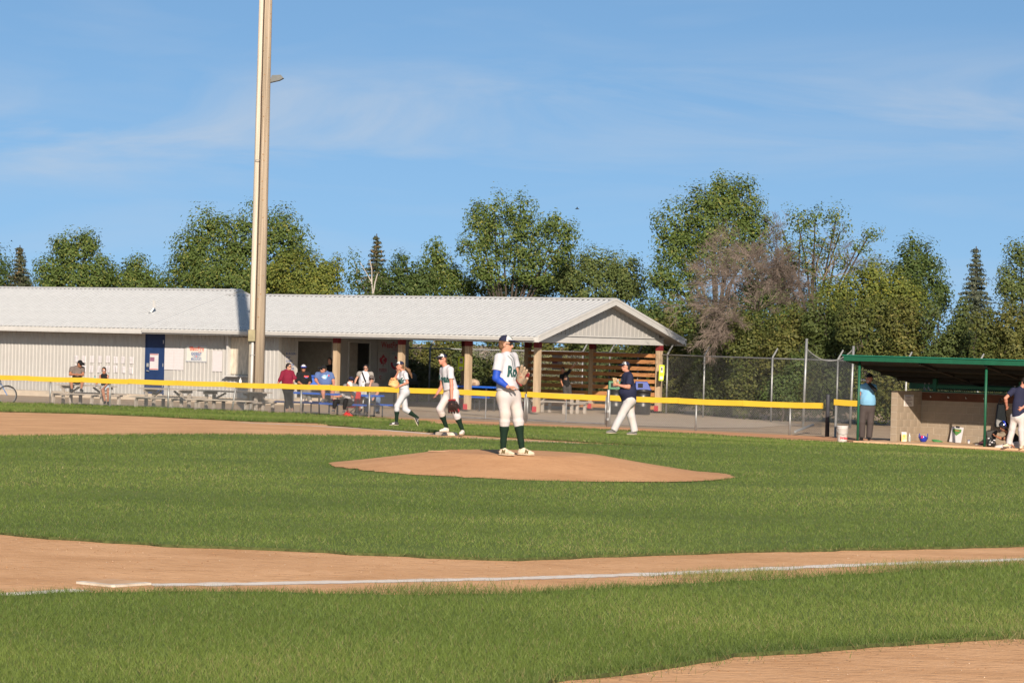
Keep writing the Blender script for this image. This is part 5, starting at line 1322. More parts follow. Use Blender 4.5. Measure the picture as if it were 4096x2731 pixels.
def helmet(p, label, m, rot, tip=0):
    o = empty('batting_helmet', None, label, 'helmet', M=Matrix.Translation(p) @ Matrix.Rotation(rot, 4, 'Z') @ Matrix.Rotation(tip, 4, 'X'))
    mb = MB(); n, k = 18, 7
    for i in range(k + 1):
        ph = i / k * math.pi / 2
        for j in range(n):
            a = 2 * math.pi * j / n; r = math.cos(ph)
            mb.v.append((.115 * r * math.cos(a), .135 * r * math.sin(a), .06 + .135 * math.sin(ph)))
    for i in range(k):
        for j in range(n): mb.f.append((i * n + j, i * n + (j + 1) % n, (i + 1) * n + (j + 1) % n, (i + 1) * n + j))
    mb.build('shell', m, o, smooth=True)
    MB().prism([(-.105, -.06, .065), (-.06, -.19, .045), (.06, -.19, .045), (.105, -.06, .065)], (0, 0, .012)).build('brim', m, o)
    for s in (-1, 1): MB().prism([(s * .112, -.05, .07), (s * .112, .07, .07), (s * .105, .06, -.05), (s * .105, -.03, -.06)], (s * .012, 0, 0)).build('ear_flap', m, o)
    return o
M_HELM = mat('helmet_blue', (.012, .03, .30), .22, .1, 4, spec=.6)
o = helmet(dloc(dug_x(3704, PW - 1.0), PW - 1.0, .20), 'blue batting helmet lying on the dugout floor', M_HELM, math.radians(-20), math.radians(150))
text_on('lettering', 'D', .09, (.0, .138, .11), (1, 0, 0), (0, 0, -1), mat('lettering_red', (.5, .03, .05)), o, .006)
# line-up board leaning on the wall
o = empty('lineup_board', None, 'white line-up clipboard with green diamond leaning on the wall', 'clipboard', M=DM @ Matrix.Translation((dug_x(3830, PW - .28), PW - .28, .04)) @ Matrix.Rotation(math.radians(-12), 4, 'X') @ Matrix.Rotation(math.radians(4), 4, 'Y'))
MB().box(-.18, .18, 0, .015, 0, .44).build('board', M_PAPER, o); MB().prism([(-.13, -.003, .30), (0, -.003, .19), (.13, -.003, .30), (.13, -.003, .38), (-.13, -.003, .38)], (0, .0025, 0)).build('diamond_print', mat('print_green', (.07, .18, .045), .7), o)
MB().box(-.06, .06, -.012, -.0005, .41, .46).build('clip', M_BLACK, o); MB().box(-.07, .07, -.006, -.0035, .325, .34).build('print', M_INKR, o)
p = dloc(dug_x(3885, PW - .45), PW - .45, .035); o = thing('paper_cup', p, 'small grey paper cup at the foot of the dugout wall', 'cup'); MB().lathe([(.028, 0), (.036, .09)], 12, p).build('body', M_PAPER, o); MB().lathe([(.037, .07), (.037, .092)], 12, p).build('rim', M_INK, o)
p = dloc(dug_x(3755, PW - .5), PW - .5, .035); o = thing('batting_glove', p, 'crumpled green batting glove on the dugout floor', 'glove')
MB().tube([(p.x - .12, p.y, p.z + .05), (p.x - .04, p.y, p.z + .03), (p.x + .05, p.y - .03, p.z + .02), (p.x + .16, p.y - .05, p.z + .015)], [.02, .045, .04, .015], 10).build('palm', mat('glove_green', (.04, .16, .05), .8), o, smooth=True)
for k in range(4): MB().tube([(p.x + .08, p.y - .05 + .022 * k, p.z + .02), (p.x + .17, p.y - .08 + .035 * k, p.z + .012)], .011, 6).build('finger', mat('glove_green', (.04, .16, .05)), o)
# black catcher's bag hanging on the dugout wall, and leg guards on the floor
p = dloc(dug_x(4008, PW - .18), PW - .18, 1.0); o = thing('equipment_bag', p, 'black equipment bag hanging on the dugout wall by the corner post', 'bag')
MB().hexa([p + Vector(v) for v in ((-.16, -.12, -.5), (.2, -.14, -.5), (.2, .05, -.5), (-.16, .05, -.5), (-.09, -.06, .16), (.12, -.06, .16), (.12, .05, .16), (-.09, .05, .16))]).build('body', M_BLACK, o, bevel=.03); MB().tube([p + Vector((-.06, -.02, .16)), p + Vector((0, -.02, .32)), p + Vector((.06, -.02, .16))], .014, 6).build('strap', M_BLACK, o)
p = at(3960, 1742, 80.6); o = thing('chest_protector', p, 'black chest protector held up behind the corner post', 'protector')
MB().prism([(p.x - .12, p.y, p.z + .12), (p.x - .06, p.y, p.z - .13), (p.x + .14, p.y, p.z - .13), (p.x + .2, p.y, p.z + .16)], (.02, .06, 0)).build('pad', mat('pad_black', (.03, .027, .025), .6), o, bevel=.015); MB().box(p.x - .06, p.x + .0, p.y - .006, p.y - .001, p.z - .085, p.z - .06).build('label_patch', M_PAPER, o)
p = at(3968, 1796, 80.0); p.z = DZ + .04; o = thing('leg_guards', p, 'black and white leg guards heaped by the corner post', 'leg guards')
for k in range(3): MB().tube([(p.x - .10 + .08 * k, p.y + .03 * k, p.z + .0), (p.x - .07 + .06 * k, p.y, p.z + .12), (p.x - .02 + .05 * k, p.y, p.z + .24 - .05 * k)], [.05, .06, .035], 8).build('shell', M_BLACK, o, smooth=True)
for k in range(3): MB().box(p.x - .10 + .06 * k, p.x - .05 + .06 * k, p.y - .075, p.y - .068, p.z + .05 + .06 * k, p.z + .075 + .06 * k).build('strap', M_PAPER, o)
p = dloc(dug_x(3938, PW - 1.2), PW - 1.2, .035); o = thing('baseball_hat', p, 'dark cap lying on the dugout floor near the post', 'cap'); MB().lathe([(.10, .0), (.098, .04), (.07, .08), (.02, .1)], 14, p).build('crown', mat('maroon_cloth', (.06, .02, .03), .8), o, smooth=True); MB().prism([(p.x - .19, p.y - .05, p.z + .005), (p.x - .08, p.y - .08, p.z + .008), (p.x - .08, p.y + .08, p.z + .008), (p.x - .19, p.y + .05, p.z + .005)], (0, 0, .01)).build('brim', M_PAPER, o)
# bottles on the dugout sill
for k, x in enumerate((.62, .75, 3.4)):
    p = dloc(x, PW + .08, 1.442); o = thing('sill_bottle', p, ('first', 'second', 'lone far')[k] + ' drink bottle on the sill of the dugout wall', 'bottle')
    MB().lathe([(.033, 0), (.034, .12), (.014, .17), (.013, .19)], 12, p).build('body', mat('dim_plastic', (.16, .19, .22), .3), o, smooth=True); MB().lathe([(.016, .19), (.016, .21)], 8, p).build('bottle_cap', M_PAPER, o)
# bicycle at the left edge
def bicycle():
    p = at(28, 1594, 104.8); p.z = gz(p.x, p.y) - .09
    o = thing('bicycle', p, 'bicycle whose front wheel shows at the left edge behind the fence', 'bicycle'); M_T = mat('tyre', (.02, .02, .02), .7); R = .33
    M_BF = mat('bike_blue', (.05, .16, .42), .35)
    def W(x, z): return p + Vector((x, .0, z))
    for cx in (0, -1.05):
        c = W(cx, R); w = MB().tube([c + Vector((math.cos(a) * R, 0, math.sin(a) * R)) for a in np.linspace(0, 2 * math.pi, 33)], .026, 6, False).build('tyre', M_T, o)
        rm = MB().tube([c + Vector((math.cos(a) * (R - .03), 0, math.sin(a) * (R - .03))) for a in np.linspace(0, 2 * math.pi, 33)], .010, 5, False).build('rim', M_STEEL, o)
        s = MB()
        for a in np.linspace(0, 2 * math.pi, 20, endpoint=False): s.tube([c, c + Vector((math.cos(a) * (R - .03), 0, math.sin(a) * (R - .03)))], .0018, 3, False)
        s.build('spokes', M_STEEL, rm); MB().tube([c + Vector((0, -.05, 0)), c + Vector((0, .05, 0))], .03, 8).build('hub', M_STEEL, rm)
    for a, b, r in (((0, R), (-.22, .72), .018), ((-.22, .72), (-.26, .92), .02), ((-.25, .85), (-.72, .78), .02), ((-.23, .74), (-.62, .30), .022), ((-.72, .82), (-.62, .30), .02), ((-.62, .30), (-1.05, R), .014), ((-.73, .76), (-1.05, R), .012)):
        MB().tube([W(*a), W(*b)], r, 8).build('frame_tube', M_BF, o)
    MB().tube([W(-.26, .93) + Vector((0, -.3, .02)), W(-.26, .95), W(-.26, .93) + Vector((0, .3, .02))], .014, 8).build('handlebar', M_BLACK, o); MB().box(p.x - .86, p.x - .6, p.y - .06, p.y + .06, p.z + .86, p.z + .91).build('saddle', M_BLACK, o, bevel=.02)
bicycle()
# small bird high over the trees
p = at(2308, 836, 120); o = thing('bird', p, 'tiny dark bird in flight above the trees', 'bird')
MB().tube([p + Vector((-.07, 0, 0)), p + Vector((0, 0, .015)), p + Vector((.09, 0, 0))], [.008, .03, .006], 8).build('body', M_BLACK, o, smooth=True)
MB().quad(p + Vector((-.02, 0, .02)), p + Vector((.03, 0, .02)), p + Vector((.02, -.16, .07)), p + Vector((-.01, -.15, .07))).quad(p + Vector((-.02, 0, .02)), p + Vector((-.01, .15, .07)), p + Vector((.02, .16, .07)), p + Vector((.03, 0, .02))).build('wings', M_BLACK, o)
# folding chair
def folding_chair(px, py, D):
    p = at(px, py, D); p.z = gz(p.x, p.y) - .10; o = thing('folding_chair', p, 'red fabric folding chair under the white haired spectator', 'chair'); M_F = mat('chair_red', (.38, .02, .025), .8, .2, 6)
    def q(x, y, z): return p + Vector((x, y, z))
    MB().hexa([q(-.25, -.2, .36), q(.22, -.2, .36), q(.24, .22, .32), q(-.25, .22, .32), q(-.25, -.2, .375), q(.22, -.2, .375), q(.24, .22, .335), q(-.25, .22, .335)]).build('seat', M_F, o)
    MB().hexa([q(.02, .2, .34), q(.28, .05, .34), q(.30, .09, .34), q(.04, .24, .34), q(.06, .22, .85), q(.32, .07, .85), q(.34, .1, .85), q(.08, .25, .85)]).build('backrest', M_F, o)
    for a, b in (((-.25, -.22, 0), (.2, .2, .35)), ((.25, -.22, 0), (-.22, .2, .35)), ((-.25, .22, 0), (.22, -.2, .36)), ((.26, .22, 0), (-.22, -.2, .36)), ((.24, -.2, 0), (.26, -.2, .60)), ((.26, .2, .0), (.33, .1, .85))):
        MB().tube([q(*a), q(*b)], .013, 6).build('leg', M_BLACK, o)
    MB().box(p.x - .22, p.x + .28, p.y - .24, p.y - .18, p.z + .585, p.z + .61).build('armrest', M_F, o)
folding_chair(1400, 1645, 96.9)
p = at(1392, 1655, 96.2); p.z = gz(p.x, p.y) - .09; o = thing('red_bag', p, 'crumpled red bag on the ground by the folding chair', 'bag')
MB().tube([(p.x - .18, p.y, p.z + .05), (p.x - .05, p.y, p.z + .11), (p.x + .08, p.y, p.z + .07), (p.x + .2, p.y, p.z + .04)], [.03, .1, .07, .03], 10).build('body', mat('chair_red', (.38, .02, .025)), o, smooth=True)
MB().tube([(p.x - .08, p.y - .05, p.z + .18), (p.x, p.y - .05, p.z + .26), (p.x + .06, p.y - .05, p.z + .16)], .01, 6).build('handle', mat('chair_red', (.38, .02, .025)), o)
# ================================================================== people: one continuous body surface each, clothes as children
def surfnet(D, org, vox):
    s = D < 0
    nx, ny, nz_ = D.shape
    c = [s[i:nx - 1 + i, j:ny - 1 + j, k:nz_ - 1 + k] for i in (0, 1) for j in (0, 1) for k in (0, 1)]
    cnt = sum(a.astype(np.int8) for a in c); mask = (cnt > 0) & (cnt < 8)
    idx = np.argwhere(mask)
    if not len(idx): return None
    corner = [(i, j, k) for i in (0, 1) for j in (0, 1) for k in (0, 1)]
    dv = np.stack([D[idx[:, 0] + a, idx[:, 1] + b, idx[:, 2] + e] for a, b, e in corner], 1)
    acc = np.zeros((len(idx), 3)); n = np.zeros(len(idx))
    for p in range(8):
        for q in range(p + 1, 8):
            if sum(abs(corner[p][t] - corner[q][t]) for t in range(3)) != 1: continue
            d0, d1 = dv[:, p], dv[:, q]; x = (d0 < 0) != (d1 < 0)
            t = np.where(x, d0 / np.where(x, d0 - d1, 1), 0)
            pos = np.array(corner[p]) + t[:, None] * (np.array(corner[q]) - np.array(corner[p]))
            acc += np.where(x[:, None], pos, 0); n += x
    V = (idx + acc / n[:, None]) * vox + org
    vid = -np.ones(mask.shape, np.int64); vid[tuple(idx.T)] = np.arange(len(idx))
    F = []
    for ax in range(3):
        sl0 = [slice(1, -1)] * 3; sl1 = [slice(1, -1)] * 3; sl0[ax] = slice(0, -1); sl1[ax] = slice(1, None)
        a, b = s[tuple(sl0)], s[tuple(sl1)]
        e = np.argwhere(a != b)
        if not len(e): continue
        inn = a[tuple(e.T)]
        e = e + np.array([0 if k == ax else 1 for k in range(3)])
        u, v = [(1, 2), (2, 0), (0, 1)][ax]
        def cell(du, dv_):
            g = e.copy(); g[:, u] += du; g[:, v] += dv_; return vid[tuple(g.T)]
        q = np.stack([cell(-1, -1), cell(0, -1), cell(0, 0), cell(-1, 0)], 1)
        q[~inn] = q[~inn][:, ::-1]; F.append(q)
    F = np.concatenate(F); F = F[(F >= 0).all(1)]
    return V, F
def A(v): return np.array(v, float)
def rc(a, b, ra, rb, k=.03, flat=None, cap=(0, 0)): return ('rc', A(a), A(b), ra, rb, k, flat, cap)
def el(c, axes, radii, k=.03): return ('el', A(c), np.array([A(x) for x in axes]), A(radii), k)
def sdf(prims, vox, cuts=()):
    lo, hi = A((9e9,) * 3), A((-9e9,) * 3)
    for p in prims:
        if p[0] == 'rc':
            r = max(p[3], p[4]); lo = np.minimum(lo, np.minimum(p[1], p[2]) - r); hi = np.maximum(hi, np.maximum(p[1], p[2]) + r)
        else:
            r = p[3].max(); lo = np.minimum(lo, p[1] - r); hi = np.maximum(hi, p[1] + r)
    lo -= 3 * vox; hi += 3 * vox
    n = np.ceil((hi - lo) / vox).astype(int) + 1
    ax = [lo[i] + np.arange(n[i]) * vox for i in range(3)]
    D = np.full(n, 1.0)
    for p in prims:
        if p[0] == 'rc': k = p[5]; r = max(p[3], p[4]); a = np.minimum(p[1], p[2]) - r - k - 2 * vox; b = np.maximum(p[1], p[2]) + r + k + 2 * vox
        else: k = p[4]; r = p[3].max(); a = p[1] - r - k - 2 * vox; b = p[1] + r + k + 2 * vox
        i0 = np.clip(((a - lo) / vox).astype(int), 0, n - 1); i1 = np.clip(((b - lo) / vox).astype(int) + 2, 1, n)
        X = ax[0][i0[0]:i1[0]][:, None, None]; Y = ax[1][i0[1]:i1[1]][None, :, None]; Z = ax[2][i0[2]:i1[2]][None, None, :]
        if p[0] == 'rc':
            A0, B0, ra, rb, _, flat, cap = p[1:]
            ba = B0 - A0; L2 = ba @ ba + 1e-12
            px, py, pz = X - A0[0], Y - A0[1], Z - A0[2]
            t = (px * ba[0] + py * ba[1] + pz * ba[2]) / L2; h = np.clip(t, 0, 1)
            qx, qy, qz = px - h * ba[0], py - h * ba[1], pz - h * ba[2]
            if flat is not None:
                f, s_ = A(flat[0]), flat[1]; m = (qx * f[0] + qy * f[1] + qz * f[2]) * (1 / s_ - 1)
                qx, qy, qz = qx + m * f[0], qy + m * f[1], qz + m * f[2]
            d = np.sqrt(qx * qx + qy * qy + qz * qz) - (ra + (rb - ra) * h)
            L = math.sqrt(L2)
            if cap[0]: d = np.maximum(d, -t * L)
            if cap[1]: d = np.maximum(d, (t - 1) * L)
        else:
            c, axs, rad = p[1], p[2], p[3]; px, py, pz = X - c[0], Y - c[1], Z - c[2]
            q = [(px * axs[i][0] + py * axs[i][1] + pz * axs[i][2]) / rad[i] for i in range(3)]
            g = np.sqrt(q[0] ** 2 + q[1] ** 2 + q[2] ** 2); d = (g - 1) * rad.min() * np.clip(g, .4, 1.6) ** 0
        sub = D[i0[0]:i1[0], i0[1]:i1[1], i0[2]:i1[2]]
        hh = np.clip(k - np.abs(sub - d), 0, None) / k
        D[i0[0]:i1[0], i0[1]:i1[1], i0[2]:i1[2]] = np.minimum(sub, d) - hh * hh * k * .25
    for pt, nr in cuts:
        pt, nr = A(pt), A(nr); nr = nr / np.linalg.norm(nr)
        D = np.maximum(D, (ax[0][:, None, None] - pt[0]) * nr[0] + (ax[1][None, :, None] - pt[1]) * nr[1] + (ax[2][None, None, :] - pt[2]) * nr[2])
    return surfnet(D, lo, vox)
def wrinkle(V, F, amp, freq, seed, dirv=None):
    """cloth folds: move vertices along their normals"""
    P = V[F]; nr = np.cross(P[:, 2] - P[:, 0], P[:, 3] - P[:, 1]); N = np.zeros_like(V)
    for j in range(4): np.add.at(N, F[:, j], nr)
    N /= np.linalg.norm(N, axis=1)[:, None] + 1e-9
    rs = np.random.default_rng(seed); f = np.zeros(len(V))
    for o in range(5):
        k = rs.normal(size=3) * freq * (1 + o * .6); k[2] *= .55
        f += np.sin(V @ k + rs.uniform(0, 6.28) + 1.5 * np.sin(V @ (rs.normal(size=3) * freq * .5))) / (1 + .5 * o)
    return V + N * (amp * .45 * f)[:, None]
def cloth(name, c, rough=.85, var=.06, scale=5): return mat('cloth_' + name, c, rough, var, scale, .25, 70, spec=.15)
M_SKIN = mat('skin', (.40, .205, .14), .55, .10, 9, spec=.35); M_SKINR = mat('skin_ruddy', (.41, .18, .125), .55, .12, 9, spec=.35)
M_SKINT = mat('skin_tan', (.33, .145, .085), .5, .10, 9, spec=.35)
M_LENS = mat('dark_lens', (.012, .012, .014), .08, .1, 5, spec=.8)
WHITE = mat('uniform_white', (.43, .425, .46), .8, .05, 4, .3, 60, spec=.15)
WHITED = mat('uniform_white_soiled', (.43, .425, .46), .8, .0, 3.2, .3, 60, spec=.15, c2=(.45, .385, .34))
NAVY = cloth('navy', (.018, .020, .045)); GREENS = cloth('sock_green', (.007, .019, .012)); BLACKC = cloth('black', (.012, .012, .013))
M_LACE = mat('shoe_sole', (.46, .39, .30), .8); CREAM = mat('shoe_cream', (.50, .41, .31), .7, .12, 12)
HAIRB = mat('hair_brown', (.10, .055, .028), .6, .3, 20, .5, 60); HAIRD = mat('hair_dark', (.018, .013, .011), .55, .3, 20, .5, 60); HAIRW = mat('hair_white', (.55, .52, .48), .7, .15, 20, .5, 60); HAIRL = mat('hair_light_brown', (.13, .065, .032), .6, .3, 20, .5, 60)
def lerp(a, b, t): return a + (b - a) * t
def unit(v): return v / (np.linalg.norm(v) + 1e-9)
PEOPLE = {}
def person(label, D, J, s=1.0, w=1.0, face=0, body=None, pitch=0, vox=.013, skin=None, shirt=None, sleeve=.62, tuck=True, pants=None, plen='long', socks=None, shoes=None,
           cap=None, hair=None, glasses=None, belt=None, stand=True, seed=0, loose=1.0, group=None, handL=None, handR=None, glove=None, legw=1.0, belly=0, extra=None, armsleeve=None, pony=None, name_text=None, female=False, nfold=1.0, bare_feet=False):
    skin = skin or M_SKIN; body = face if body is None else body
    g = {}
    for k, v in J.items():
        q = at(v[0], v[1], D + (v[2] if len(v) > 2 else 0)); g[k] = A(q)
    base = (g['anR'] + g['anL']) / 2; gx_, gy_ = base[0], base[1]
    root = Vector((gx_, gy_, gz(gx_, gy_)))
    off = A(root)
    for k in g: g[k] = g[k] - off
    o = thing('person', root, label, 'person', group); o['worldspace'] = 0
    fa, ba_ = math.radians(face), math.radians(body)
    ff = A((math.sin(fa), -math.cos(fa), 0)); bf = A((math.sin(ba_), -math.cos(ba_), 0))
    up = unit(lerp(A((0, 0, 1)), unit(g['head'] - g['neck']), .35)); pr = math.radians(pitch)
    ff = unit(ff * math.cos(pr) + A((0, 0, -math.sin(pr)))); rt = unit(np.cross(ff, up)); up = unit(np.cross(rt, ff))
    H = g['head']; hs = s
    M = (g['shR'] + g['shL']) / 2; Pm = (g['hipR'] + g['hipL']) / 2; spine = unit(M - Pm)
    # ---------------- body
    pr_ = []
    pr_ += [el(H + up * .015 * hs, (rt, ff, up), (.074 * hs, .094 * hs, .108 * hs), .02), el(H + ff * .022 * hs - up * .055 * hs, (rt, ff, up), (.054 * hs, .068 * hs, .062 * hs), .03),
            rc(H + ff * .088 * hs - up * .004 * hs, H + ff * .108 * hs - up * .034 * hs, .009 * hs, .015 * hs, .018), el(H + ff * .082 * hs - up * .066 * hs, (rt, ff, up), (.024 * hs, .012 * hs, .012 * hs), .01),
            el(H + ff * .070 * hs - up * .098 * hs, (rt, ff, up), (.024 * hs, .02 * hs, .018 * hs), .02)]
    for sg in (-1, 1): pr_.append(el(H + rt * sg * .078 * hs - ff * .005 * hs - up * .012 * hs, (rt, ff, up), (.012 * hs, .022 * hs, .034 * hs), .008))
    pr_.append(rc(g['neck'] - up * .03 * s, H - up * .05 * hs, .062 * s * (1 + .25 * (w - 1)) * (.86 if female else 1), .054 * s * (.88 if female else 1), .03))
    pr_.append(rc(lerp(M, Pm, .15), lerp(M, Pm, .95), .125 * s * w, .115 * s * w, .05, (bf, .7))); pr_.append(rc(g['shR'], g['shL'], .05 * s, .05 * s, .05))
    aw = 1 + .5 * (w - 1); fem = .84 if female else 1
    for S in 'RL':
        pr_ += [rc(g['sh' + S], g['el' + S], .053 * s * aw * fem, .042 * s * aw * fem, .03), rc(g['el' + S], lerp(g['el' + S], g['wr' + S], .3), .042 * s * aw * fem, .043 * s * aw * fem, .02), rc(lerp(g['el' + S], g['wr' + S], .3), g['wr' + S], .043 * s * aw * fem, .028 * s * fem, .02)]
        pr_ += [rc(g['hip' + S], g['kn' + S], .085 * s * aw * legw, .056 * s * aw * legw, .04), rc(g['kn' + S], lerp(g['kn' + S], g['an' + S], .3), .056 * s * aw * legw, .056 * s * aw * legw, .03), rc(lerp(g['kn' + S], g['an' + S], .3), g['an' + S], .056 * s * aw * legw, .036 * s, .03)]
        # hand: palm, four fingers, thumb
        hv = handR if S == 'R' else handL
        ad = unit(g['wr' + S] - g['el' + S]); tip = None
        curl = .55; side = None
        if hv:
            tp = A(at(hv[0], hv[1], D + hv[2])) - off; ad = unit(tp - g['wr' + S]); curl = hv[3] if len(hv) > 3 else .5
        lat = unit(np.cross(ad, bf if abs(ad @ bf) < .8 else A((0, 0, 1)))); nrm = unit(np.cross(lat, ad)); hsz = s * .95
        if hv and len(hv) > 4: lat = unit(A(hv[4]) - ad * (A(hv[4]) @ ad)); nrm = unit(np.cross(lat, ad))
        W0 = g['wr' + S]; pr_.append(rc(W0, W0 + ad * .075 * hsz, .030 * hsz, .036 * hsz, .012, (nrm, .55)))
        for j, (q, ln) in enumerate(((-.03, .066), (-.010, .078), (.011, .074), (.030, .056))):
            b0 = W0 + ad * .078 * hsz + lat * q * hsz; d1 = unit(ad + lat * q * 4 + nrm * curl * .6); b1 = b0 + d1 * ln * .55 * hsz; d2 = unit(d1 + nrm * curl * 1.1); b2 = b1 + d2 * ln * .5 * hsz
            pr_ += [rc(b0, b1, .0105 * hsz, .0095 * hsz, .004), rc(b1, b2, .0095 * hsz, .008 * hsz, .004)]
        sg = 1 if S == 'R' else -1
        t0 = W0 + ad * .03 * hsz - lat * .03 * hsz * sg; d1 = unit(ad * .6 - lat * sg * .8 + nrm * .35); t1 = t0 + d1 * .045 * hsz; t2 = t1 + unit(ad * .9 - lat * sg * .35 + nrm * .3) * .035 * hsz
        pr_ += [rc(t0, t1, .014 * hsz, .012 * hsz, .008), rc(t1, t2, .012 * hsz, .0095 * hsz, .004)]
        # foot
        to = g.get('to' + S); an = g['an' + S]
        fd = unit((to - an) * A((1, 1, .0))) if to is not None else unit(ff * A((1, 1, 0)))
        g['fd' + S] = fd
        if to is not None and abs((to - an)[2]) > .14 * s: fd = unit(to - an); g['fd' + S] = fd
    R = sdf(pr_, vox); me = np_mesh('body', R[0], R[1], skin, True); bo = link('body', me, o)
    def piece(name, prims, m, cuts=(), parent=o, amp=0, freq=18, v=None):
        R = sdf(prims, v or vox, cuts)
        if R is None: return None
        V = R[0]
        if amp: V = wrinkle(V, R[1], amp * s * nfold, freq, seed + len(name))
        return link(name, np_mesh(name, V, R[1], m, True), parent)
    # ---------------- shirt
    out = {}
    if shirt:
        L = loose; pp = []
        pp += [rc(lerp(M, Pm, .10), lerp(M, Pm, .52), .142 * s * w * L, .150 * s * w * L, .06, (bf, .74)), rc(lerp(M, Pm, .5), lerp(M, Pm, .84 if tuck else 1.02), .152 * s * w * L, (.176 if tuck else .160) * s * w * L, .06, (bf, .84), (0, 1)),
               rc(lerp(M, g['shR'], 1 if sleeve > .05 else .75), lerp(M, g['shL'], 1 if sleeve > .05 else .75), .064 * s * aw if sleeve > .05 else .05 * s, .064 * s * aw if sleeve > .05 else .05 * s, .05), rc(M, g['neck'] + up * .002, .075 * s, .062 * s * (1 + .25 * (w - 1)), .05, None, (0, 1))]
        if belly: pp.append(el(lerp(M, Pm, .64) + bf * belly * .45, (unit(np.cross(bf, spine)), bf, spine), (.17 * s * w, .13 * s * w + belly * .5, .165 * s), .08))
        if female: 
            ltt = unit(np.cross(bf, spine))
            for sg in (-1, 1): pp.append(el(lerp(M, Pm, .30) + bf * .085 * s * w + ltt * sg * .065 * s * w, (ltt, bf, spine), (.065 * s * w, .06 * s * w, .07 * s * w), .05))
        for S in 'RL':
            sh, e_, wv = g['sh' + S], g['el' + S], g['wr' + S]
            if .05 < sleeve <= 1: pp.append(rc(sh, lerp(sh, e_, sleeve), .068 * s * aw * L * fem, .072 * s * aw * L * fem, .04, None, (0, 1)))
            elif sleeve > 1: pp += [rc(sh, e_, .066 * s * aw * L * fem, .058 * s * aw * L * fem, .04), rc(e_, lerp(e_, wv, sleeve - 1), .058 * s * aw * L * fem, .044 * s * aw * fem, .03, None, (0, 1))]
        if extra: pp += extra(g, s, bf, spine)
        out['shirt'] = piece('shirt', pp, shirt, amp=.008, freq=10)
    if armsleeve:
        S, m, t0, t1 = armsleeve; sh, e_, wv = g['sh' + S], g['el' + S], g['wr' + S]
        out['arm_sleeve'] = piece('arm_sleeve', [rc(lerp(sh, e_, t0), e_, .062 * s, .052 * s, .02), rc(e_, lerp(e_, wv, .35), .052 * s, .053 * s, .02), rc(lerp(e_, wv, .35), lerp(e_, wv, t1), .053 * s, .038 * s, .02, None, (0, 1))], m)
    # ---------------- trousers
    if pants:
        wb = lerp(Pm, M, .22); lw = legw * aw; pp = [rc(Pm, wb, .146 * s * w, .146 * s * w, .05, (bf, .84), (0, 1)), rc(g['hipR'], g['hipL'], .104 * s * aw, .104 * s * aw, .05), el(Pm - bf * .055 * s - spine * .03, (unit(np.cross(bf, spine)), bf, spine), (.136 * s * aw, .095 * s * aw, .115 * s), .06)]
        for S in 'RL':
            h, kq, a_ = g['hip' + S], g['kn' + S], g['an' + S]
            if plen == 'short': pp.append(rc(h, lerp(h, kq, .82), .105 * s * lw, .098 * s * lw, .05, None, (0, 1)))
            elif plen == 'mini': pp.append(rc(h, lerp(h, kq, .42), .10 * s * lw, .095 * s * lw, .05, None, (0, 1)))
            elif plen == 'knee': pp += [rc(h, kq, .101 * s * lw, .078 * s * lw, .05), rc(kq, lerp(kq, a_, .28), .080 * s * lw, .074 * s * lw, .03), el(lerp(kq, a_, .22), ((1, 0, 0), (0, 1, 0), (0, 0, 1)), (.079 * s * lw, .079 * s * lw, .035 * s), .02), rc(lerp(kq, a_, .25), lerp(kq, a_, .36), .074 * s * lw, .062 * s * lw, .015, None, (0, 1))]
            elif plen == 'slim': pp += [rc(h, kq, .102 * s * lw, .076 * s * lw, .05), rc(kq, lerp(kq, a_, .3), .076 * s * lw, .072 * s * lw, .03), rc(lerp(kq, a_, .3), lerp(kq, a_, .95), .072 * s * lw, .054 * s, .03, None, (0, 1))]
            else: pp += [rc(h, kq, .110 * s * lw, .088 * s * lw, .05), rc(kq, lerp(kq, a_, 1.06), .088 * s * lw, .080 * s * lw, .03, None, (0, 1))]
        out['trousers'] = piece('trousers', pp, pants, amp=.0065 if plen != 'slim' else .003, freq=10)
        if belt:
            b0 = lerp(Pm, M, .215); b1 = lerp(Pm, M, .285)
            out['belt'] = piece('belt', [rc(b0, b1, .154 * s * w, .152 * s * w, .01, (bf, .84), (1, 1))], belt)
    if socks:
        for S in 'RL':
            kq, a_ = g['kn' + S], g['an' + S]
            piece('sock', [rc(lerp(kq, a_, .26), lerp(kq, a_, .42), .060 * s * legw, .062 * s * legw, .02), rc(lerp(kq, a_, .42), lerp(kq, a_, .80), .062 * s * legw, .046 * s, .03), rc(lerp(kq, a_, .80), a_, .046 * s, .043 * s, .02)], socks)
    # ---------------- shoes
    zmin = 9
    for S in 'RL':
        if not shoes: break
        a_, fd = g['an' + S], g['fd' + S]; dn = A((0, 0, -1)) if abs(fd[2]) < .3 else unit(A((0, 0, -1)) * .25 - unit(np.cross(np.cross(fd, A((0, 0, 1))), fd)) * .97)
        sw = unit(np.cross(fd, dn)); hl = a_ + dn * .055 * s - fd * .025 * s; ball = a_ + dn * .062 * s + fd * .12 * s; toe = a_ + dn * .068 * s + fd * .175 * s
        bot = a_ + dn * .098 * s
        so = piece('shoe', [rc(a_ + dn * .005, hl, .040 * s, .036 * s, .02), rc(hl, ball, .036 * s, .041 * s, .02, (dn, .8)), rc(ball, toe, .041 * s, .028 * s, .02, (dn, .7)), rc(a_ + dn * .02 + fd * .015 * s, ball - dn * .004 * s, .036 * s, .028 * s, .02)], shoes, cuts=((bot, dn),))
        out['shoe' + S] = so
        piece('sole', [rc(hl - fd * .012 * s + dn * .033 * s, ball + dn * .030 * s, .040 * s, .047 * s, .01, (dn, .28)), rc(ball + dn * .030 * s, toe + dn * .022 * s, .047 * s, .036 * s, .01, (dn, .28))], M_LACE if shoes is not BLACKC else shoes, parent=so)
        zmin = min(zmin, bot[2] - .008)
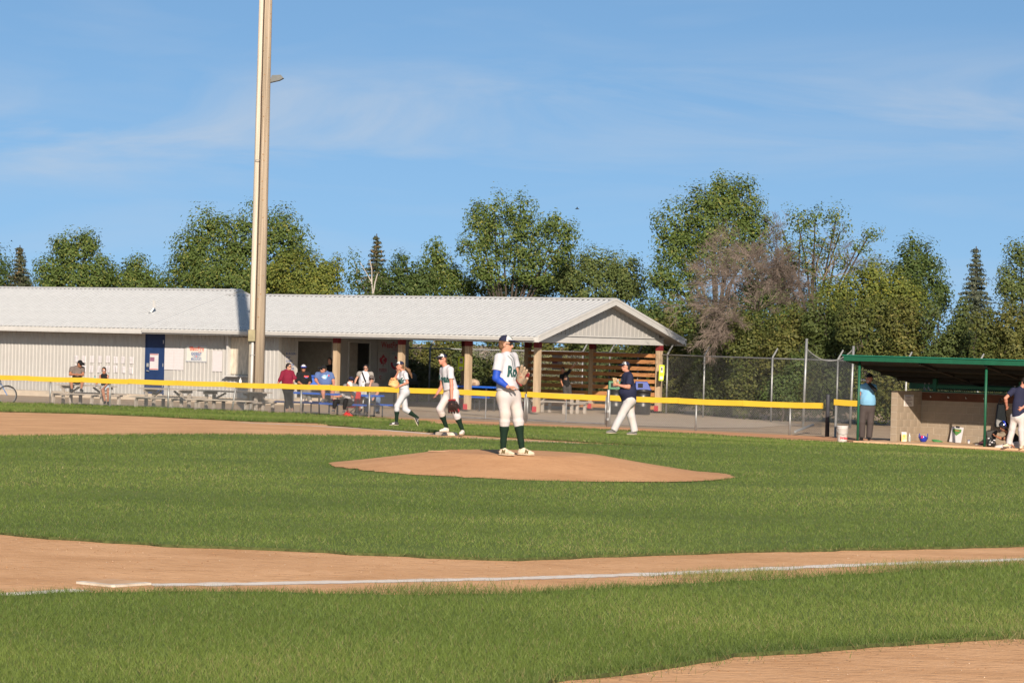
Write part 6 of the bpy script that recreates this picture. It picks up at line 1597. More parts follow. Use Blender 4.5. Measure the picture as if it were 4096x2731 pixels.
    # ---------------- head things
    if hair:
        hm, st = hair; hc = H + up * .022 * hs - ff * .012 * hs
        pp = [el(hc, (rt, ff, up), (.090 * hs, .110 * hs, .119 * hs), .02)]; cuts = []
        if st == 'cap': pp = [el(hc, (rt, ff, up), (.083 * hs, .100 * hs, .108 * hs), .02)]; cuts = [(H + ff * .015 * hs, ff * .9 + up * .25), (H + up * .05 * hs, up)]; pp.append(el(H - ff * .055 * hs - up * .045 * hs, (rt, ff, up), (.068 * hs, .05 * hs, .055 * hs), .03))
        if st == 'short': cuts = [(H + ff * .045 * hs + up * .02, ff * .85 - up * .55)]
        if st in ('bun', 'long', 'pony', 'old'): cuts = [(H + ff * .050 * hs + up * .045 * hs, ff * .85 - up * .50)]
        if st == 'bun': pp.append(el(H - ff * .105 * hs - up * .02 * hs, (rt, ff, up), (.045 * hs, .04 * hs, .042 * hs), .02))
        if st == 'old': pp.append(el(H - ff * .045 * hs - up * .02 * hs, (rt, ff, up), (.09 * hs, .075 * hs, .095 * hs), .03))
        if st == 'long': pp += [rc(H - ff * .05 * hs, H - ff * .065 * hs - up * .32 * hs, .075 * hs, .045 * hs, .04), rc(H + rt * .07 * hs - ff * .02 * hs, H + rt * .085 * hs - up * .32 * hs + ff * .02 * hs, .03 * hs, .028 * hs, .03), rc(H - rt * .07 * hs - ff * .02 * hs, H - rt * .075 * hs - up * .22 * hs, .03 * hs, .02 * hs, .03)]
        ho = piece('hair', pp, hm, cuts if st not in ('long', 'old') else cuts, amp=.005, freq=50)
        if pony:
            q = [A(at(x, y, D + dz)) - off for x, y, dz in pony]; pp = [rc(q[i], q[i + 1], r0, r1, .02) for i, (r0, r1) in zip(range(len(q) - 1), ((.028, .045), (.045, .03), (.03, .012)))]
            piece('ponytail', pp, hm, amp=.008, freq=40)
    if cap:
        cm, fm, bm_ = cap; cc = H + up * .042 * hs - ff * .004 * hs
        brow = H + up * .040 * hs; cutp = (brow, -up * .97 - ff * .06)
        co = piece('cap', [el(cc, (rt, ff, up), (.090 * hs, .108 * hs, .094 * hs), .01)], cm, (cutp,))
        bc = H + ff * .135 * hs + up * .048 * hs; ft = unit(ff - up * .18); fu_ = unit(np.cross(rt, ft))
        piece('brim', [el(bc, (rt, ft, fu_), (.078 * hs, .085 * hs, .010 * hs), .01), el(bc - ff * .05 * hs, (rt, ft, fu_), (.082 * hs, .06 * hs, .012 * hs), .02)], bm_, parent=co, v=min(vox, .008))
        if fm: piece('front_panel', [el(cc, (rt, ff, up), (.0935 * hs, .1115 * hs, .0975 * hs), .01)], fm, (cutp, (cc + ff * .022 * hs, -ff)), parent=co)
        piece('button', [el(cc + up * .094 * hs, (rt, ff, up), (.010 * hs, .010 * hs, .007 * hs), .005)], cm, parent=co, v=.006)
        out['cap'] = co; g['capc'] = cc
    if glasses:
        go = None
        ey = H + up * .004 * hs
        pp = []
        for sg in (-1, 1): pp.append(el(ey + rt * sg * .034 * hs + ff * .084 * hs, (unit(rt + ff * -.25 * sg), unit(ff + rt * .25 * sg), up), (.034 * hs, .012 * hs, .024 * hs), .01))
        for sg in (-1, 1): pp.append(rc(ey + rt * sg * .064 * hs + ff * .070 * hs, ey + rt * sg * .080 * hs - ff * .01 * hs, .007 * hs, .006 * hs, .008))
        pp.append(rc(ey - rt * .02 * hs + ff * .092 * hs, ey + rt * .02 * hs + ff * .092 * hs, .008 * hs, .008 * hs, .008))
        piece('sunglasses', pp, glasses, v=min(vox, .008))
    else:
        em = mat('eye_dark', (.03, .02, .016), .3)
        for sg in (-1, 1): piece('eye', [el(H + up * .006 * hs + rt * sg * .032 * hs + ff * .083 * hs, (rt, ff, up), (.014 * hs, .010 * hs, .008 * hs), .005)], em, v=.006)
    mm = mat('lips', (.36, .12, .10), .5); piece('mouth', [el(H + ff * .090 * hs - up * .066 * hs, (rt, ff, up), (.022 * hs, .010 * hs, .007 * hs), .004)], mm, v=.006)
    # ---------------- glove
    if glove:
        S, gc, fing, palm, m1, m2, sz = glove[:7]; palmc = glove[7] if len(glove) > 7 else None
        c = A(at(gc[0], gc[1], D + gc[2])) - off; f_ = unit(A(fing)); pn = unit(A(palm) - f_ * (A(palm) @ f_)); lt = unit(np.cross(f_, pn))
        pp = [el(c - f_ * .03 * sz, (lt, pn, f_), (.105 * sz, .045 * sz, .10 * sz), .03)]
        for j, q in enumerate((-.075, -.028, .020, .068)):
            b0 = c + f_ * .02 * sz + lt * q * sz; b1 = c + f_ * (.155 - .25 * abs(q)) * sz + lt * q * 1.35 * sz + pn * .035 * sz
            pp.append(rc(b0, b1, .033 * sz, .024 * sz, .012, (pn, .8)))
        pp.append(rc(c - f_ * .05 * sz + lt * .085 * sz, c + f_ * .07 * sz + lt * .135 * sz + pn * .06 * sz, .036 * sz, .026 * sz, .02))
        go = piece('glove', pp, m1, v=min(vox, .009))
        piece('glove_webbing', [el(c + f_ * .10 * sz + lt * .105 * sz + pn * .05 * sz, (lt, pn, f_), (.038 * sz, .014 * sz, .06 * sz), .01)], m2, parent=go, v=.007)
        piece('glove_strap', [rc(c - f_ * .115 * sz - lt * .06 * sz, c - f_ * .115 * sz + lt * .06 * sz, .030 * sz, .030 * sz, .01, (f_, .8))], m2, parent=go, v=.008)
        if palmc: piece('glove_palm', [el(c - f_ * .01 * sz + pn * .034 * sz, (lt, pn, f_), (.085 * sz, .016 * sz, .09 * sz), .02)], palmc, parent=go, v=min(vox, .008))
        lc = MB()
        for q in (-.05, -.004, .045): lc.tube([c + f_ * .11 * sz + lt * (q * 1.2 - .012) * sz - pn * .02 * sz, c + f_ * .115 * sz + lt * (q * 1.2 + .016) * sz - pn * .02 * sz], .006 * sz, 5)
        lc.build('glove_lacing', m2, go)
    if stand and zmin < 5:
        o.location.z += -zmin + .006
    g['off'] = off; g['bf'] = bf; g['ff'] = ff; g['up'] = up; g['rt'] = rt; g['H'] = H; g['M'] = M; g['Pm'] = Pm; g['spine'] = spine
    return o, g, out
def decal(o, target, name, verts, faces, m, centre, ex, ey, dirv, lift=.006, maxedge=.03):
    """wrap a flat design onto a garment: cast along dirv from the design's plane"""
    bm = bmesh.new(); vs = [bm.verts.new((a[0], a[1], 0)) for a in verts]
    for f in faces:
        try: bm.faces.new([vs[i] for i in f])
        except ValueError: pass
    bmesh.ops.triangulate(bm, faces=bm.faces)
    for _ in range(3):
        e = [x for x in bm.edges if x.calc_length() > maxedge]
        if not e: break
        bmesh.ops.subdivide_edges(bm, edges=e, cuts=1); bmesh.ops.triangulate(bm, faces=bm.faces)
    T_ = target.data; bv = BVHTree.FromPolygons([v.co for v in T_.vertices], [p.vertices for p in T_.polygons])
    c, ex, ey, dv = Vector(centre), Vector(ex).normalized(), Vector(ey).normalized(), Vector(dirv).normalized(); bad = []
    for v in bm.verts:
        p = c + ex * v.co.x + ey * v.co.y - dv * .5
        h = bv.ray_cast(p, dv, 1.2)
        if h[0] is None: bad.append(v); continue
        v.co = h[0] - dv * lift
    bmesh.ops.delete(bm, geom=bad, context='VERTS')
    me = bpy.data.meshes.new(name); bm.to_mesh(me); bm.free(); me.materials.append(m)
    return link(name, me, target)
def ldecal(o, g, target, text, m, px, py, D, height, ex, ey, dirv, shear=.25, width=None, off=.006, lift=.006, name='lettering'):
    v, f = text_polys(text, height, shear, 0, off); v = [(a.x, a.y) for a in v]
    if width:
        w = max(a[0] for a in v) - min(a[0] for a in v); v = [(a[0] * width / w, a[1]) for a in v]
    c = A(at(px, py, D)) - g['off']
    return decal(o, target, name, v, f, m, c, ex, ey, dirv, lift)
TEAMG = mat('team_green', (.012, .06, .055), .7, .08, 9)
def piping(o, g, target, pts, D, dirv, m, name='piping', w=.012):
    """thin trim strip on a garment through pixel points"""
    P = [A(at(x, y, D)) - g['off'] for x, y in pts]
    T_ = target.data; bv = BVHTree.FromPolygons([v.co for v in T_.vertices], [p.vertices for p in T_.polygons]); dv = Vector(dirv).normalized()
    run = []; mb = MB()
    for a, b in zip(P[:-1], P[1:]):
        n = max(2, int(np.linalg.norm(b - a) / .02))
        for k in range(n + 1):
            h = bv.ray_cast(Vector(lerp(a, b, k / n)) - dv * .6, dv, 1.3)
            if h[0] is not None: run.append(h[0] - dv * .003)
    if len(run) > 2: mb.tube(run, w / 2, 5); mb.build(name, m, target)
VIEW = (0, 1, 0)
# ------------------------------------------------------------------ pitcher
PD = 48.0
o, g, P = person('baseball pitcher on the mound in white jersey, blue arm sleeve and green socks', PD,
    dict(head=(2023, 1383), neck=(2020, 1424), shR=(1998, 1440, -.13), shL=(2052, 1434, .12), elR=(1983, 1519, -.20), wrR=(2032, 1555, -.30), elL=(2066, 1500, .12), wrL=(2076, 1514, -.06),
         hipR=(2013, 1590, -.08), hipL=(2052, 1590, .07), knR=(2020, 1661, -.08), knL=(2069, 1661, .06), anR=(2012, 1800, -.06), anL=(2087, 1799, .05), toR=(2052, 1822, -.16), toL=(2137, 1822, -.02)),
    s=1.07, w=1.06, face=78, body=52, pitch=2, vox=.0095, shirt=WHITE, sleeve=.64, loose=1.04, pants=WHITED, plen='knee', socks=GREENS, shoes=CREAM, legw=1.04,
    cap=(NAVY, mat('cap_white', (.50, .49, .48), .8), NAVY), hair=(HAIRL, 'cap'), glasses=M_LENS, belt=TEAMG, seed=3, handR=(2088, 1556, -.28, .45, (0, 1, .15)),
    armsleeve=('R', mat('arm_sleeve_blue', (.012, .055, .36), .6, .1, 6), .55, .92),
    glove=('L', (2090, 1514, -.14), (.45, -.35, .75), (-.8, -.45, -.35), mat('glove_cream', (.33, .24, .165), .6, .25, 14), mat('glove_red', (.16, .018, .016), .5, .3, 14), 1.0))
bl = unit(np.cross(g['spine'], -g['bf']))     # across the chest, to the reader's right
ex = unit(np.cross(A((0, 0, 1)), -g['bf'])); ex = -ex if ex[0] < 0 else ex
ldecal(o, g, P['shirt'], 'Royals', TEAMG, 2049, 1494, PD, .235, ex, (.10, 0, 1), -g['bf'], .28, .42, .012)
piping(o, g, P['shirt'], [(2030, 1428), (2047, 1446), (2052, 1475), (2056, 1530)], PD, VIEW, TEAMG, w=.009)
piping(o, g, P['shirt'], [(2040, 1424), (2054, 1440), (2059, 1470), (2064, 1530)], PD, VIEW, TEAMG, w=.009)
piping(o, g, P['shirt'], [(1973, 1495), (1985, 1500), (2000, 1506)], PD, VIEW, TEAMG, w=.011)
for S, px, py in (('R', 2012, 1812), ('L', 2105, 1812)):
    ldecal(o, g, P['shoe' + S], 'N', mat('emblem_olive', (.10, .075, .03), .6), px, py, PD, .075, (1, 0, 0), (0, 0, 1), VIEW, .25, .07, .008, .006, 'emblem')
fp = [c for c in P['cap'].children if c.name.startswith('front_panel')][0]
ldecal(o, g, fp, 'KR', TEAMG, 2035, 1356, PD, .06, g['rt'] * -1 if g['rt'][0] < 0 else g['rt'], (0, 0, 1), -g['ff'], 0, .075, .004, .004, 'emblem')
# ------------------------------------------------------------------ first baseman
FD = 67.0
o, g, P = person('first baseman in white jersey leaning forward with a dark red mitt', FD,
    dict(head=(1770, 1446), neck=(1783, 1472), shL=(1801, 1487, -.12), shR=(1772, 1487, .14), elL=(1806, 1547, -.16), wrL=(1806, 1603, -.22), elR=(1766, 1556, .10), wrR=(1747, 1585, -.02),
         hipL=(1817, 1580, -.06), hipR=(1793, 1582, .09), knR=(1760, 1645, -.10), knL=(1822, 1656, -.14), anR=(1786, 1718, .08), anL=(1850, 1729, -.06), toR=(1757, 1731, -.05), toL=(1838, 1744, -.28)),
    s=.99, w=.98, face=-48, body=-42, vox=.012, shirt=WHITE, sleeve=.62, loose=1.05, pants=WHITED, plen='knee', socks=GREENS, shoes=mat('shoe_offwhite', (.52, .46, .42), .7, .3, 12), legw=1.06,
    cap=(NAVY, mat('cap_white', (.50, .49, .48), .8), NAVY), hair=(HAIRL, 'cap'), glasses=M_LENS, belt=TEAMG, seed=13, skin=M_SKINR, handR=(1733, 1606, -.10, .5, (0, 1, .2)),
    glove=('L', (1809, 1630, -.24), (.08, -.05, -1), (.35, .8, 0), mat('glove_black', (.022, .014, .014), .35, .3, 14), mat('glove_redstrap', (.22, .018, .02), .5, .2, 14), 1.05))
ex = unit(np.cross(A((0, 0, 1)), -g['bf'])); ex = -ex if ex[0] < 0 else ex
ldecal(o, g, P['shirt'], 'Royals', TEAMG, 1776, 1524, FD, .22, ex, (-.08, 0, 1), -g['bf'], .25, .40, .012)
piping(o, g, P['shirt'], [(1771, 1478), (1770, 1500), (1772, 1530), (1776, 1566)], FD, VIEW, TEAMG, w=.008)
piping(o, g, P['shirt'], [(1795, 1530), (1803, 1528), (1812, 1527)], FD, VIEW, TEAMG, w=.011)
fp = [c for c in P['cap'].children if c.name.startswith('front_panel')][0]
ldecal(o, g, fp, 'KR', mat('cap_black_print', (.02, .02, .025), .8), 1764, 1427, FD, .07, ex, (0, 0, 1), -g['ff'], 0, .10, .006, .004, 'emblem')
# ------------------------------------------------------------------ second player
GD = 76.0
o, g, P = person('long haired player in white walking left with a tan glove', GD,
    dict(head=(1601, 1463), neck=(1614, 1483), shL=(1622, 1497, -.11), shR=(1606, 1496, .12), elL=(1630, 1530, -.16), wrL=(1598, 1544, -.14), elR=(1579, 1517, .10), wrR=(1590, 1491, .02),
         hipL=(1621, 1566, -.05), hipR=(1613, 1566, .07), knL=(1588, 1623, -.07), knR=(1621, 1636, .09), anL=(1586, 1686, -.06), anR=(1670, 1670, .11), toL=(1555, 1694, -.06), toR=(1684, 1700, .12)),
    s=.92, w=.92, face=-78, body=-66, vox=.013, shirt=WHITE, sleeve=.66, loose=1.03, pants=WHITE, plen='knee', socks=GREENS, shoes=mat('shoe_dark', (.035, .033, .034), .7, .2, 12), legw=.98, female=True,
    cap=(NAVY, mat('cap_white', (.50, .49, .48), .8), NAVY), hair=(HAIRL, 'cap'), belt=TEAMG, seed=23, skin=M_SKINR, pony=[(1622, 1470, .0), (1634, 1481, .02), (1643, 1497, .03), (1648, 1512, .03)],
    handR=(1592, 1473, -.02, .3), glove=('L', (1577, 1535, -.14), (-.9, -.1, .35), (.1, -.6, .3), mat('glove_tan', (.50, .29, .12), .5, .2, 14), mat('glove_tan2', (.36, .15, .06), .5, .2, 14), .88))
ex = unit(np.cross(A((0, 0, 1)), -g['bf'])); ex = -ex if ex[0] < 0 else ex
ldecal(o, g, P['shirt'], 'Royals', TEAMG, 1600, 1523, GD, .2, ex, (0, 0, 1), -g['bf'], .25, .36, .012)
for S, px, py in (('L', 1573, 1692), ('R', 1674, 1680)):
    ldecal(o, g, P['shoe' + S], 'N', M_PAPER, px, py, GD, .075, (1, 0, 0), (0, 0, 1), VIEW, .25, .07, .008, .006, 'emblem')
# ------------------------------------------------------------------ coach
CD = 75.6
o, g, P = person('heavy coach in navy shirt and white trousers walking left', CD,
    dict(head=(2503, 1468), neck=(2510, 1490), shL=(2520, 1508, -.16), shR=(2500, 1506, .16), elL=(2514, 1550, -.26), wrL=(2474, 1542, -.20), elR=(2492, 1548, .22), wrR=(2470, 1540, .0),
         hipL=(2518, 1602, -.09), hipR=(2514, 1602, .10), knL=(2487, 1660, -.10), knR=(2524, 1664, .10), anL=(2456, 1718, -.10), anR=(2538, 1724, .10), toL=(2426, 1722, -.10), toR=(2512, 1731, .10)),
    s=1.0, w=1.30, face=-68, body=-66, vox=.0135, shirt=NAVY, sleeve=.80, tuck=False, loose=1.05, belly=.10, pants=WHITED, plen='long', shoes=mat('shoe_grey', (.13, .125, .12), .8, .2, 9), legw=.98,
    cap=(NAVY, mat('cap_white', (.50, .49, .48), .8), NAVY), hair=(HAIRD, 'cap'), glasses=mat('clear_lens', (.30, .13, .10), .15), seed=33, skin=M_SKINR,
    glove=('L', (2463, 1533, -.10), (.1, -.2, 1), (-.6, -.7, 0), mat('mitt_tan', (.50, .36, .20), .6, .3, 14), mat('mitt_grey', (.30, .30, .34), .6, .2, 14), .8))
ldecal(o, g, P['shirt'], 'Royals', mat('print_silver', (.35, .38, .45), .6), 2479, 1520, CD, .12, (1, 0, 0), (0, 0, 1), (.75, .66, 0), .25, .22, .004)
fp = [c for c in P['cap'].children if c.name.startswith('front_panel')][0]
ldecal(o, g, fp, 'KR', mat('cap_black_print', (.02, .02, .025), .8), 2497, 1452, CD, .07, (1, 0, 0), (0, 0, 1), (.45, .89, 0), 0, .09, .006, .004, 'emblem')
MBb = None
# ------------------------------------------------------------------ umpire
UD = 83.5
o, g, P = person('umpire in light blue shirt and grey trousers drinking beside the dugout post', UD,
    dict(head=(3478, 1520), neck=(3472, 1542), shR=(3446, 1555, 0), shL=(3496, 1555, .02), elR=(3437, 1580, .02), wrR=(3435, 1598, -.20), elL=(3500, 1568, -.28), wrL=(3472, 1537, -.30),
         hipR=(3455, 1640), hipL=(3483, 1640), knR=(3448, 1695, -.03), knL=(3481, 1695, -.02), anR=(3447, 1753, 0), anL=(3477, 1753, 0), toR=(3440, 1760, -.2), toL=(3475, 1760, -.22)),
    s=.99, w=1.22, face=-25, body=-8, vox=.0145, shirt=mat('umpire_blue', (.15, .33, .50), .75, .05, 4, .25, 60), sleeve=.70, loose=1.05, belly=.06, pants=cloth('charcoal', (.055, .045, .044)), plen='long', shoes=BLACKC, legw=.98,
    cap=(BLACKC, None, BLACKC), hair=(HAIRD, 'cap'), seed=43, skin=M_SKINR, belt=BLACKC, armsleeve=('L', BLACKC, .5, .95), handL=(3466, 1528, -.30, .7))
p = at(3463, 1522, 83.15); ob = thing('water_bottle', p, 'clear bottle held to the mouth by the umpire', 'bottle')
MB().tube([p + Vector((.06, 0, -.01)), p + Vector((.03, 0, 0)), p + Vector((-.02, -.01, .012)), p + Vector((-.13, -.03, .02))], [.012, .014, .030, .031], 10).build('body', mat('clear_plastic', (.6, .65, .63)), ob, smooth=True)
MB().tube([p + Vector((.06, 0, -.01)), p + Vector((.075, 0, -.015))], .015, 8).build('bottle_neck', M_PAPER, ob)
# ------------------------------------------------------------------ player at the right edge, and the kneeling catcher
o, g, P = person('player in navy shirt and white trousers with back turned at right edge', 79.4,
    dict(head=(4098, 1532), neck=(4088, 1550), shL=(4052, 1566, .05), shR=(4112, 1568, 0), elL=(4022, 1598, -.02), wrL=(4027, 1630, .12), elR=(4122, 1612, -.08), wrR=(4090, 1635, -.14),
         hipL=(4058, 1672, .06), hipR=(4090, 1672, -.04), knL=(4050, 1718, .04), knR=(4085, 1724, -.06), anL=(4036, 1777, .06), anR=(4090, 1784, -.06), toL=(4018, 1794, .0), toR=(4082, 1804, -.2)),
    s=1.0, w=1.08, face=-150, body=-165, vox=.013, shirt=NAVY, sleeve=.62, tuck=False, loose=1.08, pants=WHITED, plen='long', shoes=CREAM, hair=(HAIRD, 'short'), seed=53, skin=M_SKINR, legw=.95)
o, g, P = person('kneeling catcher in black shirt, white trousers and dark glossy helmet', 80.0,
    dict(head=(4014, 1706, -.05), neck=(4030, 1727), shL=(4040, 1738, -.15), shR=(4046, 1734, .16), elL=(4020, 1753, -.25), wrL=(4047, 1779, -.32), elR=(4010, 1755, .2), wrR=(3985, 1745, .1),
         hipL=(4070, 1778, -.08), hipR=(4074, 1776, .10), knL=(3990, 1793, -.18), knR=(3994, 1793, .12), anL=(4072, 1797, -.14), anR=(4078, 1797, .14), toL=(4100, 1799, -.14), toR=(4106, 1799, .14)),
    s=.97, w=1.0, face=-80, body=-80, pitch=20, vox=.013, shirt=BLACKC, sleeve=.5, pants=WHITED, plen='long', shoes=CREAM, seed=63, skin=M_SKINT, legw=.95, stand=False, hair=(HAIRD, 'short'))
hc = Vector(g['H'] + g['up'] * .03); HM = mat('helmet_black', (.012, .014, .022), .12, .1, 4, spec=.8)
def head_shell(parent, g, m, m2):
    H_, up_, ff_, rt_ = g['H'], g['up'], g['ff'], g['rt']
    R = sdf([el(H_ + up_ * .03 - ff_ * .01, (rt_, ff_, up_), (.115, .135, .125), .02), el(H_ - ff_ * .03 - up_ * .03, (rt_, ff_, up_), (.112, .11, .10), .03)], .012, ((H_ + ff_ * .05 - up_ * .02, ff_ * .8 - up_ * .6),))
    hl = link('helmet', np_mesh('helmet', R[0], R[1], m, True), parent)
    R = sdf([el(H_ + up_ * .045 - ff_ * .03, (rt_, ff_, up_), (.119, .12, .118), .02)], .012, ((H_ - ff_ * .01, ff_), (H_ - ff_ * .06, -ff_)))
    if R: link('stripe', np_mesh('stripe', R[0], R[1], m2, True), hl)
    mb = MB()
    for k in range(4):
        z = -.02 - k * .035; mb.tube([H_ + rt_ * math.sin(a) * .11 + ff_ * (.03 + math.cos(a) * .12) + up_ * z for a in np.linspace(-1.3, 1.3, 9)], .006, 5)
    mb.build('face_cage', m, hl)
head_shell(o, g, HM, mat('helmet_blue', (.012, .03, .30)))

# ------------------------------------------------------------------ spectators
V2 = .0195
GREYC = cloth('grey_shirt', (.13, .105, .095)); JEAN = mat('denim', (.10, .15, .24), .85, .35, 5, .2, 60); JEANL = mat('denim_light', (.34, .40, .46), .85, .15, 6)
person('man in grey shirt and black cap sitting on the picnic table', 105.4,
    dict(head=(320, 1455, -.12), neck=(313, 1465), shR=(287, 1474), shL=(331, 1474), elR=(280, 1497, -.15), wrR=(302, 1498, -.32), elL=(332, 1499, -.15), wrL=(315, 1499, -.32),
         hipR=(298, 1519), hipL=(322, 1519), knR=(284, 1524, -.44), knL=(330, 1522, -.44), anR=(288, 1556, -.40), anL=(325, 1555, -.40), toR=(286, 1560, -.6), toL=(334, 1560, -.6)),
    s=1.0, w=1.1, face=48, body=5, pitch=22, vox=V2, shirt=GREYC, sleeve=.68, tuck=False, pants=cloth('dark_grey', (.05, .048, .048)), plen='short', shoes=BLACKC, cap=(BLACKC, None, BLACKC), hair=(HAIRD, 'cap'), seed=71, skin=M_SKINT, stand=False, group='seated spectators')
person('woman in black tank top and denim shorts sitting at the left table', 104.8,
    dict(head=(416, 1482), neck=(417, 1496), shR=(403, 1503), shL=(430, 1504), elR=(399, 1524, -.02), wrR=(389, 1532, -.12), elL=(429, 1535, -.12), wrL=(411, 1555, -.40),
         hipR=(414, 1549), hipL=(431, 1549), knR=(412, 1566, -.42), knL=(433, 1566, -.42), anR=(420, 1604, -.34), anL=(432, 1606, -.34), toR=(417, 1612, -.55), toL=(432, 1613, -.55)),
    s=.93, w=.92, face=-4, body=8, vox=V2, shirt=BLACKC, sleeve=.02, pants=JEANL, plen='mini', shoes=BLACKC, hair=(HAIRD, 'bun'), glasses=mat('mirror_lens', (.5, .5, .52), .1, .1, 5, metal=.8), seed=72, skin=M_SKINT, stand=False, female=True, group='seated spectators')
person('woman in maroon top and black trousers leaning on the yellow fence', 98.35,
    dict(head=(1155, 1468), neck=(1150, 1482), shR=(1131, 1491, 0), shL=(1168, 1491, .04), elR=(1119, 1520, -.06), wrR=(1109, 1540, -.42), elL=(1180, 1513, .02), wrL=(1172, 1528, -.04),
         hipR=(1143, 1556), hipL=(1162, 1556), knR=(1148, 1594, 0), knL=(1158, 1594, .08), anR=(1149, 1638, .0), anL=(1167, 1634, .2), toR=(1144, 1646, -.2), toL=(1172, 1645, .0)),
    s=.92, w=1.22, face=58, body=12, vox=V2, shirt=cloth('maroon', (.15, .012, .030)), sleeve=1.55, tuck=False, loose=1.08, pants=BLACKC, plen='slim', shoes=mat('sandal', (.35, .22, .16), .7), hair=(HAIRD, 'bun'), glasses=M_LENS, seed=73, female=True, legw=1.05, group='standing spectators')
o, g, P = person('smiling man in black hoodie and white fronted cap on the blue table', 99.6,
    dict(head=(1214, 1473, -.1), neck=(1214, 1487), shR=(1195, 1496), shL=(1235, 1496), elR=(1188, 1524, -.08), wrR=(1211, 1540, -.34), elL=(1242, 1526, -.08), wrL=(1232, 1541, -.34),
         hipR=(1204, 1549), hipL=(1228, 1549), knR=(1219, 1558, -.46), knL=(1234, 1560, -.46), anR=(1216, 1593, -.40), anL=(1238, 1598, -.48), toR=(1210, 1600, -.6), toL=(1246, 1597, -.66)),
    s=.98, w=1.08, face=8, body=4, vox=V2, shirt=BLACKC, sleeve=1.35, tuck=False, loose=1.08, pants=cloth('sweat_grey', (.14, .135, .125)), plen='long', shoes=mat('shoe_offwhite', (.5, .46, .42)), cap=(mat('cap_blue', (.03, .05, .30), .8), mat('cap_white', (.50, .49, .48)), mat('cap_blue', (.03, .05, .30), .8)), hair=(HAIRD, 'cap'), glasses=M_LENS, seed=74, skin=M_SKINT, stand=False, group='seated spectators')
decal(o, P['shirt'], 'logo', [(-.075, -.02), (.075, -.02), (.075, .025), (-.075, .025)], [(0, 1, 2, 3)], mat('logo_red', (.55, .06, .05), .7), A(at(1225.5, 1505, 99.5)) - g['off'], (1, 0, 0), (0, 0, 1), VIEW)
decal(o, P['shirt'], 'logo', [(-.045, -.04), (0, -.055), (.045, -.04), (.045, -.022), (-.045, -.022)], [(0, 1, 2, 3, 4)], mat('logo_blue', (.08, .12, .35), .7), A(at(1225.5, 1505, 99.5)) - g['off'], (1, 0, 0), (0, 0, 1), VIEW)
o, g, P = person('big man in blue bird emblem shirt and black cap on the blue table', 98.9,
    dict(head=(1294, 1477, -.1), neck=(1300, 1489), shR=(1270, 1498), shL=(1324, 1498), elR=(1263, 1520, -.10), wrR=(1273, 1534, -.34), elL=(1333, 1523, -.05), wrL=(1336, 1541, -.28),
         hipR=(1287, 1549), hipL=(1316, 1549), knR=(1292, 1561, -.46), knL=(1331, 1561, -.46), anR=(1294, 1595, -.42), anL=(1327, 1594, -.40), toR=(1286, 1601, -.62), toL=(1330, 1601, -.62)),
    s=1.02, w=1.28, face=-62, body=2, vox=V2, shirt=cloth('denim_blue', (.075, .115, .25)), sleeve=.78, tuck=False, loose=1.06, belly=.05, pants=cloth('dark_grey', (.05, .048, .048)), plen='short', shoes=cloth('shoe_grey2', (.1, .1, .1)), cap=(BLACKC, None, BLACKC), hair=(HAIRB, 'cap'), glasses=M_LENS, seed=75, skin=M_SKINR, stand=False, group='seated spectators')
bc = A(at(1301, 1507, 98.8)) - g['off']
M_EW, M_EB, M_ER = mat('emblem_white', (.40, .43, .48), .7), mat('emblem_sky', (.16, .34, .55), .7), mat('emblem_red', (.55, .05, .06), .7)
def poly_decal(pts, m, lift): return decal(o, P['shirt'], 'emblem', pts, [tuple(range(len(pts)))], m, bc, (1, 0, 0), (0, 0, 1), VIEW, lift)
poly_decal([(math.cos(a) * .085 - .02, math.sin(a) * .068) for a in np.linspace(0, 6.283, 14, endpoint=False)], M_EW, .004)
poly_decal([(-.15, -.005), (-.06, .045), (.04, .05), (.09, .10), (.10, .06), (.06, -.02), (.03, -.08), (-.02, -.05), (-.05, -.02)], M_EB, .010)
poly_decal([(-.12, -.01), (-.05, .02), (.02, .01), (.01, -.06), (-.05, -.035)], M_EW, .013)
poly_decal([(.085, .055), (.12, .075), (.145, .05), (.125, .02), (.09, .03)], M_ER, .013)
person('dark haired woman in black standing in the serving doorway', 114.6,
    dict(head=(1319, 1450), neck=(1320, 1466), shR=(1308, 1476), shL=(1336, 1474), elR=(1304, 1500), wrR=(1306, 1520, -.1), elL=(1343, 1492, .05), wrL=(1334, 1505, -.1),
         hipR=(1312, 1530), hipL=(1330, 1530), knR=(1312, 1568), knL=(1330, 1568), anR=(1313, 1606), anL=(1329, 1606), toR=(1310, 1612, -.2), toL=(1328, 1612, -.2)),
    s=.93, w=1.1, face=-30, body=0, vox=.018, shirt=BLACKC, sleeve=.6, tuck=False, loose=1.05, pants=BLACKC, plen='slim', shoes=BLACKC, hair=(HAIRD, 'long'), seed=76, female=True, group='standing spectators')
FLORAL = mat('floral_print', (.33, .30, .31), .85, .0, 26, .2, 60, c2=(.48, .46, .46), detail=1)
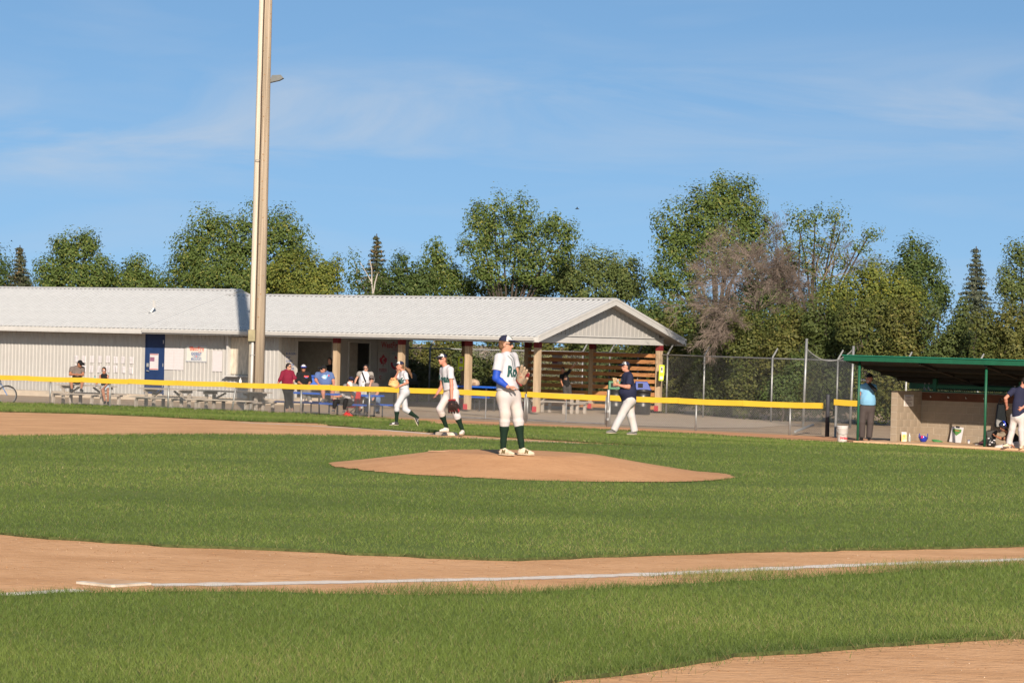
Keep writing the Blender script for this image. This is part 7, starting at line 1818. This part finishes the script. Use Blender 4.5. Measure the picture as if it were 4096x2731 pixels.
person('white haired spectator in patterned shirt seated in the red folding chair', 96.7,
    dict(head=(1397, 1541), neck=(1404, 1554), shR=(1384, 1565, -.05), shL=(1416, 1565, .08), elR=(1363, 1585, -.12), wrR=(1341, 1586, -.30), elL=(1410, 1589, -.20), wrL=(1403, 1570, -.26),
         hipR=(1384, 1607), hipL=(1404, 1607), knR=(1342, 1606, -.28), knL=(1383, 1601, -.46), anR=(1335, 1637, -.32), anL=(1376, 1640, -.46), toR=(1328, 1644, -.5), toL=(1372, 1646, -.65)),
    s=.93, w=1.1, face=-66, body=-28, vox=V2, shirt=FLORAL, sleeve=.85, tuck=False, loose=1.1, pants=BLACKC, plen='slim', shoes=cloth('shoe_grey2', (.1, .1, .1)), hair=(HAIRW, 'old'), glasses=mat('thin_frames', (.10, .04, .03), .3), seed=77, skin=M_SKINR, stand=False, group='seated spectators', handL=(1399, 1560, -.28, .6))
person('man in navy cap and grey shirt sitting behind the white haired spectator', 98.2,
    dict(head=(1404, 1521), neck=(1402, 1533), shR=(1381, 1544), shL=(1425, 1544), elR=(1374, 1568), wrR=(1392, 1580, -.25), elL=(1433, 1570, -.05), wrL=(1428, 1585, -.35),
         hipR=(1410, 1584), hipL=(1430, 1584), knR=(1426, 1592, -.46), knL=(1446, 1594, -.46), anR=(1424, 1640, -.38), anL=(1435, 1645, -.40), toR=(1420, 1650, -.6), toL=(1440, 1652, -.62)),
    s=.98, w=1.12, face=32, body=10, vox=V2, shirt=cloth('mid_grey', (.16, .155, .15)), sleeve=.7, tuck=False, pants=FLORAL, plen='short', shoes=mat('sandal_brown', (.12, .07, .04), .8), cap=(NAVY, None, NAVY), hair=(HAIRD, 'short'), glasses=M_LENS, seed=78, skin=M_SKINR, stand=False, group='seated spectators')
o, g, P = person('long haired woman in white top and grey cardigan standing behind the table', 100.8,
    dict(head=(1463, 1472), neck=(1465, 1487), shR=(1438, 1494), shL=(1484, 1495), elR=(1424, 1516), wrR=(1419, 1533, -.12), elL=(1492, 1520), wrL=(1478, 1540, -.2),
         hipR=(1443, 1557), hipL=(1466, 1557), knR=(1444, 1596), knL=(1465, 1596), anR=(1445, 1634), anL=(1464, 1634), toR=(1442, 1641, -.2), toL=(1463, 1641, -.2)),
    s=.95, w=1.2, face=-8, body=0, vox=V2, shirt=mat('white_top', (.46, .46, .50), .8, .04, 5, .2, 50), sleeve=.18, tuck=False, loose=1.06, pants=mat('pale_grey_cloth', (.42, .44, .44), .85), plen='slim', shoes=BLACKC, hair=(HAIRD, 'long'), glasses=M_LENS, seed=79, female=True, group='standing spectators')
def wrap(o, g, m, s):
    R = sdf([rc(g['shR'] + A((0, 0, .0)), g['shL'], .085 * s, .085 * s, .05), rc(g['shR'], lerp(g['shR'], g['elR'], .45), .088 * s, .078 * s, .04, None, (0, 1)), rc(g['shL'], g['elL'], .088 * s, .07 * s, .04),
             rc(g['neck'] + g['bf'] * .03 + g['rt'] * .06, g['Pm'] + g['bf'] * .13 + g['rt'] * .08, .05 * s, .05 * s, .04), rc(g['neck'] + g['bf'] * .03 - g['rt'] * .02, lerp(g['M'], g['Pm'], .5) + g['bf'] * .15 + g['rt'] * .03, .045 * s, .035 * s, .04)], V2)
    c_ = link('cardigan', np_mesh('cardigan', wrinkle(R[0], R[1], .01, 14, 4), R[1], m, True), o)
    T_ = c_.data
    st = MB()
    a, b = g['shR'] * .6 + g['neck'] * .4 + A((0, -.10, .04)), lerp(g['M'], g['Pm'], .5) + A((.06, -.21, 0)); st.tube([a, lerp(a, b, .5) + A((0, -.05, 0)), b], .022, 6); st.build('carrier_strap', BLACKC, c_)
wrap(o, g, cloth('cardigan_grey', (.25, .23, .21)), .95)
person('man in grey cap, dark grey shirt and jeans holding a hand to his mouth', 98.6,
    dict(head=(1486, 1516), neck=(1488, 1530), shR=(1467, 1540), shL=(1507, 1541), elR=(1474, 1560, -.28), wrR=(1483, 1533, -.24), elL=(1511, 1572, -.08), wrL=(1494, 1594, -.34),
         hipR=(1475, 1588), hipL=(1502, 1588), knR=(1470, 1593, -.46), knL=(1512, 1596, -.46), anR=(1472, 1646, -.42), anL=(1508, 1642, -.34), toR=(1468, 1653, -.64), toL=(1520, 1651, -.52)),
    s=.99, w=1.05, face=10, body=6, vox=V2, shirt=GREYC, sleeve=.7, tuck=False, pants=JEAN, plen='long', shoes=BLACKC, cap=(cloth('cap_grey', (.12, .10, .09)), None, cloth('cap_grey', (.12, .10, .09))), hair=(HAIRD, 'cap'), glasses=M_LENS, seed=80, stand=False, group='seated spectators', handR=(1486, 1520, -.24, .5))
o, g, P = person('child in black shirt reaching one arm up in the shaded shelter', 112.0,
    dict(head=(2251, 1463), neck=(2255, 1479), shR=(2246, 1486), shL=(2273, 1475), elR=(2243, 1503), wrR=(2249, 1520, -.1), elL=(2286, 1456), wrL=(2302, 1439),
         hipR=(2259, 1532), hipL=(2277, 1530), knR=(2262, 1567), knL=(2281, 1567), anR=(2264, 1612), anL=(2283, 1612), toR=(2258, 1620, -.15), toL=(2280, 1620, -.15)),
    s=.82, w=.92, face=-38, body=-12, vox=V2, shirt=BLACKC, sleeve=.75, tuck=False, loose=1.1, pants=cloth('dark_grey', (.05, .048, .048)), plen='short', shoes=BLACKC, hair=(HAIRD, 'short'), seed=81, skin=M_SKINT, group='standing spectators')
decal(o, P['shirt'], 'print', [(-.05, -.07), (.06, -.09), (.07, .05), (.0, .09), (-.05, .03)], [(0, 1, 2, 3, 4)], mat('child_print', (.16, .14, .14), .7, .5, 9, c2=(.2, .09, .05)), A(at(2262, 1494, 111.9)) - g['off'], (1, 0, 0), (0, 0, 1), VIEW)
